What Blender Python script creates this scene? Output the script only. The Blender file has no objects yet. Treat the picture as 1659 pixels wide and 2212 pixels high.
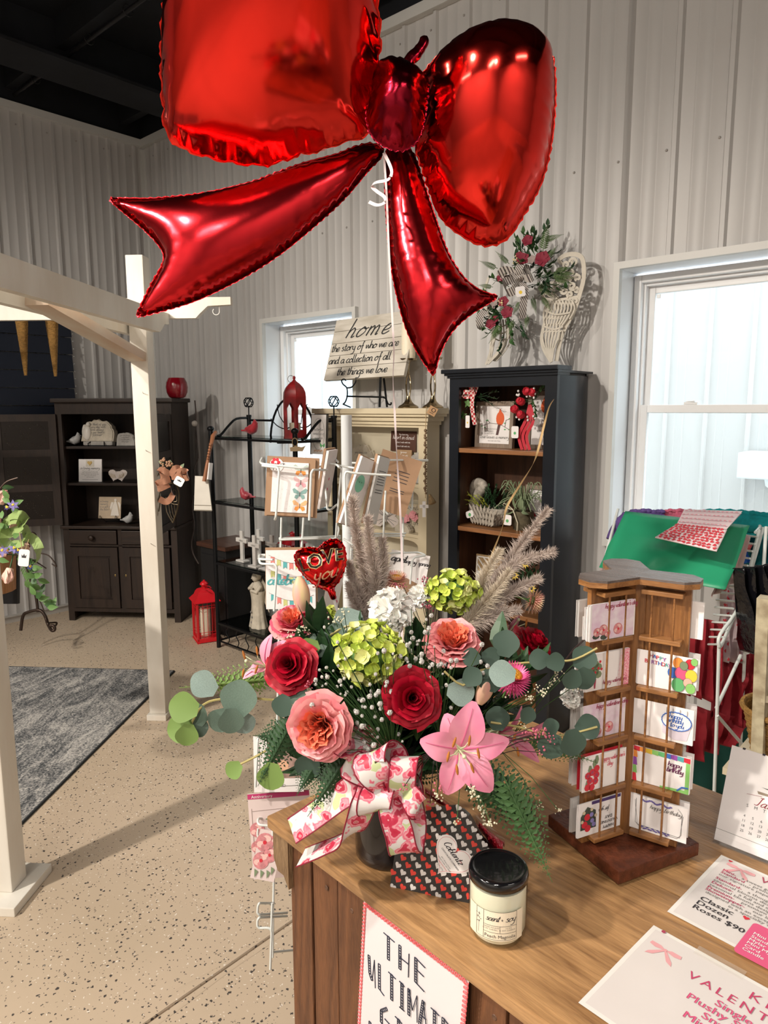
import bpy, bmesh, math, random
from math import sin, cos, radians
from mathutils import Vector, Matrix, geometry, noise
import numpy as np
V = Vector
PI = math.pi
S = bpy.context.scene
COL = S.collection
random.seed(7)
# ------------------------------------------------------------------ camera
W, H, F, HC = 1659, 2212, 1530.0, 1.55
YAW, PITCH, ROLL = radians(42.05), radians(8.4), radians(-0.18)
cam = bpy.data.cameras.new('camera')
cam.sensor_fit = 'HORIZONTAL'; cam.sensor_width = 36; cam.lens = 36 * F / W
cam.clip_start = 0.02; cam.clip_end = 60
camo = bpy.data.objects.new('camera', cam); COL.objects.link(camo)
FWD = V((-sin(YAW) * cos(PITCH), cos(YAW) * cos(PITCH), -sin(PITCH)))
_r = V((cos(YAW), sin(YAW), 0)); _u = _r.cross(FWD)
RT = _r * cos(ROLL) + _u * sin(ROLL); UP = _u * cos(ROLL) - _r * sin(ROLL)
CAM = V((0, 0, HC))
camo.matrix_world = Matrix(((RT.x, UP.x, -FWD.x, 0), (RT.y, UP.y, -FWD.y, 0), (RT.z, UP.z, -FWD.z, HC), (0, 0, 0, 1)))
S.camera = camo
# ------------------------------------------------------------------ world, colour, lamps
S.view_settings.view_transform = 'Standard'; S.view_settings.look = 'None'
S.view_settings.gamma = 1; S.view_settings.use_curve_mapping = False
S.view_settings.exposure = 0.0
w = bpy.data.worlds.new('sky'); S.world = w; w.use_nodes = True
w.node_tree.nodes['Background'].inputs[0].default_value = (0.86, 0.94, 1.0, 1)
w.node_tree.nodes['Background'].inputs[1].default_value = 6.5
def lamp(loc, target, power, col=(1, .91, .80), size=.06, angle=70, blend=.6):
 l = bpy.data.lights.new('spot_lamp', 'SPOT'); l.energy = power; l.color = col
 l.shadow_soft_size = size; l.spot_size = radians(angle); l.spot_blend = blend
 o = bpy.data.objects.new('spot_lamp', l); COL.objects.link(o); o.location = loc
 o.rotation_euler = (V(target) - V(loc)).to_track_quat('-Z', 'Y').to_euler()
 return o
def fill_panel(loc, sx, sy, power, col=(1, .93, .85)):  # unseen area light near the ceiling, added as fill
 l = bpy.data.lights.new('ceiling_fill_panel', 'AREA'); l.shape = 'RECTANGLE'; l.size = sx; l.size_y = sy
 l.energy = power; l.color = col
 o = bpy.data.objects.new('ceiling_fill_panel', l); COL.objects.link(o); o.location = loc
 return o
# track spots on the ceiling behind and to the left of the camera
lamp((-2.35, -1.9, 3.35), (-1.9, 1.3, .4), 520, size=.07, angle=80)
lamp((-3.5, -1.2, 3.35), (-4.2, 2.6, .8), 210, size=.06, angle=75)
lamp((-1.5, -1.5, 3.35), (-3.3, 1.9, .9), 85, size=.05, angle=44, blend=.8)
lamp((-2.9, -.3, 3.35), (-1.9, 3.16, 1.9), 105, size=.04, angle=75)
lamp((-1.15, -.9, 3.35), (-.55, .8, 1.0), 190, size=.05, angle=70)
lamp((.9, -1.6, 3.35), (-.6, 3.1, 2.2), 70, size=.06, angle=80)
fill_panel((.8, -2.4, 3.5), .3, 1.2, 60)
fill_panel((-2.2, -3.4, 3.5), 1.2, .3, 60)
fill_panel((2.2, .6, 3.5), .3, 1.2, 35)
lamp((.2, -2.2, 3.3), (.2, -4.4, 2.3), 430, angle=110)  # added spot, brightens the unseen front wall for the balloon reflections
lamp((1.6, -1.2, 3.3), (3.4, -1.2, 2.0), 260, angle=110)  # added spot, brightens the unseen right wall in the same way
# ------------------------------------------------------------------ picture <-> place
def ray(px, py): return RT * ((px - W / 2) / F) - UP * ((py - H / 2) / F) + FWD
def atD(px, py, d): return CAM + ray(px, py) * d
def atX(px, py, x):
 r = ray(px, py); return CAM + r * (x / r.x)
def atY(px, py, y):
 r = ray(px, py); return CAM + r * (y / r.y)
def atZ(px, py, z):
 r = ray(px, py); return CAM + r * ((z - HC) / r.z)
def frame(right, up, loc):
 r = V(right).normalized(); u = V(up); u = (u - r * u.dot(r)).normalized(); n = r.cross(u)
 return Matrix(((r.x, u.x, n.x, loc[0]), (r.y, u.y, n.y, loc[1]), (r.z, u.z, n.z, loc[2]), (0, 0, 0, 1)))
def zto(direction, loc=(0, 0, 0), roll=0):
 q = V(direction).to_track_quat('Z', 'Y').to_matrix().to_4x4()
 return Matrix.Translation(loc) @ q @ Matrix.Rotation(roll, 4, 'Z')
# ------------------------------------------------------------------ materials
MATS = {}
def mat(name, col, rough=.6, metal=0, n=0, ns=20, n2=None, bump=0, bs=60, trans=0, ior=1.45, stretch=(1, 1, 1), sheen=0, coat=0, sub=0, alpha=1, emis=0, spec=.5):
 if name in MATS: return MATS[name]
 m = bpy.data.materials.new(name); m.use_nodes = True; nt = m.node_tree; b = nt.nodes['Principled BSDF']
 b.inputs['Roughness'].default_value = rough; b.inputs['Metallic'].default_value = metal
 b.inputs['Base Color'].default_value = (*col, 1); b.inputs['IOR'].default_value = ior
 b.inputs['Transmission Weight'].default_value = trans; b.inputs['Coat Weight'].default_value = coat
 b.inputs['Sheen Weight'].default_value = sheen; b.inputs['Alpha'].default_value = alpha
 b.inputs['Specular IOR Level'].default_value = spec
 if sub: b.inputs['Subsurface Weight'].default_value = sub; b.inputs['Subsurface Radius'].default_value = (.02, .01, .01)
 if emis: b.inputs['Emission Color'].default_value = (*col, 1); b.inputs['Emission Strength'].default_value = emis
 L = nt.links.new
 if n or bump:
  tc = nt.nodes.new('ShaderNodeTexCoord'); mp = nt.nodes.new('ShaderNodeMapping'); mp.inputs['Scale'].default_value = stretch
  L(tc.outputs['Object'], mp.inputs[0])
 if n:
  t = nt.nodes.new('ShaderNodeTexNoise'); t.inputs['Scale'].default_value = ns; t.inputs['Detail'].default_value = 5
  L(mp.outputs[0], t.inputs[0]); r = nt.nodes.new('ShaderNodeValToRGB'); L(t.outputs[0], r.inputs[0])
  c2 = n2 or tuple(c * (1 - n) for c in col)
  r.color_ramp.elements[0].color = (*c2, 1); r.color_ramp.elements[1].color = (*col, 1)
  r.color_ramp.elements[0].position = .35; r.color_ramp.elements[1].position = .65
  L(r.outputs[0], b.inputs['Base Color'])
 if bump:
  t = nt.nodes.new('ShaderNodeTexNoise'); t.inputs['Scale'].default_value = bs; t.inputs['Detail'].default_value = 4
  L(mp.outputs[0], t.inputs[0]); k = nt.nodes.new('ShaderNodeBump'); k.inputs['Strength'].default_value = bump; k.inputs['Distance'].default_value = .01
  L(t.outputs[0], k.inputs['Height']); L(k.outputs[0], b.inputs['Normal'])
 MATS[name] = m; return m
def wood(name, c1, c2, axis=0, scale=1, rough=.5, rings=9, bump=.25, c3=None, coat=0):
 """grain running along the given local axis, with broad figure and fine pores"""
 if name in MATS: return MATS[name]
 m = bpy.data.materials.new(name); m.use_nodes = True; nt = m.node_tree; b = nt.nodes['Principled BSDF']; L = nt.links.new
 b.inputs['Roughness'].default_value = rough; b.inputs['Coat Weight'].default_value = coat
 tc = nt.nodes.new('ShaderNodeTexCoord'); mp = nt.nodes.new('ShaderNodeMapping')
 s = [1.0, 1.0, 1.0]; s[axis] = .12; mp.inputs['Scale'].default_value = [x * scale for x in s]
 oi = nt.nodes.new('ShaderNodeObjectInfo'); ad = nt.nodes.new('ShaderNodeVectorMath'); ml = nt.nodes.new('ShaderNodeVectorMath'); ml.operation = 'SCALE'
 ml.inputs[0].default_value = (3.1, 5.3, 7.7); L(oi.outputs['Random'], ml.inputs['Scale'])
 L(tc.outputs['Object'], ad.inputs[0]); L(ml.outputs[0], ad.inputs[1]); L(ad.outputs[0], mp.inputs[0])
 t = nt.nodes.new('ShaderNodeTexNoise'); t.inputs['Scale'].default_value = rings; t.inputs['Detail'].default_value = 2; t.inputs['Distortion'].default_value = .7
 L(mp.outputs[0], t.inputs[0])
 mu = nt.nodes.new('ShaderNodeMath'); mu.operation = 'MULTIPLY'; mu.inputs[1].default_value = 11; L(t.outputs[0], mu.inputs[0])
 fr = nt.nodes.new('ShaderNodeMath'); fr.operation = 'PINGPONG'; fr.inputs[1].default_value = 1; L(mu.outputs[0], fr.inputs[0])
 f = nt.nodes.new('ShaderNodeTexNoise'); f.inputs['Scale'].default_value = rings * 24; f.inputs['Detail'].default_value = 4
 L(mp.outputs[0], f.inputs[0])
 ma = nt.nodes.new('ShaderNodeMath'); ma.operation = 'MULTIPLY_ADD'; ma.inputs[1].default_value = .42; L(fr.outputs[0], ma.inputs[0])
 m2 = nt.nodes.new('ShaderNodeMath'); m2.operation = 'MULTIPLY'; m2.inputs[1].default_value = .85; L(f.outputs[0], m2.inputs[0]); L(m2.outputs[0], ma.inputs[2])
 r = nt.nodes.new('ShaderNodeValToRGB'); L(ma.outputs[0], r.inputs[0])
 r.color_ramp.elements[0].color = (*c1, 1); r.color_ramp.elements[1].color = (*c2, 1); r.color_ramp.elements[0].position = .12; r.color_ramp.elements[1].position = .95
 L(r.outputs[0], b.inputs['Base Color'])
 k = nt.nodes.new('ShaderNodeBump'); k.inputs['Strength'].default_value = bump; k.inputs['Distance'].default_value = .004
 L(ma.outputs[0], k.inputs['Height']); L(k.outputs[0], b.inputs['Normal'])
 MATS[name] = m; return m
# ------------------------------------------------------------------ objects
INV = {}
def tag(o, label=None, cat=None, group=None, kind=None):
 if label: o['label'] = label
 if cat: o['category'] = cat
 if group: o['group'] = group
 if kind: o['kind'] = kind
 return o
def thing(name, label, cat, M=None, group=None, kind=None):
 if M is None: M = Matrix.Identity(4)
 elif not isinstance(M, Matrix): M = Matrix.Translation(M)
 o = bpy.data.objects.new(name, None); COL.objects.link(o); o.matrix_world = M; o.empty_display_size = .05
 INV[o.name] = M.inverted(); return tag(o, label, cat, group, kind)
def link(name, me, parent=None, M=None, label=None, kind=None):
 o = bpy.data.objects.new(name, me); COL.objects.link(o)
 if parent: o.parent = parent
 if M is not None: o.matrix_local = M
 if label: o['label'] = label
 if kind: o['kind'] = kind
 return o
def copy_tree(o, parent=None):
 c = o.copy(); COL.objects.link(c)
 if parent: c.parent = parent
 for ch in list(o.children): copy_tree(ch, c)
 return c
class MB:
 """collects faces; build() links them as one mesh object"""
 def __init__(s): s.v = []; s.f = []; s.m = []; s.cur = 0; s.M = None; s.mats = []; s.uv = {}
 def use(s, m):
  if m not in s.mats: s.mats.append(m)
  s.cur = s.mats.index(m); return s
 def add(s, vs, fs, M=None):
  n = len(s.v); A = s.M
  for p in vs:
   p = V(p)
   if M is not None: p = M @ p
   if A is not None: p = A @ p
   s.v.append(p)
  for f in fs: s.f.append([i + n for i in f]); s.m.append(s.cur)
  return s
 def box(s, c, d, M=None, bev=0):
  x, y, z = d[0] / 2, d[1] / 2, d[2] / 2; c = V(c)
  if bev and min(x, y, z) > bev * 1.2:
   bm = bmesh.new(); bmesh.ops.create_cube(bm, size=1)
   for q in bm.verts: q.co = V((q.co.x * d[0], q.co.y * d[1], q.co.z * d[2])) + c
   bmesh.ops.bevel(bm, geom=bm.edges[:], offset=bev, segments=2, affect='EDGES', profile=.6)
   bm.verts.index_update()
   s.add([q.co.copy() for q in bm.verts], [[q.index for q in f.verts] for f in bm.faces], M); bm.free(); return s
  vs = [c + V((a * x, b * y, e * z)) for a in (-1, 1) for b in (-1, 1) for e in (-1, 1)]
  return s.add(vs, [(0, 1, 3, 2), (4, 6, 7, 5), (0, 4, 5, 1), (2, 3, 7, 6), (0, 2, 6, 4), (1, 5, 7, 3)], M)
 def span(s, a, b, bev=0, M=None):
  a = V(a); b = V(b); return s.box((a + b) / 2, [abs(q) for q in (b - a)], M, bev)
 def bar(s, p, q, w, t, up=(0, 0, 1), bev=0):
  p = V(p); q = V(q); d = q - p; up = V(up)
  if abs(d.normalized().dot(up)) > .99: up = V((0, 1, 0))
  M = frame(d, up, (p + q) / 2); return s.box((0, 0, 0), (d.length, w, t), M, bev)
 def tube(s, pts, r, n=8, caps=True, closed=False, M=None, flat=1):
  pts = [V(p) for p in pts]; k = len(pts); rr = r if isinstance(r, (list, tuple)) else [r] * k
  vs = []; fs = []; t0 = (pts[1] - pts[0]).normalized(); a = t0.orthogonal().normalized()
  for i, p in enumerate(pts):
   if closed: t = (pts[(i + 1) % k] - pts[i - 1])
   else: t = (pts[min(i + 1, k - 1)] - pts[max(i - 1, 0)])
   t = t.normalized() if t.length > 1e-9 else t0
   a = a - t * a.dot(t)
   a = a.normalized() if a.length > 1e-6 else t.orthogonal().normalized()
   b = t.cross(a)
   for j in range(n):
    th = 2 * PI * j / n; vs.append(p + (a * cos(th) + b * sin(th) * flat) * rr[i])
  for i in range(k if closed else k - 1):
   for j in range(n):
    A = i * n + j; B = i * n + (j + 1) % n; C2 = ((i + 1) % k) * n + (j + 1) % n; D2 = ((i + 1) % k) * n + j
    fs.append((A, B, C2, D2))
  if caps and not closed: fs.append(list(range(n))[::-1]); fs.append([(k - 1) * n + j for j in range(n)])
  return s.add(vs, fs, M)
 def lathe(s, prof, n=20, M=None, cap=True):
  vs = []; fs = []
  for r, z in prof:
   for j in range(n): th = 2 * PI * j / n; vs.append((r * cos(th), r * sin(th), z))
  for i in range(len(prof) - 1):
   for j in range(n): fs.append((i * n + j, i * n + (j + 1) % n, (i + 1) * n + (j + 1) % n, (i + 1) * n + j))
  if cap:
   if prof[0][0] > 1e-6: fs.append(list(range(n))[::-1])
   if prof[-1][0] > 1e-6: fs.append([(len(prof) - 1) * n + j for j in range(n)])
  return s.add(vs, fs, M)
 def prism(s, poly, z0, z1, M=None, side=True):
  n = len(poly); vs = [(p[0], p[1], z0) for p in poly] + [(p[0], p[1], z1) for p in poly]
  ar = sum(poly[i][0] * poly[(i + 1) % n][1] - poly[(i + 1) % n][0] * poly[i][1] for i in range(n))
  tri = geometry.tessellate_polygon([[V((p[0], p[1], 0)) for p in poly]])
  fs = []
  for t in tri:
   a, b, c = t; A = (poly[b][0] - poly[a][0]) * (poly[c][1] - poly[a][1]) - (poly[c][0] - poly[a][0]) * (poly[b][1] - poly[a][1])
   if A < 0: t = (a, c, b)
   fs.append([i + n for i in t]); 
   if side: fs.append([t[0], t[2], t[1]])
  if side:
   for i in range(n):
    j = (i + 1) % n; fs.append((i, j, j + n, i + n) if ar > 0 else (j, i, i + n, j + n))
  return s.add(vs, fs, M)
 def flat(s, poly, z=0, M=None): return s.prism(poly, z - .0001, z, M, side=False)
 def ball(s, c, r, n=8, m=6, M=None, sq=(1, 1, 1)):
  vs = []; fs = []; c = V(c)
  for i in range(m + 1):
   ph = PI * i / m
   for j in range(n): th = 2 * PI * j / n; vs.append(c + V((r * sin(ph) * cos(th) * sq[0], r * sin(ph) * sin(th) * sq[1], r * cos(ph) * sq[2])))
  for i in range(m):
   for j in range(n): fs.append((i * n + j, (i + 1) * n + j, (i + 1) * n + (j + 1) % n, i * n + (j + 1) % n))
  return s.add(vs, fs, M)
 def grid(s, fn, nu, nv, M=None, close=False):
  vs = [fn(i / nu, j / nv) for i in range(nu + 1) for j in range(nv + 1)]; fs = []
  for i in range(nu):
   for j in range(nv): a = i * (nv + 1) + j; fs.append((a, a + nv + 1, a + nv + 2, a + 1))
  return s.add(vs, fs, M)
 def mesh(s, name, m=None, smooth=True):
  me = bpy.data.meshes.new(name); me.from_pydata([tuple(p) for p in s.v], [], s.f)
  ms = s.mats if s.mats else [m]
  for q in ms: me.materials.append(q)
  if s.mats: me.polygons.foreach_set('material_index', s.m)
  if smooth:
   me.polygons.foreach_set('use_smooth', [True] * len(me.polygons))
   if smooth == 'auto' or smooth is True:
    try: me.set_sharp_from_angle(angle=radians(35 if smooth == 'auto' else 60))
    except Exception: pass
  me.update(); return me
 def build(s, name, m=None, parent=None, smooth=False, world=False, label=None, kind=None, M=None):
  if world and parent is not None:
   I = INV[parent.name]; s.v = [I @ p for p in s.v]
  return link(name, s.mesh(name, m, smooth), parent, M, label, kind)
def solid(o, t, off=-1):
 md = o.modifiers.new('thickness', 'SOLIDIFY'); md.thickness = t; md.offset = off; return o
def P(name, m, parent, fn, smooth=False, **k):
 b = MB(); fn(b); return b.build(name, m, parent, smooth, **k)
def arc(c, r, a0, a1, n, ax=0, ay=2):
 out = []
 for i in range(n + 1):
  a = a0 + (a1 - a0) * i / n; p = [c[0], c[1], c[2]]; p[ax] += r * cos(a); p[ay] += r * sin(a); out.append(V(p))
 return out
def smooth_path(pts, k=4):
 pts = [V(p) for p in pts]; out = []
 for i in range(len(pts) - 1):
  a = pts[max(i - 1, 0)]; b = pts[i]; c = pts[i + 1]; d = pts[min(i + 2, len(pts) - 1)]
  for j in range(k):
   t = j / k; out.append(.5 * ((2 * b) + (c - a) * t + (2 * a - 5 * b + 4 * c - d) * t * t + (3 * b - a - 3 * c + d) * t ** 3))
 out.append(pts[-1]); return out
def circ(c, r, n=14, ry=None, a0=0): return [(c[0] + r * cos(a0 + 2 * PI * i / n), c[1] + (ry or r) * sin(a0 + 2 * PI * i / n)) for i in range(n)]
def heart(c, s, rot=0, n=20):
 out = []
 for i in range(n):
  t = 2 * PI * i / n; x = 16 * sin(t) ** 3; y = 13 * cos(t) - 5 * cos(2 * t) - 2 * cos(3 * t) - cos(4 * t)
  x *= s / 32; y = (y + 2) * s / 32; out.append((c[0] + x * cos(rot) - y * sin(rot), c[1] + x * sin(rot) + y * cos(rot)))
 return out
# ------------------------------------------------------------------ lettering
GL = {'a': ('a', '8e5g1d19487b8g88b9'), 'b': ('9', '1k3o2g18488b7f4g1d'), 'c': ('8', '8e5g1d19488a'), 'd': ('a', '8e5g1d19488c8o8c88b9'), 'e': ('8', '1b6c7f4g1d19488a'),
  'f': ('7', '7m5o4k4840/1f7f'), 'g': ('a', '8e5g1d19488c8g834001'), 'h': ('9', '1o18/1c4g7e78a9'), 'i': ('4', '1g1848/1j2k'), 'j': ('5', '3g3300/3j4k'), 'k': ('8', '1o18/7g1c88'),
  'l': ('5', '1o1a3858'), 'm': ('d', '1g181c4g6d686c9gbdb8d9'), 'n': ('9', '1g181c4g7e78a9'), 'o': ('9', '5g1d19488b8e5g7eaf'), 'p': ('9', '1g10/1d5g8d8a5819'),
  'r': ('7', '1g181c4g7f'), 's': ('7', '6f3g1e6b4809'), 't': ('7', '3m394869/0h6h'), 'u': ('a', '1g19487b7g78a9'), 'v': ('8', '1g488g'), 'w': ('c', '1g386g98cg'),
  'y': ('9', '1g1b497b7g732001'), 'z': ('8', '1g7g1878'), 'V': ('a', '0o58ao'), 'H': ('b', '1o18/9o98/1h9h'), 'D': ('b', '1o1859aeam5o1o'), 'J': ('a', '3o9o7o7a3819'), 'B': ('a', '1o18/1o7m1h8d7918'),
  'I': ('5', '2o28'), 'L': ('9', '1o1888'), 'C': ('a', '9l5o1i1b589b'), "'": ('4', '2o1k'), '+': ('c', '2cac/6g68'), '.': ('3', '1828'), 'M': ('e', '181o68bob8'), 'A': ('b', '085oa8/2d8d'), '!': ('4', '2o2c/2928')}
BASE = '0123456789abcdefghijklmnopqrstuvwxyz'
def script(mb, text, x, y, h, wd, slant=.25, sp=1.0, center=False, M=None, z=0, thick=False):
 """cursive strokes; h = x-height, wd = pen width"""
 u = h / 8; tot = sum((BASE.index(GL[c][0]) if c in GL else 6) for c in text) * u * sp
 if center: x -= tot / 2
 for ch in text:
  if ch in GL:
   wch, st = GL[ch]
   for k in st.split('/'):
    pts = [((BASE.index(k[i])) * u, (BASE.index(k[i + 1]) - 8) * u) for i in range(0, len(k) - 1, 2)]
    pts = [V((x + a + b * slant, y + b, 0)) for a, b in pts]; pts = smooth_path(pts, 3)
    vs = []; fs = []
    for i, p in enumerate(pts):
     t = pts[min(i + 1, len(pts) - 1)] - pts[max(i - 1, 0)]; t = t.normalized() if t.length > 1e-9 else V((1, 0, 0))
     nrm = V((-t.y, t.x, 0)); w2 = wd / 2 * (1 + .55 * max(0, -t.y))
     vs += [p + nrm * w2 + V((0, 0, z)), p - nrm * w2 + V((0, 0, z))]
     if i: a = 2 * i; fs.append((a - 2, a - 1, a + 1, a))
    mb.add(vs, fs, M)
   x += BASE.index(wch) * u * sp
  else: x += 6 * u * sp
 return x
TXT = {}
def block(mb, text, x, y, size, align='LEFT', M=None, z=0, shear=0, bold=0, sx=1, spacing=1):
 if 0 < bold < .03:
  for dx in (-1, 1): block(mb, text, x + dx * .018 * size, y, size, align, M, z + .00004 * (dx + 1), shear, 0, sx, spacing)
  bold = 0
 key = (text, align, shear, bold, spacing)
 if key not in TXT:
  c = bpy.data.curves.new('lettering', 'FONT'); c.body = text; c.size = 1; c.align_x = align; c.shear = shear; c.offset = bold; c.space_character = spacing; c.resolution_u = 2
  o = bpy.data.objects.new('lettering', c); me = bpy.data.meshes.new_from_object(o)
  TXT[key] = ([q.co.copy() for q in me.vertices], [list(p.vertices) for p in me.polygons])
  bpy.data.objects.remove(o); bpy.data.meshes.remove(me); bpy.data.curves.remove(c)
 vs, fs = TXT[key]
 if sx == 'serif': sx = 1
 mb.add([V((x + p.x * size * sx, y + p.y * size, z)) for p in vs], fs, M)
def serif_line(mb, text, x, y, size, **k): block(mb, text, x, y, size, **k)
WHITE = mat('white_paint', (.80, .78, .74), .45); PAPER = mat('white_paper', (.86, .83, .82), .55); INK = mat('dark_ink', (.035, .03, .035), .6)
GREY_INK = mat('grey_ink', (.2, .19, .18), .6); RED = mat('red_ink', (.62, .03, .05), .5); PINK = mat('pink_ink', (.68, .10, .22), .7); KRAFT = mat('kraft_paper', (.36, .22, .13), .8, n=.1)
BLACK_METAL = mat('black_iron', (.012, .013, .015), .35, .6); GREEN_INK = mat('green_ink', (.12, .42, .16), .5); BLUE_INK = mat('blue_ink', (.05, .15, .5), .5)
YELLOW_INK = mat('yellow_ink', (.85, .6, .06), .5); ORANGE_INK = mat('orange_ink', (.85, .3, .06), .5); TEAL_INK = mat('teal_ink', (.1, .4, .42), .5)
def clear(name, tint=(1, 1, 1), rough=.02):
 m = bpy.data.materials.new(name); m.use_nodes = True; nt = m.node_tree; nt.nodes.clear(); n = nt.nodes.new; L = nt.links.new
 o = n('ShaderNodeOutputMaterial'); x = n('ShaderNodeMixShader'); lw = n('ShaderNodeLayerWeight'); lw.inputs[0].default_value = .5; pw = n('ShaderNodeMath'); pw.operation = 'POWER'; pw.inputs[1].default_value = 5; L(lw.outputs['Facing'], pw.inputs[0]); f = n('ShaderNodeMath'); f.operation = 'MULTIPLY_ADD'; f.inputs[1].default_value = .9; f.inputs[2].default_value = .035; L(pw.outputs[0], f.inputs[0]); t = n('ShaderNodeBsdfTransparent'); t.inputs[0].default_value = (*tint, 1); g = n('ShaderNodeBsdfGlossy'); g.inputs['Roughness'].default_value = rough
 L(f.outputs[0], x.inputs[0]); L(t.outputs[0], x.inputs[1]); L(g.outputs[0], x.inputs[2]); L(x.outputs[0], o.inputs[0]); MATS[name] = m; return m
GLASS = clear('clear_glass', (.97, .99, .985))
# ================================================================== THE ROOM
XL, YB, XR, YF, ZT = -5.41, 3.165, 3.4, -4.4, 3.6
STEEL = mat('ribbed_steel_white', (.53, .52, .51), .42, n=.04, ns=2.0, bump=.03, bs=3)
TRIM = mat('white_trim', (.62, .62, .60), .4)
DARKCEIL = mat('black_ceiling', (.010, .012, .017), .8, n=.5, ns=4)
def structure(name, M=None):
 o = bpy.data.objects.new(name, None); COL.objects.link(o); o['kind'] = 'structure'
 if M is not None: o.matrix_world = M
 INV[o.name] = (M or Matrix.Identity(4)).inverted(); return o
def floor_mat():
 m = bpy.data.materials.new('speckled_epoxy_floor'); m.use_nodes = True; nt = m.node_tree; b = nt.nodes['Principled BSDF']; L = nt.links.new
 b.inputs['Roughness'].default_value = .5
 tc = nt.nodes.new('ShaderNodeTexCoord')
 big = nt.nodes.new('ShaderNodeTexNoise'); big.inputs['Scale'].default_value = 1.3; big.inputs['Detail'].default_value = 6; L(tc.outputs['Object'], big.inputs[0])
 r = nt.nodes.new('ShaderNodeValToRGB'); L(big.outputs[0], r.inputs[0])
 r.color_ramp.elements[0].color = (.50, .40, .29, 1); r.color_ramp.elements[1].color = (.60, .48, .36, 1); r.color_ramp.elements[0].position = .3; r.color_ramp.elements[1].position = .7
 last = r.outputs[0]
 for sc, th, col, seed, den in ((75, .30, (.06, .052, .048), 0, .80), (115, .26, (.09, .075, .065), 7, .74), (95, .22, (.80, .74, .66), 3, .80)):
  mp = nt.nodes.new('ShaderNodeMapping'); mp.inputs['Location'].default_value = (seed, seed * 2, 0); L(tc.outputs['Object'], mp.inputs[0])
  wn = nt.nodes.new('ShaderNodeTexNoise'); wn.inputs['Scale'].default_value = 160; L(mp.outputs[0], wn.inputs[0])
  mx = nt.nodes.new('ShaderNodeMixRGB'); mx.blend_type = 'LINEAR_LIGHT'; mx.inputs[0].default_value = .006; L(mp.outputs[0], mx.inputs[1]); L(wn.outputs['Color'], mx.inputs[2])
  v = nt.nodes.new('ShaderNodeTexVoronoi'); v.inputs['Scale'].default_value = sc; v.inputs['Randomness'].default_value = 1; L(mx.outputs[0], v.inputs[0])
  d = nt.nodes.new('ShaderNodeMath'); d.operation = 'LESS_THAN'; d.inputs[1].default_value = th; L(v.outputs['Distance'], d.inputs[0])
  s = nt.nodes.new('ShaderNodeSeparateColor'); L(v.outputs['Color'], s.inputs[0])
  g = nt.nodes.new('ShaderNodeMath'); g.operation = 'GREATER_THAN'; g.inputs[1].default_value = den; L(s.outputs[0], g.inputs[0])
  a = nt.nodes.new('ShaderNodeMath'); a.operation = 'MULTIPLY'; L(d.outputs[0], a.inputs[0]); L(g.outputs[0], a.inputs[1])
  q = nt.nodes.new('ShaderNodeMixRGB'); L(a.outputs[0], q.inputs[0]); L(last, q.inputs[1]); q.inputs[2].default_value = (*col, 1); last = q.outputs[0]
 L(last, b.inputs['Base Color'])
 return m
EPOXY = floor_mat(); JOINT = mat('joint_sealant', (.30, .22, .16), .8, n=.3, ns=30)
fl = structure('floor')
P('joint_bed', JOINT, fl, lambda b: b.span((XL, YF, -.05), (XR, YB, -.006)))
xs = [XL, -1.52, 1.5, XR]; ys = [YF, -.6, YB]
for i in range(3):
 for j in range(2):
  P('floor_slab', EPOXY, fl, lambda b: b.span((xs[i] + (.003 if i else 0), ys[j] + (.006 if j else 0), -.04), (xs[i + 1] - (.003 if i < 2 else 0), ys[j + 1] - (.006 if j < 1 else 0), 0), .004))
def rough_edge(b):
 for sgn in (1, -1):
  vs = []; fs = []
  for i in range(120):
   y = -2 + i * .035; wv = .012 + .03 * max(0, noise.noise(V((y * 3, 4 * sgn, 0))) + .1)
   vs += [(-1.52 + sgn * .005, y, .001), (-1.52 + sgn * (.005 + wv * .5), y, .004 + .003 * noise.noise(V((y * 40, sgn, 3)))), (-1.52 + sgn * (.005 + wv), y, .0005)]
   if i: a = 3 * i; fs += [(a - 3, a - 2, a + 1, a), (a - 2, a - 1, a + 2, a + 1)]
  b.add(vs, fs)
P('worn_joint_edge', EPOXY, fl, rough_edge, True)
def rib_prof(a, b, step=.212, off=0.0):
 """(position, relief) along a ribbed steel wall"""
 k0 = math.floor((a - off) / step) - 1; pts = []
 for k in range(k0, k0 + int((b - a) / step) + 4):
  c = off + k * step
  pts += [(c - .017, 0), (c - .009, .016), (c + .009, .016), (c + .017, 0)]
  for m in (.075, .137): pts += [(c + m - .006, 0), (c + m - .003, .0018), (c + m + .003, .0018), (c + m + .006, 0)]
 out = [(a, 0)] + [p for p in pts if a < p[0] < b] + [(b, 0)]; return out
def wall_panel(parent, ax, base, nrm, a, b, z0, z1):
 """ax 0: wall along x, at y=base; ax 1: along y, at x=base; nrm: direction into room"""
 off = .066 if ax == 0 else .11
 def fn(m):
  pr = rib_prof(a, b, off=off); vs = []; fs = []
  for s, d in pr:
   for z in (z0, z1): vs.append((s, base + nrm * d, z) if ax == 0 else (base + nrm * d, s, z))
  for i in range(len(pr) - 1):
   q = (2 * i, 2 * i + 2, 2 * i + 3, 2 * i + 1); fs.append(q if (ax == 0) == (nrm < 0) else q[::-1])
  n = len(vs); bk = base - nrm * .01
  vs += [(a, bk, z0), (b, bk, z0), (b, bk, z1), (a, bk, z1)] if ax == 0 else [(bk, a, z0), (bk, b, z0), (bk, b, z1), (bk, a, z1)]
  fs.append((n, n + 3, n + 2, n + 1)); m.add(vs, fs)
 return P('wall_panel', STEEL, parent, fn, 'auto')
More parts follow.
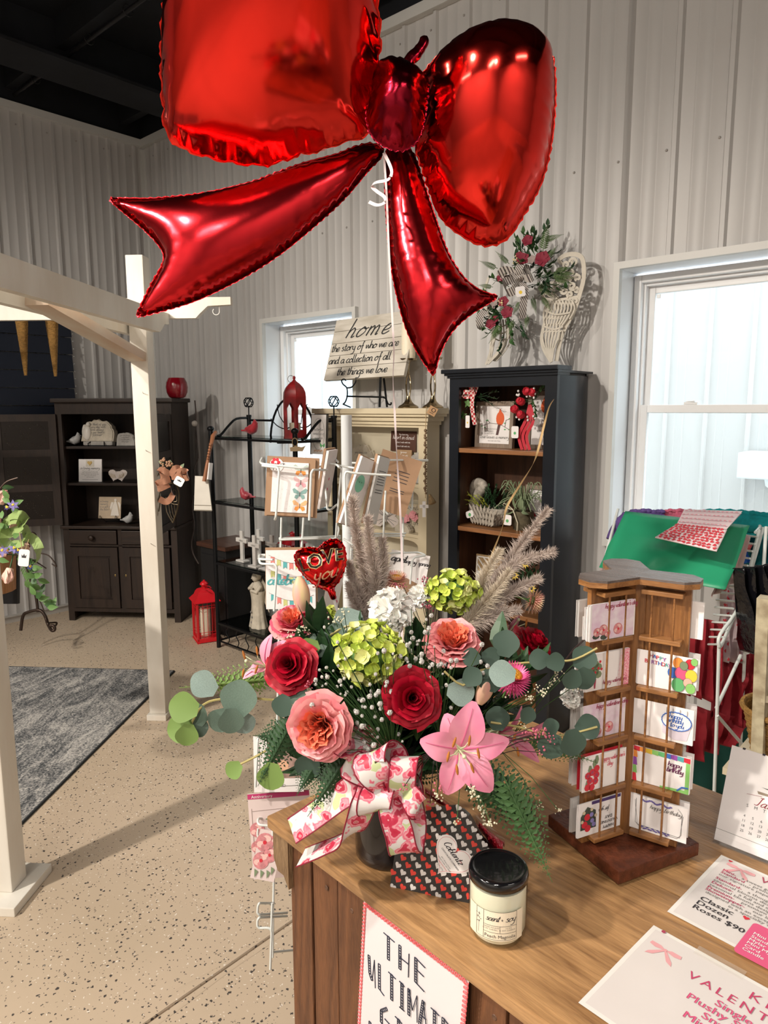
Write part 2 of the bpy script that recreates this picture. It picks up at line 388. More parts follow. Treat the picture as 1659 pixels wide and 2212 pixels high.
def wall_screws(parent, ax, base, nrm, a, b, zs, off):
 def fn(m):
  k = math.floor((a - off) / .212)
  while off + k * .212 < b:
   s = off + k * .212 - .035; k += 1
   if s < a: continue
   for z in zs:
    p = (s, base + nrm * .002, z) if ax == 0 else (base + nrm * .002, s, z); m.ball(p, .006, 6, 4)
 P('panel_screw', mat('painted_screw', (.38, .36, .34), .5), parent, fn, True, kind='stuff')
W1 = (-3.945, -3.085, .93, 2.12); W2 = (-1.412, -.50, .93, 2.157)
wb = structure('wall_back')
step = .848
x = XL + .03; edges = [XL]
while x < XR: edges.append(min(x + step, XR)); x += step
def seg_back(a, b):
 cuts = sorted({a, b} | {q for q in (W1[0], W1[1], W2[0], W2[1]) if a < q < b})
 for p, q in zip(cuts, cuts[1:]):
  mid = (p + q) / 2; win = next((w_ for w_ in (W1, W2) if w_[0] < mid < w_[1]), None)
  if win: wall_panel(wb, 0, YB, -1, p, q, .0, win[2]); wall_panel(wb, 0, YB, -1, p, q, win[3], ZT)
  else: wall_panel(wb, 0, YB, -1, p, q, 0, ZT)
for a, b in zip(edges, edges[1:]): seg_back(a, b)
wall_screws(wb, 0, YB, -1, XL, -.3, (3.5, 2.62), .066)
wl = structure('wall_left')
y = YF; 
while y < YB - .01: wall_panel(wl, 1, XL, 1, y, min(y + step, YB), 0, ZT); y += step
wall_screws(wl, 1, XL, 1, -1, YB, (3.5,), .11)
wr = structure('wall_right')
y = YF
while y < YB - .01: wall_panel(wr, 1, XR, -1, y, min(y + step, YB), 0, ZT); y += step
wf = structure('wall_front')
x = XL
while x < XR - .01: wall_panel(wf, 0, YF, 1, x, min(x + step, XR), 0, ZT); x += step
ce = structure('ceiling')
P('ceiling_deck', DARKCEIL, ce, lambda b: b.span((XL, YF, ZT + .28), (XR, YB, ZT + .34)))
P('fascia', DARKCEIL, ce, lambda b: (b.span((XL - .03, YB, ZT - .01), (XR, YB + .04, ZT + .34)), b.span((XL - .04, YF, ZT - .01), (XL, YB, ZT + .34)), b.span((XL, YF - .04, ZT - .01), (XR, YF, ZT + .34)), b.span((XR, YF, ZT - .01), (XR + .04, YB, ZT + .34))))
for yy in (-3.6, -2.4, -1.2, 0, 1.1, 2.17, 3.0):
 P('purlin', DARKCEIL, ce, lambda b: b.span((XL, yy - .03, ZT + .12), (XR, yy + .03, ZT + .28)))
for xx in (-4.63, -1.6, 1.4):
 P('rafter', DARKCEIL, ce, lambda b: (b.span((xx - .17, YF, ZT - .0), (xx + .17, YB, ZT + .02)), b.span((xx - .02, YF, ZT + .02), (xx + .02, YB, ZT + .28))))
PIPE = mat('dull_conduit', (.03, .03, .032), .4, .5)
P('conduit', PIPE, ce, lambda b: b.tube([(XL, 2.2, ZT + .09), (XR, 2.2, ZT + .09)], .012, 8), True)
for xx in (-5.05, -4.3, -3.85, -3.2):
 P('pipe_hanger', PIPE, ce, lambda b: b.tube(arc((xx, 2.2, ZT + .09), .028, 0, 2 * PI, 14, 1, 2), .003, 5), True)
t = structure('trim_1')
P('eave_trim', TRIM, t, lambda b: (b.span((XL, YB - .045, ZT - .02), (XR, YB, ZT + .03)), b.span((XL, YB - .05, ZT - .026), (XR, YB - .04, ZT + .03))))
t = structure('trim_2')
P('eave_trim', TRIM, t, lambda b: b.span((XL, YF, ZT - .02), (XL + .045, YB - .05, ZT + .03)))
t = structure('trim_3')
P('corner_trim', TRIM, t, lambda b: (b.span((XL, YB - .035, 0), (XL + .006, YB, ZT - .03)), b.span((XL, YB - .006, 0), (XL + .035, YB, ZT - .03))))
DTRIM = mat('base_angle_trim', (.45, .43, .40), .5)
t = structure('baseboard_left'); P('base_trim', DTRIM, t, lambda b: (b.span((XL + .0, YF, 0), (XL + .03, YB, .045)), b.span((XL, YF, .045), (XL + .045, YB, .052))))
t = structure('baseboard_back'); P('base_trim', DTRIM, t, lambda b: (b.span((XL + .05, YB - .03, 0), (XR, YB, .045)), b.span((XL + .05, YB - .045, .045), (XR, YB, .052))))
VINYL = mat('window_vinyl', (.78, .79, .80), .35); JAMB = mat('jamb_metal', (.74, .76, .78), .3)
def window(n, w_, rail):
 x0, x1, z0, z1 = w_; y = YB; d = .165; o = structure('window_%d' % n)
 P('casing', TRIM, o, lambda b: (b.span((x0 - .028, y - .03, z0 - .03), (x0, y + .0, z1 + .03)), b.span((x1, y - .03, z0 - .03), (x1 + .028, y, z1 + .03)), b.span((x0, y - .03, z1), (x1, y, z1 + .03)), b.span((x0, y - .045, z0 - .03), (x1, y, z0))))
 P('jamb', JAMB, o, lambda b: (b.span((x0 - .012, y, z0), (x0, y + d, z1)), b.span((x1, y, z0), (x1 + .012, y + d, z1)), b.span((x0 - .012, y, z1), (x1 + .012, y + d, z1 + .012)), b.span((x0 - .012, y, z0 - .012), (x1 + .012, y + d, z0))))
 def fr(b, a0, a1, c0, c1, w1, y0, y1):
  b.span((a0, y0, c0), (a0 + w1, y1, c1), .003); b.span((a1 - w1, y0, c0), (a1, y1, c1), .003); b.span((a0 + w1, y0, c1 - w1), (a1 - w1, y1, c1), .003); b.span((a0 + w1, y0, c0), (a1 - w1, y1, c0 + w1), .003)
 P('window_frame', VINYL, o, lambda b: (fr(b, x0 + .004, x1 - .004, z0, z1 - .012, .034, y + d - .04, y + d + .05), fr(b, x0 + .02, x1 - .02, z0 + .02, z1 - .03, .03, y + d - .012, y + d + .05)))
 up = P('upper_sash', VINYL, o, lambda b: fr(b, x0 + .045, x1 - .045, rail - .02, z1 - .055, .036, y + d + .02, y + d + .045))
 P('pane', GLASS, up, lambda b: b.span((x0 + .08, y + d + .03, rail + .015), (x1 - .08, y + d + .034, z1 - .09)))
 lo = P('lower_sash', VINYL, o, lambda b: fr(b, x0 + .045, x1 - .045, z0 + .035, rail + .018, .036, y + d - .01, y + d + .018))
 P('pane', GLASS, lo, lambda b: b.span((x0 + .08, y + d + .0, z0 + .07), (x1 - .08, y + d + .004, rail - .018)))
 P('sash_lock', VINYL, lo, lambda b: (b.box(((x0 + x1) / 2 - .18, y + d + .005, rail + .024), (.06, .024, .012), bev=.003), b.tube([((x0 + x1) / 2 - .2, y + d, rail + .032), ((x0 + x1) / 2 - .16, y + d - .012, rail + .034)], .005, 6)))
 P('tilt_latch', VINYL, up, lambda b: b.box((x0 + .097, y + d + .02, z1 - .105), (.018, .006, .018), bev=.002))
window(1, W1, 1.52); window(2, W2, 1.54)
# next building, seen through the windows
OUT = mat('outdoor_white_steel', (.50, .49, .475), .5)
nb = structure('neighbouring_building')
def outer(b):
 pr = rib_prof(-9, 5, .30); vs = []; fs = []
 for s, d in pr:
  for z in (-.2, 3.5): vs.append((s, 5.6 - d, z))
 for i in range(len(pr) - 1): fs.append((2 * i, 2 * i + 2, 2 * i + 3, 2 * i + 1))
 b.add(vs, fs); b.span((-9, 5.6, -.2), (5, 5.7, 3.5))
P('outer_wall', OUT, nb, outer, 'auto')
P('blue_grey_door', mat('pale_blue_door', (.42, .55, .66), .4), nb, lambda b: (b.span((-5.75, 5.50, -.1), (-4.9, 5.56, 2.2), .01), b.span((-5.82, 5.52, -.1), (-5.75, 5.57, 2.27)), b.span((-4.9, 5.52, -.1), (-4.83, 5.57, 2.27))))
P('ground', mat('pale_gravel', (.5, .49, .46), .9, n=.3, ns=30), structure('outdoor_ground'), lambda b: b.span((-9, YB + .35, -.2), (5, 9, -.1)))
q = atY(1592, 1005, 5.3); ub = thing('wall_lamp_box', 'pale grey metal flood light box on the white building outside the big window', 'light', q)
P('housing', mat('pale_grey_metal', (.62, .66, .68), .4), ub, lambda b: b.span((0, 0, -.09), (.45, .28, .09), .01))
P('lens', mat('frosted_lens', (.75, .8, .82), .3), ub, lambda b: b.lathe([(.10, 0), (.09, -.05), (.05, -.08), (0, -.09)], 16, Matrix.Translation((.25, .12, -.09))), True)
P('sky_pipe', mat('pale_grey_metal', (.6, .6, .6)), ub, lambda b: b.tube([(.25, .12, -.15), (.25, .12, -.9)], .03, 8), True)
# ================================================================== PERGOLA
PG = mat('chalky_white_paint', (.80, .77, .70), .6, n=.10, ns=6, n2=(.70, .64, .55), bump=.12, bs=40, stretch=(1, 1, .3))
DISTRESS = mat('rubbed_white_paint', (.72, .67, .58), .6, n=.3, ns=9, n2=(.62, .46, .34), stretch=(.3, 1, 1))
PA = radians(-51.5)
pM = frame((cos(PA), sin(PA), 0), (-sin(PA), cos(PA), 0), (-3.135, 1.775, 0))
pg = thing('pergola', 'white painted timber pergola with distressed braces standing over the grey rug', 'pergola', pM)
w2 = .041
def post(x, zt, bw_):
 P('post', PG, pg, lambda b: b.span((x - w2, -w2, .03), (x + w2, w2, zt), .004))
 P('base_board', PG, pg, lambda b: (b.span((x - bw_, -bw_ * .8, 0), (x + bw_, bw_ * .8, .03), .003)))
post(0, 2.245, .062); post(1.33, 2.245, .11)
def notched(b, x0, x1, y0, z0, z1, th):
 poly = [(x0 + .12, z0), (x1, z0), (x1, z1), (x0, z1), (x0, z1 - .05), (x0 + .06, z1 - .055), (x0 + .10, z1 - .085)]
 M = Matrix(((1, 0, 0, 0), (0, 0, 1, y0), (0, 1, 0, 0), (0, 0, 0, 1))); b.prism(poly[::-1], 0, th, M)
P('beam', PG, pg, lambda b: notched(b, -.30, 1.9, w2 + .001 - .0 - .13, 1.895, 1.992, .036))
P('beam', PG, pg, lambda b: notched(b, -.04, 1.9, w2 + .045, 1.895, 1.992, .036))
def cross(b, sgn, x0):
 poly = [(-2.1, 1.97), (.25, 1.97), (.27, 1.99), (.31, 2.025), (.42, 2.03), (.42, 2.065), (-2.1, 2.065)]
 M = Matrix(((0, 0, 1, x0), (sgn, 0, 0, 0), (0, 1, 0, 0), (0, 0, 0, 1))); b.prism(poly, 0, .036, M)
P('crossbeam', PG, pg, lambda b: cross(b, 1, -w2 - .036))
P('brace', DISTRESS, pg, lambda b: b.bar((w2 * .6, -.01, 1.785), (.88, -.01, 1.925), .085, .04, (0, 1, 0)))
def hook(b, p, s=1, ax=(0, 1)):
 p = V(p); b.tube([p + V((0, 0, .02)), p] + [p + V((.0, ax[1] * (cos(a) * .016 - .016) * s, -.02 + -.016 * sin(a) + .0)) for a in [PI * k / 8 for k in range(0, 11)]], .0022, 6)
P('cup_hook', WHITE, pg, lambda b: hook(b, (-w2 - .02, .36, 2.022)), True)
def nails(b):
 for z in (.9, 1.35, 1.62, 2.02): b.tube([(w2, .01, z), (w2 + .028, .02, z + .006)], .0015, 5)
 for z in (1.55,): b.tube([(-w2, .01, z), (-w2 - .02, -.02, z + .004)], .0015, 5)
 for x, z in ((-.12, 1.93), (.6, 1.92), (.95, 1.94)): b.tube([(x, w2 - .130, z), (x, w2 - .135, z)], .006, 7)
P('nail', mat('bright_nail', (.5, .48, .45), .3, .8), pg, nails, kind='stuff')
# wicker cones hanging under the pergola
WICK = mat('honey_wicker', (.50, .27, .07), .6, n=.4, ns=60, bump=.9, bs=140, stretch=(1, 1, 3))
def cone(px0, px1, yt, yb, D, label):
 top = atD((px0 + px1) / 2, yt, D); bot = atD((px0 + px1) / 2 + 4, yb, D); r = (px1 - px0) / 2 * D / F; h = (top - bot).length
 o = thing('wicker_cone', label, 'basket', bot, 'honey wicker cones hanging from the pergola')
 def fn(b):
  n = 26; k = 22; vs = []; fs = []
  for i in range(k + 1):
   for j in range(n):
    a = 2 * PI * j / n; t_ = i / k; rr = r * (.22 + .78 * t_) * (1 + .05 * (1 if (i + j) % 2 else -1)); vs.append((rr * cos(a), rr * sin(a) * .7, h * t_))
  for i in range(k):
   for j in range(n): fs.append((i * n + j, i * n + (j + 1) % n, (i + 1) * n + (j + 1) % n, (i + 1) * n + j))
  fs.append(list(range(n))[::-1]); b.add(vs, fs)
 P('cone_weave', WICK, o, fn, True)
 P('rim', WICK, o, lambda b: b.tube([(r * cos(a) , r * .7 * sin(a), h) for a in [2 * PI * i / 20 for i in range(20)]], .006, 6, closed=True), True)
 P('wire_hook', BLACK_METAL, o, lambda b: b.tube([(0, r * .6, h - .02), (0, r * .6, h + .05), (.0, 0, h + .09), (0, -.01, h + .07)], .002, 5), True)
cone(33, 70, 676, 811, 3.85, 'long honey wicker cone basket hanging left of its twin against the navy boards')
cone(98, 134, 684, 813, 3.95, 'long honey wicker cone basket hanging nearest the white post')
# rug
def rug_mat():
 m = bpy.data.materials.new('grey_slate_rug'); m.use_nodes = True; nt = m.node_tree; b = nt.nodes['Principled BSDF']; L = nt.links.new; b.inputs['Roughness'].default_value = .95
 tc = nt.nodes.new('ShaderNodeTexCoord'); mp = nt.nodes.new('ShaderNodeMapping'); mp.inputs['Scale'].default_value = (1, 2.6, 1); L(tc.outputs['Object'], mp.inputs[0])
 a = nt.nodes.new('ShaderNodeTexNoise'); a.inputs['Scale'].default_value = 3.2; a.inputs['Detail'].default_value = 9; a.inputs['Roughness'].default_value = .78; a.inputs['Distortion'].default_value = 1.1; L(mp.outputs[0], a.inputs[0])
 f = nt.nodes.new('ShaderNodeTexNoise'); f.inputs['Scale'].default_value = 110; f.inputs['Detail'].default_value = 2; L(tc.outputs['Object'], f.inputs[0])
 s = nt.nodes.new('ShaderNodeMath'); s.operation = 'MULTIPLY_ADD'; s.inputs[1].default_value = .55; L(f.outputs[0], s.inputs[0]); L(a.outputs[0], s.inputs[2])
 r = nt.nodes.new('ShaderNodeValToRGB'); L(s.outputs[0], r.inputs[0]); e = r.color_ramp.elements
 e[0].color = (.05, .055, .06, 1); e[0].position = .66; e[1].color = (.50, .48, .45, 1); e[1].position = .92
 q = e.new(.76); q.color = (.18, .18, .18, 1)
 L(r.outputs[0], b.inputs['Base Color']); k = nt.nodes.new('ShaderNodeBump'); k.inputs['Strength'].default_value = .5; k.inputs['Distance'].default_value = .004; L(f.outputs[0], k.inputs['Height']); L(k.outputs[0], b.inputs['Normal']); return m
RA = radians(-52.3)
rM = frame((cos(RA), sin(RA), 0), (-sin(RA), cos(RA), 0), (-3.62, 2.153, 0))
rg = thing('area_rug', 'grey and charcoal slate-patterned rug lying on the floor under the pergola', 'rug', rM)
P('pile', rug_mat(), rg, lambda b: b.span((.006, -2.2, .001), (2.4, -.006, .011), .003))
P('binding', mat('charcoal_binding', (.03, .035, .04), .9), rg, lambda b: (b.span((0, -2.2, .0), (2.4, -2.206, .009)), b.span((0, -.008, 0), (2.41, 0, .010)), b.span((0, -2.2, 0), (.008, 0, .010)), b.span((2.4, -2.2, 0), (2.408, 0, .010))))
# navy board wall section behind the pergola
NAVY = mat('navy_boards', (.008, .013, .028), .5, bump=.1, bs=20)
nbd = thing('navy_board_display', 'dark navy horizontal board panel mounted on the left wall above the open cupboard door', 'wall panel', (XL, 1.2, 0))
for i in range(9):
 z = 1.20 + i * .125
 P('plank', NAVY, nbd, lambda b: b.add([(.03, -1, z), (.03, 1.265, z), (.03, 1.265, z + .12), (.03, -1, z + .12), (.055, -1, z), (.055, 1.265, z), (.042, 1.265, z + .12), (.042, -1, z + .12)], [(0, 1, 2, 3)[::-1], (4, 5, 6, 7), (0, 4, 5, 1)[::-1], (3, 2, 6, 7), (1, 5, 6, 2), (0, 3, 7, 4)]))
P('end_strip', mat('white_edge_beads', (.4, .4, .4), .5), nbd, lambda b: [b.ball((.05, 1.275, 1.22 + k * .055), .005, 6, 4) for k in range(20)], kind='stuff')
# ================================================================== SHARED SHAPES
def leaf(b, M, L, Wd, bend=.2, fold=.15, nu=5, shape=.8):
 vs = []; fs = []
 for i in range(nu + 1):
  t = i / nu; w = Wd / 2 * sin(PI * min(1, t ** shape * .97 + .03)) if 0 < i < nu else Wd * .03
  z = -bend * L * t * t
  for s in (-1, 0, 1): vs.append((s * w, L * t, z + abs(s) * fold * w))
  if i: a = 3 * (i - 1); fs += [(a, a + 1, a + 4, a + 3), (a + 1, a + 2, a + 5, a + 4)]
 b.add(vs, fs, M)
def euler(rx, ry, rz): return Matrix.Rotation(rz, 4, 'Z') @ Matrix.Rotation(ry, 4, 'Y') @ Matrix.Rotation(rx, 4, 'X')
def TR(p): return Matrix.Translation(V(p))
def frond(b, M, L, Wd, n=14, droop=.25, fine=True, stem=.0012, wr=.46):
 def pos(t): return V((0, L * t, -droop * L * t * t))
 b.tube([M @ pos(i / 8) for i in range(9)], [stem * (1.3 - i / 9) for i in range(9)], 4, caps=False)
 for k in range(n):
  t = .12 + .86 * k / n; prof = sin(PI * (.12 + .86 * t)) ** .7 * (1.25 - t) ; ln = Wd / 2 * prof
  for s in (-1, 1):
   ang = s * (1.15 - .35 * t); R = M @ TR(pos(t)) @ Matrix.Rotation(-ang, 4, 'Z') @ Matrix.Rotation(-.25, 4, 'X')
   if fine:
    m = max(3, int(ln / (Wd * .11)))
    for j in range(m):
     u = (j + .3) / m; l2 = ln * wr * (1.05 - u)
     for s2 in (-1, 1): leaf(b, R @ TR((0, ln * u, -.1 * ln * u * u)) @ Matrix.Rotation(-s2 * .85, 4, 'Z'), l2, l2 * .64, .1, .2, 2)
    leaf(b, R @ TR((0, ln * .9, -.08 * ln)), ln * .2, ln * .1, .1, .1, 2)
   else: leaf(b, R, ln, ln * .28, .2, .2, 3)
def ribbon(b, path, width, side, wob=0, k=4, mats=None, thick=0):
 """side: one vector or one per control point"""
 pts = smooth_path(path, k); n = len(pts); sd = [V(s) for s in side] if isinstance(side[0], (list, tuple, Vector)) else [V(side)] * len(path)
 vs = []; fs = []
 for i, p in enumerate(pts):
  f = i / k; a = int(min(f, len(sd) - 1)); c = min(a + 1, len(sd) - 1); s = (sd[a].lerp(sd[c], f - a)); t = pts[min(i + 1, n - 1)] - pts[max(i - 1, 0)]
  t = t.normalized() if t.length > 1e-9 else V((0, 0, 1)); s = s - t * s.dot(t); s = s.normalized() if s.length > 1e-6 else t.orthogonal().normalized()
  for j in (-.5, -.17, .17, .5): vs.append(p + s * width * j)
 for i in range(n - 1):
  for j in range(3): a = 4 * i + j; fs.append((a, a + 1, a + 5, a + 4))
 b.add(vs, fs); return [vs[4 * i] for i in range(n)], [vs[4 * i + 3] for i in range(n)]
def loopy(c, d, L, h, up): # a bow loop leaving c in direction d and coming back
 c = V(c); d = V(d).normalized(); up = V(up)
 return [c, c + d * L * .5 + up * h, c + d * L * .92 + up * h * .9, c + d * L * 1.02 + up * h * .1, c + d * L * .75 - up * h * .45, c + d * L * .3 - up * h * .3, c]
def round_petal(b, M, L, Wd, bend=.15, cup=.3, nu=5, nv=4, ruffle=0, tip=1.0):
 def fn(u, v):
  s = 2 * u - 1; w = Wd / 2 * (sin(PI * min(.98, .08 + .86 * v ** 1.25)) ** .75 + .06)
  return V((s * w, L * v * (1 - .10 * s * s * v * tip), -bend * L * v * v + cup * w * s * s + ruffle * L * .06 * sin(s * 9 + v * 3) * v))
 b.grid(fn, nv, nu, M)
def petal_flower(b, M, r, n=5, wd=.9, cup=.3, lift=0):
 for k in range(n): (round_petal if wd > .6 else leaf)(b, M @ Matrix.Rotation(2 * PI * k / n + lift, 4, 'Z') @ Matrix.Rotation(cup, 4, 'X') @ TR((0, 0, .001 * (k % 2))), r, r * wd * (1.15 if wd > .6 else 1))
def rrect(w, h, r, n=4):
 out = []
 for cx, cy, a in ((w / 2 - r, h / 2 - r, 0), (-w / 2 + r, h / 2 - r, 1), (-w / 2 + r, -h / 2 + r, 2), (w / 2 - r, -h / 2 + r, 3)):
  for i in range(n + 1): t = (a + i / n) * PI / 2; out.append((cx + r * cos(t), cy + r * sin(t)))
 return out
def price_tag(parent, M, w=.04, h=.055, dot=None, dotm=None):
 o = P('price_tag', PAPER, parent, lambda b: b.prism(rrect(w, h, w * .2), 0, .002), M=M)
 if dot: P('sticker', dotm, o, lambda b: b.flat(circ((0, -h * .08), w * .18, 12), .0024))
 else: P('printed_mark', INK, o, lambda b: b.flat([(-w * .2, 0), (w * .2, 0), (w * .22, h * .2), (w * .1, h * .1), (0, h * .25), (-w * .1, h * .1), (-w * .22, h * .2)], .0024))
 return o
def bird(name, label, M, L, body, face=None, group=None, up=.9, beak=None):
 o = thing(name, label, 'bird figurine', M, group)
 pth = [(-.62, 0, .30), (-.40, 0, .30), (-.22, 0, .33), (-.02, 0, .34), (.16, 0, .42), (.26, 0, .58), (.28, 0, .70), (.27, 0, .80), (.24, 0, .90 if up > .8 else .84)]
 rad = [.05, .06, .16, .27, .27, .19, .15, .10, .015]
 P('body', body, o, lambda b: b.tube([V(p) * L for p in pth], [r * L for r in rad], 12), True)
 P('wing', body, o, lambda b: [b.ball((-.02 * L, s * .2 * L, .38 * L), .2 * L, 10, 6, sq=(1.3, .45, .7)) for s in (-1, 1)], True)
 P('beak', beak or body, o, lambda b: b.lathe([(.05 * L, 0), (0, .12 * L)], 6, zto((1, 0, -.1), V((.38, 0, .68)) * L)), True)
 P('eye', INK, o, lambda b: [b.ball((.36 * L, s * .1 * L, .72 * L), .022 * L, 6, 4) for s in (-1, 1)], True)
 if face: P('face_mask', face, o, lambda b: b.ball((.33 * L, 0, .68 * L), .09 * L, 8, 6, sq=(1, 1, .9)), True)
 return o
def lantern(name, label, M, w, h, red, candle, style=0, cat='lantern'):
 o = thing(name, label, cat, M); q = w / 2
 def fr(b):
  b.box((0, 0, h * .05), (w, w, h * .05), bev=.002); b.box((0, 0, h * .02), (w * 1.06, w * 1.06, h * .015))
  for sx in (-1, 1):
   for sy in (-1, 1): b.box((sx * q * .92, sy * q * .92, h * .35), (w * .08, w * .08, h * .62)); b.box((sx * q * .9, sy * q * .9, 0), (w * .12, w * .12, h * .03))
  b.box((0, 0, h * .66), (w, w, h * .03))
 P('frame', red, o, fr)
 def bars(b):
  for s in (-1, 1):
   for ax in (0, 1):
    for k in (-.5, -.25, 0, .25, .5):
     p = [0, 0, h * .36]; p[ax] = k * w * .8; p[1 - ax] = s * q * .92; b.box(p, (w * .018, w * .018, h * .58))
    for z in (.13, .17, .56, .60):
     p = [0, 0, h * z]; p[1 - ax] = s * q * .92; d = [w * .018] * 3; d[ax] = w * .86; b.box(p, d)
 P('wire_bar', red, o, bars, kind='stuff')
 P('roof', red, o, lambda b: b.lathe([(w * .86, h * .665), (w * .74, h * .70), (w * .58, h * .745), (w * .50, h * .80), (w * .40, h * .835), (w * .2, h * .86), (w * .14, h * .865)], 4, Matrix.Rotation(PI / 4, 4, 'Z')), 'auto')
 P('cap', red, o, lambda b: b.lathe([(w * .13, h * .86), (w * .13, h * .90), (w * .2, h * .915), (w * .2, h * .93), (w * .12, h * .96), (w * .05, h * .97), (w * .05, h * .985), (0, h * .99)], 14), True)
 P('handle', red, o, lambda b: b.tube([(w * .13, 0, h * .905)] + [(w * (.5 + .38 * cos(a)), w * .2 * sin(a), h * .9) for a in [PI - PI * k / 6 * 2 for k in range(6)]] + [(w * .13, 0, h * .895)], w * .018, 5), True)
 if candle:
  c = thing('pillar_candle', 'tall white pillar candle standing inside the ' + candle, 'candle', M @ TR((0, 0, h * .078)))
  P('wax', CREAM_WAX, c, lambda b: b.lathe([(w * .23, 0), (w * .235, h * .44), (w * .22, h * .455), (w * .15, h * .45), (0, h * .445)], 18), True)
  P('wick', INK, c, lambda b: b.tube([(0, 0, h * .44), (0, .001, h * .475)], .001, 4))
 return o
CREAM_WAX = mat('ivory_wax', (.82, .74, .58), .5, sub=.3)
DARKWOOD = wood('dark_walnut_wood', (.009, .0045, .003), (.028, .014, .008), 2, 1.2, .55, 7, .1)
DARKTOP = wood('dark_walnut_flat', (.009, .0045, .003), (.028, .014, .008), 0, 1.2, .5, 7, .1)
REDLAC = mat('red_lacquered_metal', (.50, .012, .018), .35, coat=.3, n=.12, ns=30)
# ================================================================== DARK HUTCH
hM = frame((.793, .610, 0), (-.610, .793, 0), (-5.121, 2.201, 0)); Wh, Dh, Hh = .846, .34, 1.62
hu = thing('hutch', 'dark walnut cupboard with open punched-panel doors standing across the far left corner', 'cupboard', hM)
def hz(y): return (1342 - y) / 474 * 1.6
zt = hz(1135)
P('side_panel', DARKWOOD, hu, lambda b: b.span((0, .012, .0), (.022, Dh, Hh - .03)))
P('side_panel', DARKWOOD, hu, lambda b: b.span((Wh - .022, .012, .0), (Wh, Dh, Hh - .03)))
P('back_panel', DARKWOOD, hu, lambda b: b.span((.02, Dh - .012, .06), (Wh - .02, Dh, Hh - .03)))
P('top_board', DARKTOP, hu, lambda b: (b.span((-.02, -.025, Hh - .03), (Wh + .02, Dh, Hh), .006)))
P('face_frame', DARKWOOD, hu, lambda b: (b.span((0, 0, .0), (.045, .02, Hh - .03)), b.span((Wh - .045, 0, 0), (Wh, .02, Hh - .03)), b.span((.045, 0, Hh - .11), (Wh - .045, .02, Hh - .03)), b.span((.045, 0, .07), (Wh - .045, .02, .10)), b.span((.045, 0, zt - .14), (Wh - .045, .02, zt - .125)), b.span((Wh / 2 - .015, 0, .1), (Wh / 2 + .015, .02, zt - .0))))
for z in (hz(962) - .02, hz(1040) - .02): P('shelf', DARKTOP, hu, lambda b: b.span((.022, .03, z), (Wh - .022, Dh - .012, z + .018), .002))
P('worktop', DARKTOP, hu, lambda b: b.span((-.012, -.02, zt - .01), (Wh + .012, Dh, zt + .012), .004))
for i in (0, 1):
 x0 = .05 + i * (Wh / 2 - .035); x1 = x0 + Wh / 2 - .07
 d = P('drawer', DARKTOP, hu, lambda b: b.span((x0, -.016, zt - .12), (x1, .01, zt - .02), .004))
 P('knob', DARKWOOD, d, lambda b: b.lathe([(.008, 0), (.008, .012), (.02, .02), (.02, .03), (.012, .036), (0, .037)], 14, zto((0, -1, 0), ((x0 + x1) / 2, -.016, zt - .07))), True)
 d = P('door', DARKWOOD, hu, lambda b: (b.span((x0, -.014, .105), (x0 + .055, .006, zt - .145)), b.span((x1 - .055, -.014, .105), (x1, .006, zt - .145)), b.span((x0 + .055, -.014, .105), (x1 - .055, .006, .17)), b.span((x0 + .055, -.014, zt - .21), (x1 - .055, .006, zt - .145)), b.span((x0 + .05, -.003, .165), (x1 - .05, .004, zt - .2)), b.span((x0 + .07, -.009, .185), (x1 - .07, .0, zt - .225), .004)))
 P('keyhole', mat('old_brass', (.35, .25, .1), .4, .8), d, lambda b: b.ball((x1 - .025 if i == 0 else x0 + .02, -.015, .35), .006, 8, 5, sq=(1, .3, 1.6)), True)
TIN = mat('dark_punched_tin', (.022, .018, .016), .3, .6, bump=.15, bs=14)
def hutch_door(M, label):
 w_, z0, z1 = Wh / 2 - .02, zt + .02, Hh - .11
 d = P('open_door', DARKWOOD, hu, lambda b: (b.span((0, -.01, z0), (.05, .01, z1)), b.span((w_ - .05, -.01, z0), (w_, .01, z1)), [b.span((.05, -.01, z0 + k * (z1 - z0 - .05) / 3), (w_ - .05, .01, z0 + k * (z1 - z0 - .05) / 3 + .05)) for k in range(4)]), M=M, label=label)
 hh = (z1 - z0 - .05) / 3
 for k in range(3):
  zc = z0 + k * hh + .05 + (hh - .05) / 2; t = P('tin_panel', TIN, d, lambda b: b.span((.05, -.004, z0 + k * hh + .05), (w_ - .05, .004, z0 + (k + 1) * hh)))
  def dots(b):
   for sx in (-1, 1):
    for a in range(26): th = 2 * PI * a / 26; b.ball((w_ / 2 + sx * .075 + .055 * cos(th), -.005, zc + .075 * sin(th)), .0032, 5, 3)
   for a in range(12): th = a * PI / 6; r = .03 / (abs(cos(th)) + abs(sin(th))); b.ball((w_ / 2 + r * cos(th), -.005, zc + r * sin(th)), .003, 5, 3)
  P('punched_dot', mat('tin_glint', (.14, .12, .10), .2, .9), d, dots, True, kind='stuff')
hutch_door(TR((.01, -.012, 0)) @ Matrix.Rotation(radians(-158), 4, 'Z') @ Matrix.Scale(-1, 4, (0, 1, 0)), 'left upper door standing open with three punched tin panels')
hutch_door(TR((Wh - .01, -.012, 0)) @ Matrix.Rotation(radians(-84), 4, 'Z'), 'right upper door standing open edge on')
def hp(x, y, z): return hM @ V((x, y, z))
def hloc(px, y, z):  # local x on the hutch where picture column px falls on the plane y
 lo, hi = -.5, 1.5
 for _ in range(40):
  m = (lo + hi) / 2; p = hp(m, y, z) - CAM; c = W / 2 + F * p.dot(RT) / p.dot(FWD)
  if c < px: lo = m
  else: hi = m
 return lo
S1, S2, S3 = hz(962) - .002, hz(1040) - .002, zt + .012
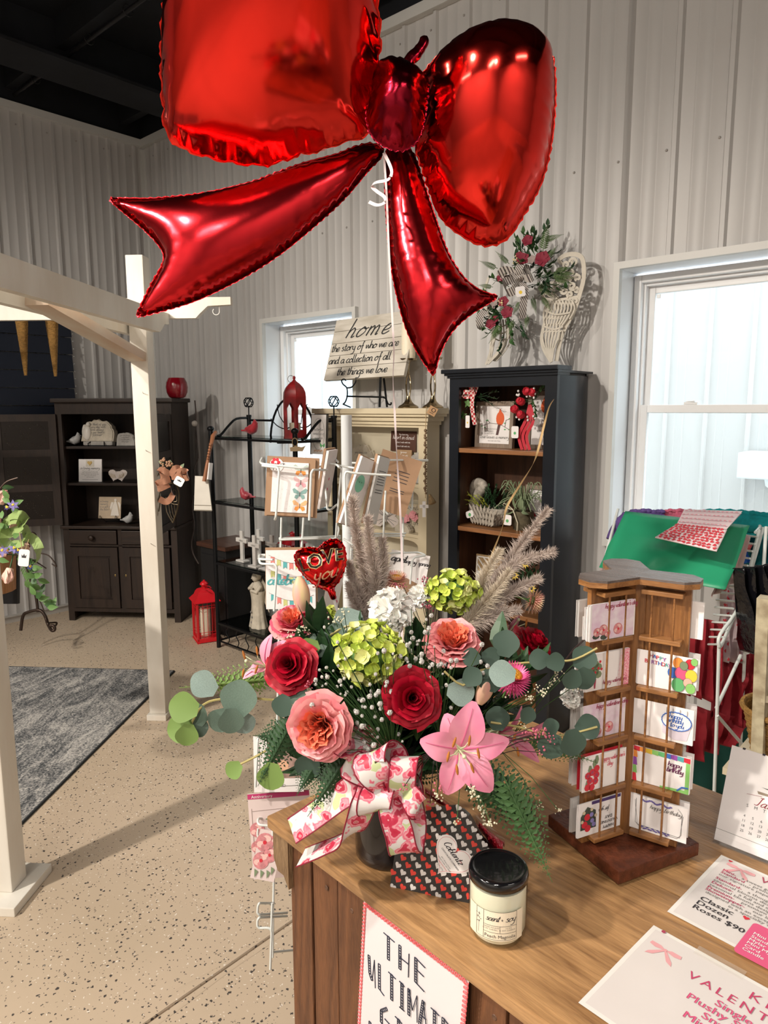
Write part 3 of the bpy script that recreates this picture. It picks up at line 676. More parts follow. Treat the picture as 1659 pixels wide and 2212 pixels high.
def hbase(px, y, z, turn=0): return hM @ TR((hloc(px, y, z), y, z)) @ Matrix.Rotation(turn, 4, 'Z')
STONE = mat('pale_cast_stone', (.58, .52, .42), .7, n=.2, ns=25, bump=.4, bs=40); STONE2 = mat('grey_cast_stone', (.42, .40, .37), .8, n=.2, ns=30, bump=.3, bs=40)
BIRDW = mat('weathered_white_resin', (.50, .50, .50), .6, n=.3, ns=40)
def rock(name, label, M, w_, h_, t_, m, lines, tilt=0, seed=0, cat='memorial stone'):
 o = thing(name, label, cat, M @ Matrix.Rotation(tilt, 4, 'X'))
 rnd = random.Random(seed); n = 22; poly = []
 for i in range(n):
  a = PI * i / (n - 1); rr = 1 + rnd.uniform(-.05, .05); poly.append((w_ / 2 * cos(a) * rr * (1 if abs(cos(a)) < .9 else .97), h_ * sin(a) ** .55 * rr))
 poly += [(-w_ * .47, 0), (w_ * .47, 0)]
 R = Matrix(((1, 0, 0, 0), (0, 0, 1, -t_ / 2), (0, 1, 0, 0), (0, 0, 0, 1)))
 P('stone_block', m, o, lambda b: (b.prism(poly, -t_ / 2, t_ / 2, R @ TR((0, 0, t_ / 2))), b.prism([(x * .93, y * .95 + h_ * .01) for x, y in poly], -.006, .0, Matrix(((1, 0, 0, 0), (0, 0, 1, -t_ / 2), (0, 1, 0, 0), (0, 0, 0, 1))))))
 T = Matrix(((1, 0, 0, 0), (0, 0, -1, -t_ / 2 - .007), (0, 1, 0, 0), (0, 0, 0, 1)))
 if lines: P('engraved_lettering', GREY_INK, o, lambda b: [script(b, s, 0, h_ * (.74 - k * .62 / len(lines)), w_ * .034 * (1.3 if len(s) < 8 else 1), w_ * .006, center=True, M=T) for k, s in enumerate(lines)])
 return o
big = rock('memorial_stone', 'large pale memorial stone with a sitting angel on the hutch top shelf', hbase(215, .10, S1 + .03), .25, .155, .06, STONE, ['we think of you', 'every day with', 'love always', 'in our hearts', 'forever'], -.15, 1)
P('angel_relief', mat('pearl_resin', (.72, .68, .62), .35), big, lambda b: (b.ball((-.075, -.035, .06), .04, 10, 8, sq=(.8, .5, 1.4)), b.ball((-.065, -.04, .12), .017, 10, 8), b.ball((-.1, -.03, .07), .035, 8, 6, sq=(.5, .3, 1.5))), True)
P('rough_underside', STONE2, big, lambda b: b.box((0, 0, -.005), (.22, .06, .05), bev=.012))
st = thing('plate_stand', 'small black stand holding the large memorial stone', 'stand', hbase(215, .10, S1))
P('stand_frame', BLACK_METAL, st, lambda b: (b.span((-.08, -.03, 0), (.08, .03, .006)), [b.tube([(s * .06, -.045, 0), (s * .06, -.05, .02), (s * .05, -.03, .03)], .004, 5) for s in (-1, 1)]))
rock('memorial_stone', 'small grey engraved stone beside the large memorial stone on the hutch', hbase(274, .10, S1), .145, .095, .04, STONE2, ['you are always', 'in my heart', 'my thoughts', 'and prayers'], -.1, 2)
bird('bird_figurine', 'small whitewashed bird figurine at the left end of the hutch top shelf', hbase(161, .10, S1) @ Matrix.Rotation(.1, 4, 'Z'), .11, BIRDW, beak=BIRDW)
bird('bird_figurine', 'small whitewashed bird figurine on the hutch worktop beside the tile', hbase(276, .07, S3) @ Matrix.Rotation(-.3, 4, 'Z'), .105, BIRDW, beak=BIRDW)
def plaque(name, label, M, w_, h_, t_, m, lean=.12, cat='plaque', M2=None):
 o = thing(name, label, cat, M @ Matrix.Rotation(-lean, 4, 'X')); P('board', m, o, lambda b: b.span((-w_ / 2, -t_, 0), (w_ / 2, 0, h_), .002)); return o
def facing(t_): return Matrix(((1, 0, 0, 0), (0, 0, -1, -t_ - .0004), (0, 1, 0, 0), (0, 0, 0, 1)))
o = plaque('heart_plaque', 'square white memorial plaque with a gold heart on the hutch middle shelf', hbase(197, .12, S2), .175, .165, .015, PAPER)
P('heart_tile', mat('light_tile', (.7, .66, .58), .4), o, lambda b: b.span((-.03, -.019, .11), (.03, -.015, .158)))
P('gold_heart', mat('gold_leaf', (.55, .38, .14), .4, .4), o, lambda b: b.prism(heart((0, .134), .036), 0, .004, facing(.019)))
P('lettering', GREY_INK, o, lambda b: (script(b, 'in loving memory', 0, .092, .009, .0018, center=True, M=facing(.015)), [block(b, s, 0, .075 - .011 * k, .010, 'CENTER', facing(.015)) for k, s in enumerate(('Those we love dont go away', 'they walk beside us every day', 'unseen, unheard, but always near', 'still loved, still missed', 'and very dear'))], b.flat([(-.06, .014), (.06, .014), (.06, .016), (-.06, .016)], .0, facing(.015))))
o = thing('wing_dish', 'white dish of two hearts shaped like open wings on the hutch middle shelf', 'ornament', hbase(254, .10, S2) @ Matrix.Rotation(-.2, 4, 'X'))
DISH = mat('blush_white_glaze', (.72, .64, .60), .3)
P('heart_dish', DISH, o, lambda b: [b.prism([(x * 1.0, y * .8 + .047) for x, y in heart((s * .018, 0), .115, rot=s * .25)], -.006 - .004 * (s + 1), .006 - .004 * (s + 1), Matrix(((1, 0, 0, 0), (0, 0, -1, 0), (0, 1, 0, 0), (0, 0, 0, 1)))) for s in (-1, 1)], 'auto')
P('feather_line', mat('gold_paint', (.55, .42, .15), .4), o, lambda b: [b.tube([(s * (.012 + k * .011), -.012, .03), (s * (.02 + k * .013), -.014, .055 + .004 * k)], .0012, 4) for s in (-1, 1) for k in range(4)], kind='stuff')
o = plaque('angel_tile', 'tan tile with a white angel, propped on a wire stand on the hutch worktop', hbase(238, .12, S3 + .035), .17, .16, .012, mat('tan_parchment', (.55, .43, .30), .5, n=.2, ns=8), .2)
P('angel_picture', mat('white_gown', (.72, .66, .58), .5), o, lambda b: (b.prism([(.01, .02), (.075, .02), (.06, .09), (.05, .125), (.035, .125), (.022, .09)], 0, .004, facing(.012)), b.prism([(.012, .06), (.03, .12), (.012, .12), (.002, .08)], 0, .003, facing(.012)), b.prism([(.082, .06), (.06, .12), (.072, .12), (.084, .1)], 0, .003, facing(.012)), b.prism(circ((.043, .136), .01), 0, .004, facing(.012))))
P('lettering', GREY_INK, o, lambda b: [script(b, s, -.075, .12 - k * .02, .008, .0014, M=facing(.012)) for k, s in enumerate(('a loving', 'memory', 'is a gift of', 'the heart'))])
st = thing('wire_easel', 'small black wire easel under the tan angel tile', 'stand', hbase(238, .12, S3))
P('wire', BLACK_METAL, st, lambda b: [b.tube([(s * .055, .06, 0), (s * .06, -.0, .035), (s * .06, -.03, .03)] + [(s * .06 - .0, -.03 - .0 + .012 * sin(a), .045 - .015 * cos(a)) for a in [k * PI / 4 for k in range(8)]], .0022, 5) for s in (-1, 1)] + [b.tube([(-.055, .04, .01), (.055, .04, .01)], .002, 5)])
o = plaque('framed_saying', 'narrow white plaque standing at the right end of the hutch top shelf', hbase(346, .14, S1), .12, .145, .012, PAPER)
P('lettering', GREY_INK, o, lambda b: (b.flat([(-.01, .105), (.012, .105), (.012, .135), (-.01, .135)], 0, facing(.012)), [block(b, s, 0, .08 - .018 * k, .011, 'CENTER', facing(.012)) for k, s in enumerate(('Forever', 'in our', 'hearts', 'always'))]))
o = plaque('framed_saying', 'tan framed plaque low behind the open right hutch door', hbase(356, .14, S3 + .01), .11, .17, .012, mat('tan_parchment', (.5, .4, .3)))
P('lettering', GREY_INK, o, lambda b: script(b, 'love', 0, .08, .012, .002, center=True, M=facing(.012)))
vz = thing('ruby_vase', 'round ruby red crackle glass vase on top of the dark hutch', 'vase', hM @ TR((hloc(383, .12, Hh), .12, Hh)))
P('bowl', mat('ruby_crackle_glass', (.22, .004, .012), .12, coat=.6, bump=.25, bs=50), vz, lambda b: b.lathe([(.042, 0), (.058, .01), (.072, .04), (.077, .075), (.072, .11), (.06, .135), (.056, .142), (.052, .138), (.06, .11), (.065, .07), (.04, .02), (0, .015)], 28), True)
co = thing('power_cord', 'thin dark power cord with a round dimmer running down beside the hutch', 'cord', hp(Wh + .02, .1, 0))
cp = [atD(x_, y_, 5.12) for x_, y_ in ((421, 865), (424, 900), (423, 915), (426, 960), (428, 990), (420, 1015), (424, 1050), (415, 1090), (420, 1135), (414, 1170), (417, 1195), (429, 1218))]
P('cable', mat('brown_cable', (.05, .035, .03), .5), co, lambda b: b.tube(smooth_path(cp, 3), .005, 5), True, world=True)
P('dimmer', mat('ivory_plastic', (.40, .36, .32), .4), co, lambda b: b.ball(cp[2] + V((.0, -.01, 0)), .022, 12, 8), True, world=True)
# small stool-table behind
o = thing('plant_stand_table', 'small black side table with a brown wooden top between hutch and black shelves', 'side table', (-4.06, 2.9, 0))
P('table_top', wood('brown_top', (.03, .012, .008), (.09, .035, .02), 0, 1, .3), o, lambda b: b.span((-.17, -.17, .60), (.17, .17, .63), .004))
P('cabinet_body', mat('black_paint', (.01, .01, .011), .5), o, lambda b: (b.span((-.15, -.15, .0), (.15, .15, .6)), b.span((-.13, -.155, .05), (.13, -.15, .55), .002)))
# red lantern on the floor
lantern('red_lantern', 'bright red metal lantern with a white candle, standing on the floor beside the hutch', atZ(437, 1378, 0) and frame((.93, -.36, 0), (.36, .93, 0), (-3.985, 2.62, 0)), .145, .42, mat('bright_red_enamel', (.62, .012, .02), .35, coat=.2), 'red floor lantern')
# ================================================================== BLACK ETAGERE
ex, ey = -3.792, 2.586; eW, eD = .80, .30
et = thing('etagere', 'black wrought iron shelf rack with glass shelves standing before the small window', 'shelf rack', (ex, ey, 0))
for x_, y_, z_ in ((0, 0, 1.41), (eW, 0, 1.41), (0, eD, 1.50), (eW, eD, 1.50)):
 P('upright', BLACK_METAL, et, lambda b: b.tube([(x_, y_, 0), (x_, y_, z_)], .014 if y_ == 0 else .015, 10), 'auto')
 if y_ == 0: P('ball_finial', BLACK_METAL, et, lambda b: b.ball((x_, y_, z_ + .012), .022, 12, 8, sq=(1, 1, .8)), True)
 else:
  def wov(b):
   for k in range(4):
    A = Matrix.Rotation(k * PI / 4, 4, 'Z') @ Matrix.Rotation(.5, 4, 'X'); b.tube([A @ V((.031 * cos(a), 0, .034 * sin(a))) for a in [2 * PI * i / 14 for i in range(14)]], .003, 5, closed=True, M=TR((x_, y_, z_ + .085)))
   b.tube([(x_, y_, z_), (x_, y_, z_ + .055)], .004, 6); b.lathe([(.018, -.01), (.018, .004), (.004, .006)], 10, TR((x_, y_, z_)))
  P('woven_finial', BLACK_METAL, et, wov, True)
SHGLASS = clear('smoked_glass_shelf', (.42, .48, .47))
EZ = (1.37, .965, .572, .172)
for z in EZ:
 P('shelf_rail', BLACK_METAL, et, lambda b: (b.bar((0, 0, z - .008), (eW, 0, z - .008), .014, .016), b.bar((0, eD, z - .008), (eW, eD, z - .008), .014, .016), b.bar((0, 0, z - .008), (0, eD, z - .008), .014, .016), b.bar((eW, 0, z - .008), (eW, eD, z - .008), .014, .016)))
 P('glass_shelf', SHGLASS, et, lambda b: b.span((.01, .01, z), (eW - .01, eD - .01, z + .006)))
def vine(b):
 for s, yy in ((0, 0), (1, eD)):
  b.tube([(0, yy, .045), (eW, yy, .045)], .006, 6)
  for k in range(7): x_ = .1 + k * .1; b.tube(smooth_path([(x_, yy, .045), (x_ + .02, yy, .08), (x_ - .01, yy, .12), (x_ + .01, yy, .165)], 3), .0035, 5)
 for xx in (0, eW): b.tube([(xx, 0, .045), (xx, eD, .045)], .006, 6)
P('vine_rail', BLACK_METAL, et, vine, True)
ac = atY(632, 940, ey + eD); ax_ = ac.x - ex
def arch(b):
 r = .215; c = (ax_, eD, 1.37); b.tube([V((c[0] + r * cos(a), eD, 1.33 + (r * 1.32) * sin(a))) for a in [PI * k / 20 for k in range(21)]], .007, 8)
 b.tube(smooth_path([(c[0] + .2, eD, 1.36), (c[0] + .215, eD * .6, 1.35), (c[0] + .16, .05, 1.35), (eW, 0, 1.36)], 3), .006, 6)
 b.tube(smooth_path([(c[0] - .205, eD, 1.48), (c[0] - .15, eD, 1.44), (c[0] - .07, eD, 1.42), (c[0] + .02, eD, 1.44), (c[0] + .12, eD, 1.43), (c[0] + .2, eD, 1.47)], 3), .004, 5)
 b.tube(smooth_path([(c[0] - .14, eD, 1.57), (c[0] - .12, eD, 1.50), (c[0] - .06, eD, 1.44)], 3), .003, 5); b.tube(smooth_path([(c[0] + .14, eD, 1.57), (c[0] + .1, eD, 1.53), (c[0] + .08, eD, 1.45)], 3), .003, 5)
 b.tube([(0, eD, 1.47), (c[0] - .2, eD, 1.47)], .007, 8); b.tube([(eW, eD, 1.47), (c[0] + .2, eD, 1.47)], .007, 8)
 for xx in (0, eW): b.tube(smooth_path([(xx, eD, 1.485), (xx, eD - .1, 1.48), (xx, eD - .16, 1.44), (xx, .08, 1.385), (xx, .05, 1.375)], 3), .008, 8)
P('arched_back', BLACK_METAL, et, arch, True)
def eon(px, y, k):
 z = EZ[k] + .0065; lo = atY(px, 900, ey + y); return V((lo.x, ey + y, z))
CARD = mat('cardinal_red', (.42, .012, .025), .7, sheen=.4, n=.2, ns=60)
face_l = Matrix.Rotation(radians(25), 4, 'Z')
bird('cardinal_figurine', 'plump red cardinal figurine on the top shelf of the black rack', TR(eon(541, .13, 0)) @ Matrix.Rotation(radians(15), 4, 'Z'), .115, CARD, face=None)
bird('cardinal_figurine', 'rose red masked cardinal figurine on the second shelf of the black rack', TR(eon(527, .10, 1)) @ Matrix.Rotation(radians(205), 4, 'Z'), .10, mat('rose_glaze', (.42, .06, .08), .35, n=.3, ns=30), face=INK, beak=ORANGE_INK)
# tall open lantern on the top shelf
lo = eon(637, .16, 0)
ln = thing('red_lantern', 'tall red domed lantern with arched openings on the top shelf of the black rack', 'lantern', TR(lo) @ Matrix.Rotation(.45, 4, 'Z'))
REDPATINA = mat('worn_red_metal', (.40, .010, .015), .4, n=.5, ns=14, n2=(.16, .01, .01))
def octshell(b):
 n = 6; R0 = .072; h0 = .235
 for k in range(n):
  a0 = 2 * PI * k / n; a1 = 2 * PI * (k + 1) / n; p = V((R0 * cos(a0), R0 * sin(a0), 0)); q = V((R0 * cos(a1), R0 * sin(a1), 0)); M = frame(q - p, (0, 0, 1), p); w_ = (q - p).length
  out = [(0, 0), (w_, 0), (w_, h0), (0, h0)]
  b.add([(0, 0, 0), (w_, 0, 0), (w_, .045, 0), (0, .045, 0), (w_ * .2, .045, 0), (w_ * .8, .045, 0), (w_ * .8, .17, 0), (w_ * .2, .17, 0), (w_ * .5, .205, 0), (w_, h0, 0), (0, h0, 0), (w_, .17, 0), (0, .17, 0)],
    [(0, 1, 2, 3), (3, 4, 7, 12), (5, 2, 11, 6), (12, 7, 8, 10), (8, 6, 11, 9), (10, 8, 9)], M)
P('pierced_side', REDPATINA, ln, octshell); solid(bpy.data.objects[ln.children[0].name], .004)
P('dome', REDPATINA, ln, lambda b: b.lathe([(.072, .235), (.069, .262), (.055, .29), (.033, .312), (.012, .326), (.006, .335), (.010, .343), (.007, .352), (0, .357)], 6), 'auto')
P('floor_plate', REDPATINA, ln, lambda b: b.lathe([(.075, 0), (.075, .006), (0, .006)], 6))
P('hanging_ring', BLACK_METAL, ln, lambda b: b.tube([(-.02 + .02 * cos(a), 0, .338 + .02 * sin(a)) for a in [2 * PI * k / 12 for k in range(12)]], .0015, 5, closed=True), True)
c = thing('pillar_candle', 'short ivory pillar candle inside the tall red domed lantern', 'candle', TR(lo + V((0, 0, .007))))
P('wax', CREAM_WAX, c, lambda b: b.lathe([(.032, 0), (.033, .075), (.03, .08), (.02, .075), (0, .074)], 20), True); P('wick', INK, c, lambda b: b.tube([(0, 0, .074), (-.004, 0, .095)], .0012, 4))
# crosses
CROSSM = mat('whitewashed_cross', (.62, .60, .57), .6, n=.12, ns=30)
def crossfig(px, y, label, m, s=1.0, turn=0):
 o = thing('standing_cross', label, 'cross', TR(eon(px, y, 2)) @ Matrix.Rotation(turn, 4, 'Z'))
 P('upright', m, o, lambda b: b.span((-.015 * s, -.008, .012), (.015 * s, .008, .20 * s), .003)); P('arm', m, o, lambda b: b.span((-.055 * s, -.009, .125 * s), (.055 * s, .009, .152 * s), .003)); P('foot', m, o, lambda b: b.span((-.04 * s, -.025, 0), (.04 * s, .025, .012), .002))
 P('lettering', GREY_INK, o, lambda b: script(b, 'believe', 0, .133 * s, .006, .0012, center=True, M=facing(.0092)))
crossfig(514, .10, 'white standing cross, leftmost on the third shelf of the black rack', CROSSM)
crossfig(541, .05, 'white standing cross with grey edges, in front of the other crosses', mat('greywashed_cross', (.56, .53, .50), .6, n=.15, ns=30), 1.0)
crossfig(551, .22, 'white standing cross at the back of the group of crosses', CROSSM, .98)
crossfig(580, .16, 'grey standing cross, rightmost of the group on the third shelf', mat('taupe_cross', (.30, .27, .25), .6), .95)
o = thing('folded_cards', 'small stack of white cards lying flat on the third shelf before the crosses', 'cards', TR(eon(566, .05, 2)))
for k in range(3): P('card', PAPER, o, lambda b: b.box((k * .008, -k * .004, .003 + k * .005), (.09, .05, .004), Matrix.Rotation(.1 * k, 4, 'Z')))
# angel statue
o = thing('angel_statue', 'pale stone angel statue with paw prints on the bottom shelf of the black rack', 'statue', TR(eon(545, .10, 3)) @ Matrix.Rotation(-.2, 4, 'Z'))
P('robe', STONE, o, lambda b: b.grid(lambda u, v: (lambda r, a: V((r * cos(a), r * .75 * sin(a), .24 * v + .0)))((.058 - .052 * v + .045 * v ** 3) * (1 + .10 * sin(8 * 2 * PI * u) * (1 - v)) + .012, 2 * PI * u), 40, 10), True)
P('torso', STONE, o, lambda b: (b.ball((0, 0, .25), .045, 12, 8, sq=(1, .7, 1.1)), b.tube([(-.045, 0, .27), (-.05, -.03, .24), (-.01, -.05, .255), (.02, -.05, .262)], [.014, .013, .011, .008], 8), b.tube([(.045, 0, .27), (.045, -.03, .235), (.01, -.05, .245)], [.014, .013, .010], 8)), True)
P('head', STONE, o, lambda b: (b.ball((0, -.012, .322), .026, 12, 9, sq=(.85, .95, 1.15)), b.ball((0, .002, .33), .027, 12, 9, sq=(1, .9, 1.05)), b.ball((0, -.038, .318), .004, 6, 4)), True)
P('wing', STONE, o, lambda b: [leaf(b, TR((s * .01, .03, .31)) @ Matrix.Rotation(s * 2.75 + .0, 4, 'Y') @ Matrix.Rotation(PI / 2, 4, 'X') @ Matrix.Rotation(0, 4, 'Z'), .22, .085, 0, .1, 6) for s in (-1, 1)], True)
P('paw_print', GREY_INK, o, lambda b: [b.ball((x_, -.048 + .03 * z_, z_), .008, 8, 5, sq=(1, .5, 1)) for x_, z_ in ((-.01, .10), (.004, .07), (-.004, .035))], True)
# little red house-lantern and slim window picture
lantern('red_lantern', 'small dark red lantern on the third shelf near the right post of the black rack', TR(eon(626, .20, 2)), .11, .23, mat('deep_red_metal', (.30, .008, .015), .4), None)
q = atY(672, 985, 2.76)
o = plaque('framed_butterfly_verse', 'slim white framed verse with a green butterfly hanging right of the tall red lantern', frame((1, 0, 0), (0, 1, 0), (atY(690, 950, 2.78).x, 2.78, 1.285)), .125, .225, .012, PAPER, .05)
P('frame_edge', mat('charcoal_edge', (.08, .08, .08)), o, lambda b: (b.span((-.066, -.014, -.003), (-.0625, .002, .228)), b.span((.0625, -.014, -.003), (.066, .002, .228)), b.span((-.066, -.014, .225), (.066, .002, .228))))
P('lettering', GREY_INK, o, lambda b: ([script(b, s, 0, .135 - .024 * k, .008, .0012, center=True, M=facing(.012)) for k, s in enumerate(('butterflies', 'remind us of', 'memories', 'dear'))], b.tube([V((.05 * cos(a), -.013, .115 + .09 * sin(a))) for a in [2 * PI * k / 24 for k in range(24)]], .0008, 4, closed=True)))
P('butterfly_print', GREEN_INK, o, lambda b: [b.flat([(.035, .05), (.035 + s * .018, .066), (.035 + s * .02, .05), (.035 + s * .012, .038)], .0006, facing(.012)) for s in (-1, 1)])
P('floral_print', mat('peach_ink', (.75, .5, .35)), o, lambda b: [b.flat(circ((-.03 + k * .012, .018 + .004 * (k % 2)), .006, 8), .0006, facing(.012)) for k in range(6)])
# rustic washboard-like scoop hanging from the front post
o = thing('hanging_crock_tag', 'cream enamel ornament hanging by a wooden handle from the left post of the rack', 'hanging ornament', atD(438, 1100, 4.35))
HP_ = frame(RT, UP, atD(438, 1100, 4.35)); INVH = None
def loc(px, py, D, dz=0): return atD(px, py, D)
P('enamel_body', mat('cream_enamel', (.70, .66, .58), .4, n=.08, ns=12), o, lambda b: b.add([atD(419, 1102, 4.33), atD(458, 1103, 4.33), atD(449, 1029, 4.34), atD(421, 1028, 4.34), atD(419, 1102, 4.41), atD(458, 1103, 4.41), atD(449, 1029, 4.39), atD(421, 1028, 4.39)], [(0, 1, 2, 3), (5, 4, 7, 6), (1, 5, 6, 2), (4, 0, 3, 7), (3, 2, 6, 7), (4, 5, 1, 0)]), world=True)
P('rolled_rim', mat('chipped_rim', (.30, .27, .22), .5), o, lambda b: (b.tube([atD(419, 1102, 4.325), atD(458, 1103, 4.325)], .004, 5), b.tube([atD(419.5, 1091, 4.328), atD(456.5, 1092, 4.328)], .0015, 5), b.tube([atD(458, 1103, 4.325), atD(449, 1029, 4.335)], .002, 5)), world=True)
P('wooden_handle', mat('tan_leather_wood', (.42, .17, .08), .5, n=.3, ns=20), o, lambda b: (b.tube([atD(441, 1040, 4.31), atD(446, 1010, 4.31), atD(453, 975, 4.32), atD(460, 942, 4.34), atD(466, 934, 4.4)], [.012, .011, .009, .014, .012], 8), [b.ball(atD(449 + k * 1.1, 990 - k * 6, 4.30), .009, 6, 4) for k in range(6)]), True, world=True)
P('linen_tassel', PAPER, o, lambda b: (b.bar(atD(452, 1036, 4.32), atD(455, 1000, 4.32), .03, .01), b.bar(atD(448, 1018, 4.33), atD(449, 995, 4.33), .02, .01)), world=True)
# two small ornament tags hanging at the right post
o = thing('twine_tag', 'small tan ornament hanging by twine from the right front post of the black rack', 'hanging ornament', atD(640, 975, 3.85))
P('wooden_bird', mat('tan_wood', (.62, .47, .28), .6), o, lambda b: b.prism([(-.03, 0), (.035, 0), (.05, .03), (.03, .022), (0, .028), (-.035, .02)], 0, .006, frame(RT, UP, (0, 0, 0))))
P('twine', mat('jute_twine', (.5, .36, .2), .9), o, lambda b: b.tube(arc((-.01, 0, .05), .022, 0, 2 * PI, 12), .0025, 4), True)
# ================================================================== CREAM CABINET
CREAM = mat('cream_paint', (.66, .57, .40), .4, n=.06, ns=5); CREAMIN = mat('cream_interior', (.55, .50, .38), .5)
cx0, cx1, cy0, cz = -3.178, -2.393, 3.0, 1.50
cc = thing('cream_display_cabinet', 'cream painted display cabinet with moulded top standing under the home sign', 'cabinet', (cx0, cy0, 0))
cw, cd = cx1 - cx0, YB - .055 - cy0
for x_ in (0, cw - .02): P('side_panel', CREAM, cc, lambda b: b.span((x_, .02, 0), (x_ + .02, cd, cz)))
P('back_panel', CREAMIN, cc, lambda b: b.span((.02, cd - .01, .05), (cw - .02, cd, cz)))
def crown(b):
 prof = [(0, 1.455), (.012, 1.46), (.012, 1.475), (.028, 1.482), (.03, 1.50), (.05, 1.515), (.062, 1.53), (.062, 1.545), (0, 1.545)]
 for i in range(len(prof) - 1):
  (a, z0), (c, z1) = prof[i], prof[i + 1]
  if z1 - z0 > .001: m = max(a, c); b.span((-m, -m, z0), (cw + m, cd, z1))
P('crown_moulding', CREAM, cc, crown)
def face(b):
 b.span((0, 0, 0), (.035, .02, 1.46)); b.span((cw - .058, 0, 0), (cw, .02, 1.46)); b.span((.035, 0, 1.44), (cw - .058, .02, 1.46)); b.span((.035, 0, 0), (cw - .058, .02, .25))
P('face_frame', CREAM, cc, face)
ZC1, ZC2, ZC3 = 1.128, .845, .56
for z in (ZC1, ZC2, ZC3, .26):
 P('shelf', CREAM, cc, lambda b: b.span((.02, .012, z - .02), (cw - .02, cd - .01, z), .002))
 if z > .3: P('scalloped_valance', CREAM, cc, lambda b: (b.prism([(.035, z - .02), (.035, z - .075), (.045, z - .055), (.07, z - .04), (.11, z - .034), (cw - .13, z - .034), (cw - .09, z - .04), (cw - .065, z - .055), (cw - .058, z - .075), (cw - .058, z - .02)], -.012, -.002, Matrix(((1, 0, 0, 0), (0, 0, -1, 0), (0, 1, 0, 0), (0, 0, 0, 1))))))
def con(px, y, z): lo = atY(px, 1000, cy0 + y); return V((lo.x, cy0 + y, z))
o = rock('memorial_stone', 'big ivory memorial stone with dark script on the top shelf of the cream cabinet', TR(con(783, .09, ZC1)), .24, .20, .03, STONE, ['you love is in', 'heaven', 'and home', 'in our hearts'], -.05, 5)
BROWN = mat('brown_board', (.085, .035, .022), .5, n=.2, ns=9); TAN = mat('tan_board', (.42, .27, .15), .6, n=.1, ns=12)
def sign(name, label, loc, w_, h_, m, lines, lm, size, t_=.012, cat='sign', lean=.06):
 o = plaque(name, label, TR(loc), w_, h_, t_, m, lean, cat)
 P('lettering', lm, o, lambda b: [script(b, s, 0, h_ * (.80 - k * .72 / max(1, len(lines) - .3)), size * (1.5 if i_ else 1), size * .16, center=True, M=facing(t_)) if i_ else block(b, s, 0, h_ * (.80 - k * .72 / max(1, len(lines) - .3)), size * 1.6, 'CENTER', facing(t_)) for k, (s, i_) in enumerate(lines)]); return o
sign('hanging_sign', 'dark brown lettered board hung high in the cream cabinet', con(873, .10, 1.30), .19, .115, BROWN, [('You have my', 0), ('heart in cloud', 1), ('when I walk with me', 0), ('when I talk with me', 0)], PAPER, .0078, cat='plaque')
sign('hanging_sign', 'tan lettered board below the dark brown board in the cream cabinet', con(874, .085, 1.215), .115, .095, TAN, [('forever', 0), ('love', 1), ('always', 0)], PAPER, .010, cat='plaque')
rock('memorial_stone', 'smooth grey memorial stone at the right end of the cream cabinet top shelf', TR(con(907, .07, ZC1)), .17, .17, .03, STONE2, ['forever', 'loved'], -.05, 6)
o = thing('butterfly_ornament', 'white butterfly with open wings on the second shelf of the cream cabinet', 'ornament', TR(con(835, .08, ZC2)) @ Matrix.Rotation(.3, 4, 'Z'))
BF = [(0, .06), (.03, .12), (.085, .165), (.10, .15), (.085, .09), (.055, .075), (.08, .05), (.07, .012), (.04, .005), (0, .045)]
for s in (-1, 1): P('wing', DISH, o, lambda b: b.prism([(s * x_, z_) for x_, z_ in BF][::s], -.004, .004, Matrix(((1, 0, 0, 0), (0, 0, -1, 0), (0, 1, 0, 0), (0, 0, 0, 1)))))
P('wing_vein', GREY_INK, o, lambda b: [b.tube([(0, -.006, .06), (s * x_, -.006, z_)], .0012, 4) for s in (-1, 1) for x_, z_ in ((.075, .145), (.08, .12), (.07, .10), (.065, .04), (.05, .02))], kind='stuff')
P('body', STONE2, o, lambda b: b.ball((0, 0, .07), .045, 8, 8, sq=(.16, .2, 1)), True)
o = sign('floral_plaque', 'tan verse plaque with pink blossoms on the second shelf of the cream cabinet', con(893, .08, ZC2), .17, .16, mat('pale_parchment', (.60, .52, .38), .5), [('remember', 1), ('the love', 0), ('and god', 1)], INK, .009)
PB = mat('blossom_pink', (.80, .35, .38), .6)
for x_, z_ in ((-.055, .05), (-.03, .075), (.01, .10), (.03, .085)): P('blossom', PB, o, lambda b: petal_flower(b, zto((0, -1, .2), (x_, -.022, z_), x_ * 30), .026, 5, .9, .25), True)
P('twig', mat('twig_brown', (.12, .07, .04)), o, lambda b: b.tube([(-.08, -.02, .02), (-.05, -.022, .05), (0, -.022, .09), (.05, -.02, .11)], .003, 5))
o = rock('memorial_stone', 'small tan oval stone in front of the floral plaque in the cream cabinet', TR(con(873, .04, ZC2)), .12, .05, .03, STONE, [], 0, 8)
for k, (px, w_, h_, lb) in enumerate(((800, .13, .10, 'cream boxed ornament at the left of the third cabinet shelf'), (880, .12, .14, 'tan boxed plaque at the right of the third cabinet shelf'))):
 o = plaque('small_plaque', lb, TR(con(px, .08, ZC3)), w_, h_, .02, (STONE, TAN)[k]); P('printed_line', GREY_INK, o, lambda b: [b.flat([(-.03, z_), (.03, z_), (.03, z_ + .004), (-.03, z_ + .004)], 0, facing(.02)) for z_ in (.04, .055, .07)])
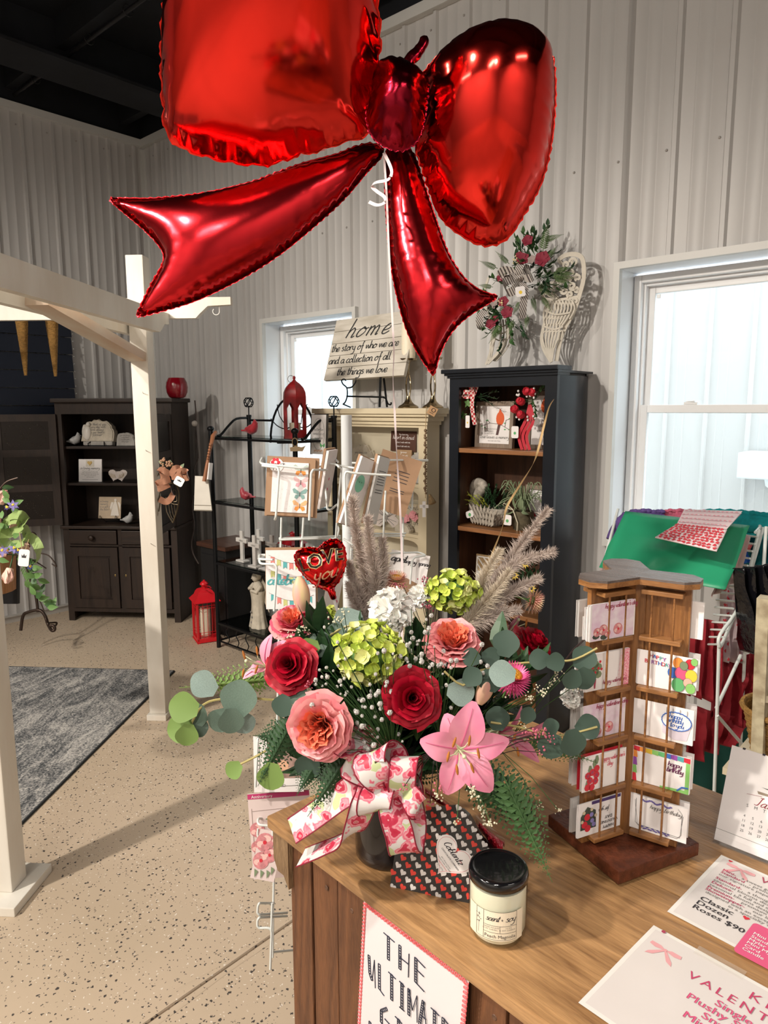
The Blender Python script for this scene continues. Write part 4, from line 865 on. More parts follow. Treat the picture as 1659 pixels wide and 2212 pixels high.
# bead garland and tag at the cabinet corner
o = thing('bead_garland', 'wooden bead garland with a cream cross hanging on the right edge of the cream cabinet', 'garland', (cx1 - .01, cy0 - .03, 1.0))
BEADM = mat('brown_bead', (.20, .13, .075), .5); gpts = [atY(919 + .0 * k, 930 + k * 5.2, cy0 - .07) for k in range(27)]
P('cord', mat('jute_twine', (.5, .36, .2)), o, lambda b: b.tube([atY(921, 878, cy0 - .07)] + gpts + [atY(919, 1076, cy0 - .07)], .002, 4), world=True)
P('bead', BEADM, o, lambda b: [b.ball(p + V((.004 * sin(i * 2), 0, 0)), .0068 if i % 3 else .009, 7, 5) for i, p in enumerate(gpts)], True, world=True, kind='stuff')
cM = frame(RT, UP, atY(916, 1100, cy0 - .085))
P('cross', PAPER, o, lambda b: (b.box((0, 0, 0), (.018, .085, .008), cM, .002), b.box((0, .015, 0), (.048, .018, .008), cM, .002)), world=True)
P('burlap_tassel', mat('burlap', (.36, .24, .12), .9, n=.4, ns=80), o, lambda b: b.lathe([(.006, 0), (.022, -.05), (.012, -.055), (0, -.05)], 8, TR(atY(928, 1068, cy0 - .08)) @ Matrix.Rotation(-.4, 4, 'Y')), world=True)
o = thing('kraft_tag', 'small tan wooden tag hanging at the top right corner of the cream cabinet', 'tag', atY(934, 888, cy0 - .08))
tM = Matrix.Rotation(0, 4, 'Z'); R3 = frame(RT, UP, (0, 0, 0)) @ Matrix.Rotation(-.5, 4, 'Z')
P('tag_board', mat('light_tan_board', (.55, .33, .17), .6), o, lambda b: b.box((0, 0, 0), (.045, .045, .004), R3)); P('burnt_mark', INK, o, lambda b: (b.tube([V((.010 * cos(a) + .003, .010 * sin(a) + .006, .003)) for a in [k * PI / 6 for k in range(12)]], .0014, 4, closed=True, M=R3), b.box((0, -.012, .003), (.022, .0025, .001), R3)))
# ------------------------------------------------------------------ sign on easel
BL_, BR_, TL_ = atY(699, 822, 2.955), atY(872, 811, 2.955), atY(721, 693, 3.075)
sM = frame(BR_ - BL_, TL_ - BL_, BL_); sw, sh = (BR_ - BL_).length, (TL_ - BL_).length
o = thing('wooden_home_sign', 'whitewashed plank sign reading home leaning on a black easel on the cream cabinet', 'sign', sM)
WPL = mat('whitewashed_planks', (.66, .62, .55), .7, n=.16, ns=18, n2=(.48, .44, .37), bump=.2, bs=60, stretch=(.25, 1, 1))
for k in range(5): P('plank', WPL, o, lambda b: b.span((0, k * sh / 5 + .0012, -.024), (sw, (k + 1) * sh / 5 - .0012, 0), .0015))
P('backing', mat('raw_pine', (.42, .33, .2), .8), o, lambda b: b.span((.01, .005, -.03), (sw - .01, sh - .005, -.022)))
P('lettering', mat('charcoal_paint', (.03, .03, .03), .7), o, lambda b: (
 script(b, 'home', sw * .17, sh * .675, sh * .15, .007, .55, 1.28, z=.0006), script(b, 'the story of who we are', sw * .02, sh * .465, sh * .062, .0048, .15, .98, z=.0006),
 script(b, 'and a collection of all', sw * .02, sh * .265, sh * .062, .0048, .15, .98, z=.0006), script(b, 'the things we love', sw * .16, sh * .07, sh * .062, .0048, .15, .98, z=.0006)))
bz = 1.5455
es = thing('easel', 'black scrolled iron easel holding the home sign on the cream cabinet', 'stand', (con(800, .04, bz)))
ez0 = V((con(820, .10, bz)))
def easel(b):
 y = 2.90; q = lambda px, py, yy=y: atY(px, py, yy)
 b.tube(smooth_path([q(741, 873), q(746, 868), q(750, 855), q(749, 838), q(741, 830), q(738, 822), q(743, 819), q(747, 822)], 4), .0045, 6)
 b.tube(smooth_path([q(749, 838), q(760, 836), q(768, 825), q(768, 817, 2.95)], 4), .0045, 6)
 b.tube([q(749, 856), q(830, 858)], .005, 6)
 b.tube(smooth_path([q(825, 858), q(833, 861), q(838, 872), q(844, 874), q(845, 869)], 4), .0045, 6)
 b.tube([q(822, 815, 2.95), V((q(820, 873, 2.95).x, 2.95, bz + .006))], .007, 6); b.tube([q(826, 790, 3.06), V((q(826, 873, 3.05).x, 3.09, bz + .006))], .006, 6)
 b.tube([q(741, 873), V((q(741, 873).x, 2.96, bz + .006))], .0045, 6)
P('scroll_frame', BLACK_METAL, es, easel, True, world=True)
# ------------------------------------------------------------------ brass candlesticks
BRASS = mat('aged_brass', (.42, .33, .20), .25, 1, n=.25, ns=20)
def stick(px, y, label, lc):
 p = V((atY(px, 870, y).x, y, bz)); o = thing('brass_candlestick', label, 'candlestick', p, 'brass candlesticks on the cream cabinet')
 P('base', BRASS, o, lambda b: b.lathe([(.056, 0), (.058, .006), (.05, .014), (.034, .022), (.022, .034), (.014, .05), (.011, .066)], 24), True)
 P('stem', BRASS, o, lambda b: [b.tube([V(((.007 + .007 * sin(PI * t_)) * cos(a + t_ * 3), (.007 + .007 * sin(PI * t_)) * sin(a + t_ * 3), .06 + .19 * t_)) for t_ in [i / 12 for i in range(13)]], .0045, 6) for a in (0, PI)], True)
 P('pan', BRASS, o, lambda b: b.lathe([(.008, .245), (.012, .252), (.047, .258), (.05, .268), (.046, .268), (.044, .262), (0, .262)], 24), True)
 c = thing('pillar_candle', lc, 'candle', p + V((0, 0, .2625))); P('wax', CREAM_WAX, c, lambda b: b.lathe([(.038, 0), (.0385, .19), (.034, .196), (0, .19)], 24), True); P('wick', INK, c, lambda b: b.tube([(0, 0, .19), (0, 0, .203)], .001, 4))
stick(882, 3.03, 'brass twisted candlestick beside the home sign with a visible ivory candle', 'ivory pillar candle on the brass candlestick next to the home sign')
stick(935, 3.05, 'brass twisted candlestick under the balloon tail, next to the navy bookcase', 'ivory pillar candle hidden partly by the red balloon tail')
# ================================================================== NAVY BOOKCASE
nx0, nx1, ny, nz = -2.114, -1.533, 2.827, 1.70
NV = mat('navy_gloss_paint', (.008, .011, .017), .3, n=.3, ns=6, bump=.04, bs=12); BRN = wood('bookcase_brown_interior', (.035, .014, .007), (.10, .042, .02), 2, 1, .45, 6, .1); SHELFW = wood('honey_oak_shelf', (.16, .06, .022), (.34, .15, .055), 0, 1, .4, 8, .1)
nb_ = thing('navy_bookcase', 'tall navy painted bookcase with brown interior and oak shelves left of the large window', 'bookcase', (nx0, ny, 0)); nw, nd = nx1 - nx0, YB - .025 - ny
P('left_side', NV, nb_, lambda b: b.span((0, .02, 0), (.02, nd, nz)))
P('right_side', NV, nb_, lambda b: b.grid(lambda u, v: V((nw - .012 + .03 * sin(PI * u), .0 + nd * u, v * (nz - .012))), 14, 1) and b.grid(lambda u, v: V((nw - .02, nd * (1 - u), v * nz)), 1, 1), 'auto', label='bowed glossy right side')
P('side_top_edge', mat('chipped_edge', (.26, .19, .15), .7, n=.6, ns=50), nb_, lambda b: b.grid(lambda u, v: V((nw - .02 + (.008 + .03 * sin(PI * u)) * v, nd * u, nz - .012 + .001)), 14, 1))
P('back_panel', BRN, nb_, lambda b: b.span((.02, nd - .012, 0), (nw - .02, nd, nz)))
P('inner_lining', BRN, nb_, lambda b: (b.span((.02, .02, .05), (.026, nd - .012, nz - .03)), b.span((nw - .032, .02, .05), (nw - .02, nd - .012, nz - .03)), b.span((.02, .02, nz - .04), (nw - .02, nd - .012, nz - .03))))
P('face_frame', NV, nb_, lambda b: (b.span((0, 0, 0), (.055, .02, nz)), b.span((nw - .06, 0, 0), (nw, .02, nz)), b.span((.055, 0, 1.645), (nw - .06, .02, nz)), b.span((.055, 0, 0), (nw - .06, .02, .12))))
P('crown', NV, nb_, lambda b: (b.span((-.008, -.01, nz - .012), (nw + .006, .1, nz)), b.span((-.02, -.02, nz), (nw + .012, nd, nz + .010)), b.span((-.032, -.032, nz + .01), (nw + .015, .1, nz + .03), .003)))
NS = (1.352, .965, .575)
for z in NS + (.14,): P('shelf', SHELFW, nb_, lambda b: b.span((.027, .006, z - .022), (nw - .033, nd - .013, z), .003))
def nat(px, y, z): lo = atY(px, 1000, ny + y); return V((lo.x, ny + y, z))
FRM = wood('grey_barnwood', (.14, .10, .075), (.30, .23, .17), 2, 2, .6, 10, .1)
def picture(label, loc, w_, h_, turn=0):
 o = thing('framed_picture', label, 'picture', TR(loc) @ Matrix.Rotation(turn, 4, 'Z') @ Matrix.Rotation(-.04, 4, 'X'))
 P('frame', FRM, o, lambda b: (b.span((-w_ / 2, -.02, 0), (-w_ / 2 + .02, 0, h_)), b.span((w_ / 2 - .02, -.02, 0), (w_ / 2, 0, h_)), b.span((-w_ / 2 + .02, -.02, 0), (w_ / 2 - .02, 0, .02)), b.span((-w_ / 2 + .02, -.02, h_ - .02), (w_ / 2 - .02, 0, h_))))
 P('print_sheet', PAPER, o, lambda b: b.span((-w_ / 2 + .019, -.010, .019), (w_ / 2 - .019, -.004, h_ - .019))); return o
o = picture('framed cardinal print in grey wood frame on the top shelf of the navy bookcase', nat(1069, .14, NS[0]), .225, .225, -.05)
T = facing(.010); CO = mat('cardinal_orange', (.72, .12, .03), .6)
P('cardinal_print', CO, o, lambda b: (b.flat([(x_ + .03, z_ + .142) for x_, z_ in circ((0, 0), .024, 16, .034)], .0005, T), b.flat([(.018, .168), (.027, .190), (.044, .166)], .0006, T)))
P('tail_and_branch', mat('dusky_brown', (.10, .05, .05)), o, lambda b: (b.flat([(.018, .112), (.034, .112), (.022, .062), (.008, .062)], .0005, T), script(b, 'v', 0, 0, .0001, .0001), [b.tube([V((x0, -.0112, z0)), V((x1, -.0112, z1))], .0012, 4) for x0, z0, x1, z1 in ((-.08, .105, -.03, .12), (-.03, .12, .03, .115), (.03, .115, .085, .09), (.06, .10, .065, .135), (.065, .135, .085, .14), (-.055, .113, -.05, .13), (-.03, .12, -.045, .133))]))
P('leaf_print', GREEN_INK, o, lambda b: [b.flat(circ(c, .006, 8, .003), .0006, T) for c in ((-.08, .105), (-.05, .132), (-.045, .134), (-.06, .098), (.085, .09), (.06, .09), (.058, .12), (.085, .142))])
P('lettering', GREY_INK, o, lambda b: (block(b, 'COUNTED BLESSINGS &', -.085, .088, .009, M=T), block(b, 'REMEMBRANCE', -.07, .077, .009, M=T), block(b, 'ARE THE BEST GIFTS', -.085, .066, .009, M=T), script(b, 'love leaves a memory', 0, .045, .0085, .0015, center=True, M=T), block(b, 'NO ONE CAN STEAL', 0, .030, .008, 'CENTER', M=T)))
o = picture('second framed cardinal print, half hidden at the right end of the navy bookcase top shelf', nat(1178, .17, NS[0]), .20, .27, -.1)
P('cardinal_print', CO, o, lambda b: (b.flat(circ((-.01, .20), .022, 14, .03), .0005, T), b.flat([(-.03, .21), (-.012, .25), (.005, .215)], .0006, T)))
P('lettering', GREY_INK, o, lambda b: [script(b, s, 0, .13 - .025 * k, .009, .0014, center=True, M=T) for k, s in enumerate(('cardinals', 'appear when', 'angels are', 'near'))])
LG = [mat('leaf_green', (.05, .13, .035), .55, n=.4, ns=30), mat('dark_leaf_green', (.02, .06, .022), .5), mat('ivy_green', (.12, .24, .07), .5), mat('sage_green', (.22, .28, .16), .7), mat('yellow_green', (.35, .38, .05), .6)]
def spray(b, base, d, L, n, lw, rnd, spread=.9):
 d = V(d).normalized()
 b.tube([V(base), V(base) + d * L * .5 + V((0, 0, .01)), V(base) + d * L], .0015, 4, caps=False)
 for k in range(n):
  t = (k + .5) / n; dd = (d + V((rnd.uniform(-1, 1), rnd.uniform(-1, 1), rnd.uniform(-1, 1))) * spread).normalized(); leaf(b, zto(dd, V(base) + d * L * t) @ Matrix.Rotation(PI / 2, 4, 'X'), lw * 1.7, lw, .15, .2, 3)
rn = random.Random(3)
o = thing('gingham_pick', 'greenery pick with red and white gingham ribbon at the left of the cardinal print', 'floral pick', nat(1027, .08, 1.60))
P('greenery', LG[1], o, lambda b: [spray(b, (0, 0, 0), d, .13, 10, .012, rn) for d in ((1, -.1, -.1), (.8, -.2, -.3), (-.3, -.1, -.9), (-.4, -.2, -.6), (.6, 0, .1))])
P('ivy_leaf', LG[2], o, lambda b: [petal_flower(b, zto((0, -1, .1), p), .026, 5, .5, .1) for p in ((-.05, -.02, .02), (-.03, -.03, -.03), (-.06, -.03, -.09))], True)
GING = mat('gingham_ribbon', (.52, .04, .05), .7)
def checker(m, c1, c2, sc):
 nt = m.node_tree; c = nt.nodes.new('ShaderNodeTexChecker'); c.inputs['Scale'].default_value = sc; c.inputs[1].default_value = (*c1, 1); c.inputs[2].default_value = (*c2, 1); tc = nt.nodes.new('ShaderNodeTexCoord'); nt.links.new(tc.outputs['Object'], c.inputs[0]); nt.links.new(c.outputs[0], nt.nodes['Principled BSDF'].inputs['Base Color'])
checker(GING, (.45, .02, .03), (.75, .62, .58), 90)
P('gingham_ribbon', GING, o, lambda b: (ribbon(b, [(0, -.03, .02), (.005, -.045, -.04), (.012, -.04, -.10), (.018, -.035, -.135)], .024, (1, 0, 0)), ribbon(b, [(0, -.03, .01), (-.03, -.05, .025), (-.05, -.045, .01), (-.03, -.035, 0), (0, -.03, .01)], .022, (0, .3, 1)), ribbon(b, [(0, -.03, .01), (.004, -.05, .04), (.012, -.045, .07), (.018, -.03, .05), (0, -.03, .01)], .028, (1, 0, 0)), ribbon(b, [(-.07, -.04, -.06), (-.08, -.04, -.10), (-.075, -.04, -.12)], .018, (1, 0, 0))), True)
price_tag(o, TR((-.018, -.045, -.12)) @ Matrix.Rotation(PI / 2, 4, 'X'), .024, .06, True, YELLOW_INK)
o = thing('rose_pick', 'pick of red rosebuds with red streamers hanging between the two cardinal prints', 'floral pick', nat(1148, .08, 1.58))
P('greenery', LG[0], o, lambda b: [spray(b, (0, 0, 0), d, .10, 9, .016, rn) for d in ((-1, -.1, -.1), (-.3, -.3, -1), (.5, -.2, .4), (-.4, -.1, .8), (.3, -.3, -.5))])
for k, p in enumerate(((-.005, -.05, .035), (-.03, -.05, -.01), (-.055, -.06, -.045), (-.02, -.06, -.07), (.02, -.04, .03))): P('rosebud', mat('silk_red', (.55, .02, .04), .6), o, lambda b: [b.lathe([(.006, -.012), (.017, 0), (.019, .014), (.014, .024), (.016 - .004 * j, .026), (.01, .02)], 8, zto((rn.uniform(-.5, .5), -1, .5), p)) for j in (0, 1)], True)
P('streamer', mat('silk_red', (.5, .02, .04)), o, lambda b: [ribbon(b, [(0, -.03, -.02), (.01 + .02 * s, -.045, -.09), (-.02 + .02 * s, -.05, -.16), (-.005 + .02 * s, -.045, -.225)], .014, (1, .3, 0)) for s in (-1, 0, 1)], True)
P('filler_blossom', PAPER, o, lambda b: [b.ball((rn.uniform(-.06, .05), -.05, rn.uniform(-.09, .06)), .006, 6, 4) for _ in range(16)], True, kind='stuff')
price_tag(o, TR((-.055, -.06, -.145)) @ Matrix.Rotation(PI / 2, 4, 'X'), .038, .055, True, GREEN_INK)
# swan planter
SW = thing('swan_planter', 'white feathered swan planter filled with greenery on the second bookcase shelf', 'planter', TR(nat(1062, .14, NS[1])) @ Matrix.Rotation(-.15, 4, 'Z'))
SWAN = mat('antiqued_white_resin', (.52, .47, .40), .7, n=.35, ns=60, bump=.3, bs=90)
P('body', SWAN, SW, lambda b: b.grid(lambda u, v: (lambda a, t: V((.115 * cos(a) * sin(t), .075 * sin(a) * sin(t), .075 - .075 * cos(t))))(2 * PI * u, .35 + 1.45 * v), 28, 10), True)
P('neck', SWAN, SW, lambda b: b.tube(smooth_path([(-.09, 0, .05), (-.112, 0, .09), (-.085, 0, .15), (-.05, 0, .185), (-.06, 0, .20), (-.085, 0, .205), (-.11, 0, .185), (-.125, 0, .15), (-.12, 0, .135)], 3), [.035, .034, .033, .032, .030, .029, .028, .027, .026, .025, .024, .023, .023, .023, .024, .026, .028, .029, .027, .024, .020, .016, .011, .008, .004], 12), True)
P('feather', SWAN, SW, lambda b: [leaf(b, frame((1, 0, 0), (0, -.35, 1), (-.045 + k * .017, -.070 + .0 * k, .055 - r * .022)) @ Matrix.Rotation(.35 - .16 * k * (1 if r == 0 else .8), 4, 'Z') @ TR((0, 0, .006 + .002 * r)), .062 - .010 * r, .019, .1, -.25, 3) for r in range(3) for k in range(8)], True, kind='stuff')
P('scale_feather', SWAN, SW, lambda b: [b.ball((.11 * cos(a) * sin(t), .074 * sin(a) * sin(t), .075 - .075 * cos(t)), .010, 6, 4, sq=(1, .6, 1.2)) for i in range(5) for a, t in [(-PI * (k + .5 * (i % 2)) / 14, .55 + i * .2) for k in range(15)]], True, kind='stuff')
P('greenery', LG[1], SW, lambda b: [spray(b, (rn.uniform(-.05, .07), rn.uniform(-.03, .03), .07), (rn.uniform(-.5, .9), rn.uniform(-.5, .3), 1), .13, 12, .011, rn) for _ in range(16)])
P('yellow_sprig', LG[4], SW, lambda b: [spray(b, (rn.uniform(-.08, .03), -.03, .09), (rn.uniform(-.8, .3), -.5, rn.uniform(.3, 1)), .085, 8, .008, rn) for _ in range(7)] + [spray(b, (-.11, -.04, .10), (-.6, -.3, -.6), .05, 8, .009, rn)])
price_tag(SW, TR((-.062, -.085, .055)) @ Matrix.Rotation(PI / 2, 4, 'X') @ Matrix.Rotation(.35, 4, 'Z'), .052, .034, True, GREEN_INK)
# grassy pot
o = thing('bunny_grass_planter', 'small planter of sage grasses and twine beside the swan planter', 'planter', TR(nat(1133, .13, NS[1])))
P('pot', mat('mossy_bark', (.12, .10, .06), .9, n=.4, ns=50), o, lambda b: b.lathe([(.045, 0), (.055, .03), (.05, .09), (.043, .09), (.04, .08), (0, .08)], 14), True)
P('grass_blade', LG[3], o, lambda b: [b.tube(smooth_path([(0, 0, .07), (dx * .4, dy * .4, .15), (dx, dy, h_), (dx * 1.35, dy * 1.2, h_ - .03)], 3), [.0022] * 9 + [.0006], 4, caps=False) for dx, dy, h_ in [(rn.uniform(-.1, .1), rn.uniform(-.09, .04), rn.uniform(.12, .24)) for _ in range(60)]], kind='stuff')
P('lamb_ear_leaf', LG[3], o, lambda b: [leaf(b, zto((dx, -.5, dz), (dx * .03, -.04, .1)) @ Matrix.Rotation(PI / 2, 4, 'X'), .07, .03, .3, .3, 4) for dx, dz in ((-.9, .1), (-.6, -.6), (.3, .9), (-.3, .8), (.7, -.4))], True)
P('twine_bow', mat('pale_twine', (.6, .55, .42)), o, lambda b: (b.tube(loopy((-.02, -.06, .10), (-1, 0, .3), .06, .012, (0, 0, 1)), .0025, 4), b.tube([(-.02, -.06, .1), (.01, -.065, .04), (.005, -.06, .0)], .003, 4)))
price_tag(o, TR((-.04, -.075, .05)) @ Matrix.Rotation(PI / 2, 4, 'X'), .045, .05, True, GREEN_INK)
o = picture('small framed print with a red bird standing behind the grass planter', nat(1164, .2, NS[1]), .13, .21, -.1); P('red_print', RED, o, lambda b: b.flat([(-.03, .05), (0, .06), (-.02, .085)], .0005, T))
# faith sign
o = plaque('faith_sign', 'white and wood sign reading faith with a heart lattice on the third bookcase shelf', TR(nat(1066, .10, NS[2])), .185, .24, .012, wood('oak_plywood', (.30, .19, .09), (.42, .29, .15), 2, 1), .05)
WL = mat('white_lattice', (.78, .76, .73), .5)
def lat(b):
 h0, h1, w_ = .155, .232, .086
 b.span((-w_, -.017, h1 - .006), (w_, -.012, h1)); b.span((-w_, -.017, h0 - .004), (w_, -.012, h0)); b.span((-w_, -.017, .01), (-w_ + .006, -.012, h1)); b.span((w_ - .006, -.017, .01), (w_, -.012, h1))
 for x0, z0, x1, z1 in ((-.08, .225, -.02, .16), (-.045, .228, -.01, .19), (.08, .225, .02, .16), (.045, .228, .01, .19), (-.08, .19, -.05, .157), (.08, .19, .05, .157), (-.03, .157, -.0, .185), (.03, .157, 0, .185), (0, .205, 0, .23)): b.bar((x0, -.0145, z0), (x1, -.0145, z1), .006, .005, (0, 1, 0))
P('white_lattice', WL, o, lat); P('white_field', WL, o, lambda b: b.span((-.086, -.016, .01), (.086, -.012, .155))); P('lattice_heart', WL, o, lambda b: b.tube([V((x_, -.0145, z_ + .188)) for x_, z_ in heart((0, 0), .04)], .0028, 4, closed=True))
P('lettering', INK, o, lambda b: (script(b, 'faith', 0, .105, .020, .0045, center=True, M=facing(.016)), block(b, 'MAKES ALL', 0, .075, .014, 'CENTER', facing(.016)), block(b, 'THINGS POSSIBLE', 0, .055, .012, 'CENTER', facing(.016))))
P('painted_blossom', mat('coral_dot', (.75, .18, .1)), o, lambda b: [b.flat(circ(c, .006, 8), .0006, facing(.016)) for c in ((.03, .08), (-.06, .03), (-.04, .025), (.05, .03))])
o = thing('sunflower_arrangement', 'dark vase with small yellow sunflowers at the right of the third bookcase shelf', 'floral arrangement', TR(nat(1152, .13, NS[2])))
P('vase', mat('dusky_ceramic', (.10, .09, .08), .4), o, lambda b: b.lathe([(.03, 0), (.042, .04), (.035, .1), (.025, .11), (0, .1)], 14), True)
P('greenery', LG[1], o, lambda b: [spray(b, (0, 0, .1), (rn.uniform(-1, 1), rn.uniform(-.8, .2), 1), .14, 8, .016, rn) for _ in range(10)])
for p in ((-.055, -.05, .17), (.0, -.05, .235), (.04, -.05, .12)): P('flower_centre', INK, P('sunflower', YELLOW_INK, o, lambda b: petal_flower(b, zto((0, -1, .3), p), .024, 9, .35, .2), True), lambda b: b.ball(p, .008, 6, 4), True)
# ================================================================== WINGS AND SWAG ON THE WALL
WINGM = mat('ivory_metal_wing', (.62, .57, .48), .5, n=.15, ns=20)
wy = YB - .13
def wq(px, py, dy=0): return atY(px, py, wy + dy)
wg = thing('metal_angel_wings', 'ivory pierced metal angel wings hung on the wall above the navy bookcase', 'wall decor', wq(1180, 660))
SK = [0]
def strip(b, pts, w_, k=4, t=.004):
 SK[0] += 1; oy = V((0, -.00035 * (SK[0] % 60), 0)); p = [q + oy for q in smooth_path(pts, k)]; vs = []; fs = []; n = len(p)
 for i, q in enumerate(p):
  d = (p[min(i + 1, n - 1)] - p[max(i - 1, 0)]).normalized(); s = d.cross(V((0, 1, 0))).normalized() * w_ / 2
  vs += [q + s, q - s, q - s + V((0, t, 0)), q + s + V((0, t, 0))]
  if i: a = 4 * (i - 1); fs += [(a + j, a + (j + 1) % 4, a + 4 + (j + 1) % 4, a + 4 + j) for j in range(4)]
 b.add(vs, fs + [(3, 2, 1, 0), (4 * n - 4, 4 * n - 3, 4 * n - 2, 4 * n - 1)])
def spiral(cx, cy, r, turns, a0, n=14, flip=1): return [wq(cx + r * (1 - .8 * i / n) * cos(a0 + flip * turns * 2 * PI * i / n), cy + r * (1 - .8 * i / n) * sin(a0 + flip * turns * 2 * PI * i / n)) for i in range(n + 1)]
def rwing(b):
 Q = lambda *a: [wq(x_, y_) for x_, y_ in a]
 strip(b, Q((1205, 562), (1220, 552), (1240, 549), (1256, 556), (1261, 578), (1260, 605), (1253, 632), (1246, 655), (1236, 680), (1222, 705), (1212, 730), (1206, 755), (1202, 780)), .020)
 strip(b, Q((1205, 562), (1222, 580), (1210, 600), (1195, 610), (1172, 614), (1168, 628), (1176, 645), (1182, 670), (1175, 700), (1169, 730), (1174, 755), (1190, 783)), .012)
 strip(b, Q((1176, 645), (1200, 648), (1225, 645), (1250, 640)), .012)
 for cx, cy, r, a, fl_ in ((1186, 655, 7, 0, 1), (1206, 658, 8, 2, -1), (1228, 655, 8, 4, 1), (1246, 625, 6, 1, 1), (1200, 615, 7, 5, 1), (1226, 602, 8, 1, -1), (1178, 632, 6, 2, 1), (1243, 650, 6, 3, 1), (1210, 585, 6, 3, 1), (1232, 636, 7, 2, 1), (1192, 630, 11, 1, 1), (1213, 603, 10, 2, -1), (1235, 590, 12, 0, 1), (1240, 566, 9, 3, 1), (1220, 628, 9, 4, -1), (1238, 618, 9, 1, 1), (1183, 620, 6, 3, -1), (1200, 640, 6, 0, 1), (1250, 600, 7, 2, 1), (1225, 572, 7, 2, 1)): strip(b, spiral(cx, cy, r, 1.2, a, flip=fl_), .0115, 2)
 for i in range(9):
  t = i / 8; x0 = 1183 + 56 * t; strip(b, Q((x0, 650), (x0 - 7 + 2 * t, 678), (1178 + 42 * t * .9, 705)), .008, 3); strip(b, Q((x0, 650), (x0 + 5, 668), (x0 - 6, 690)), .007, 3)
 for i in range(6):
  t = i / 5; x0 = 1180 + 34 * t; strip(b, Q((x0, 700), (x0 - 5, 730), (1182 + 18 * t, 755), (1196, 782)), .008, 3); strip(b, Q((x0 - 4, 720), (x0 + 5, 715), (x0 + 2, 735)), .006, 3)
 strip(b, Q((1182, 672), (1205, 680), (1236, 676)), .008); strip(b, Q((1176, 704), (1200, 712), (1220, 706)), .008)
P('right_wing', WINGM, wg, rwing, world=True)
def lwing(b):
 Q = lambda *a: [wq(x_, y_, -.02) for x_, y_ in a]
 strip(b, Q((1060, 600), (1050, 640), (1062, 690), (1070, 730), (1064, 760), (1054, 788)), .012); strip(b, Q((1100, 700), (1102, 725), (1092, 745), (1078, 765), (1058, 786)), .014)
 for i in range(6): x0 = 1068 + i * 6; strip(b, Q((x0, 690), (x0 + 2, 715), (x0 - 4 + i, 745), (1062 + i * 2, 780)), .007, 3)
 for y_ in (700, 715, 730): strip(b, Q((1066, y_), (1082, y_ + 6), (1100, y_ - 2)), .006, 3)
P('left_wing', WINGM, wg, lwing, world=True)
P('wall_hook', BLACK_METAL, wg, lambda b: (b.tube([wq(1150, 620), wq(1150, 620, .11)], .005, 6), b.tube([wq(1230, 600), wq(1230, 600, .11)], .005, 6)), world=True)
sg = thing('floral_swag', 'greenery swag with burgundy flowers and striped ribbon over the metal wings', 'swag', wq(1120, 610, -.04))
FG = [mat('fern_green', (.085, .15, .045), .6, n=.3, ns=20), LG[0], LG[1], LG[3]]; SC = 3.0 / F
def fl(name, m, fn, **k): return P(name, m, sg, fn, True, **k)
S0 = frame(RT, UP, (0, 0, 0))
def sp(px, py, t=0): return wq(px, py, -.05 - t) - wq(1120, 610, -.04)
def dirM(px, py, ang, t=0, tip=.3): return TR(sp(px, py, t)) @ S0 @ Matrix.Rotation(radians(ang) - PI / 2, 4, 'Z') @ Matrix.Rotation(tip, 4, 'X')
for px, py, ang, L in ((1172, 545, 80, 70), (1172, 520, 15, 50), (1075, 580, 160, 50), (1190, 590, -15, 60), (1150, 640, -80, 45), (1085, 700, 235, 60), (1065, 620, 175, 40), (1180, 560, 50, 40), (1110, 690, 250, 40), (1160, 615, -40, 50), (1110, 660, 200, 50), (1200, 585, 10, 40), (1195, 600, -20, 45), (1170, 640, -60, 45), (1125, 650, 240, 40), (1100, 570, 140, 45), (1215, 590, -5, 30), (1140, 680, -100, 40)):
 P('fern_sprig', FG[0], sg, lambda b: frond(b, dirM(px, py, ang, rn.uniform(0, .03)), L * SC, L * .45 * SC, 14, .2, False))
for k, (px, py, ang) in enumerate([(rn.gauss(1152, 16), rn.gauss(578, 16), rn.uniform(0, 360)) for _ in range(16)] + [(rn.gauss(1090, 12), rn.gauss(672, 20), rn.uniform(130, 330)) for _ in range(12)] + [(1152, 545, 110), (1158, 530, 50), (1130, 560, 100), (1170, 600, 0), (1160, 610, -30), (1090, 720, 260), (1080, 700, 230), (1140, 545, 60), (1150, 590, 20), (1120, 690, 300), (1075, 640, 170), (1190, 600, 20), (1100, 620, 150), (1090, 650, 200), (1105, 700, 280), (1130, 620, 0), (1178, 615, -10)]):
 P('leaf_spray', FG[1 + k % 2], sg, lambda b: spray(b, sp(px, py), (RT * cos(radians(ang)) + UP * sin(radians(ang))) + V((0, -.3, 0)), .10, 9, .020, rn, .8))
BURG = mat('burgundy_silk', (.22, .015, .035), .7)
for px, py, r in ((1172, 560, 19), (1130, 560, 16), (1088, 652, 14), (1096, 675, 16), (1060, 700, 14), (1070, 690, 10), (1122, 552, 10), (1082, 600, 11), (1140, 520, 14)):
 P('burgundy_flower', BURG, sg, lambda b: petal_flower(b, zto((.3, -1, .2), sp(px, py, .05), px), r * SC, 5, .95, .3), True)
for px, py in ((1150, 562), (1062, 664), (1068, 655)): P('grey_flower', mat('dusty_taupe_silk', (.35, .28, .26), .8), sg, lambda b: petal_flower(b, zto((.2, -1, .3), sp(px, py, .05), px), 12 * SC, 6, .8, .5), True)
P('cream_berry', mat('cream_berry', (.75, .62, .35), .5), sg, lambda b: [b.ball(sp(px + rn.uniform(-6, 6), py + rn.uniform(-9, 9), .06), .004, 6, 4) for px, py in ((1118, 575), (1080, 655), (1114, 562)) for _ in range(9)], True, kind='stuff')
STRP = mat('striped_ribbon', (.5, .48, .45), .7)
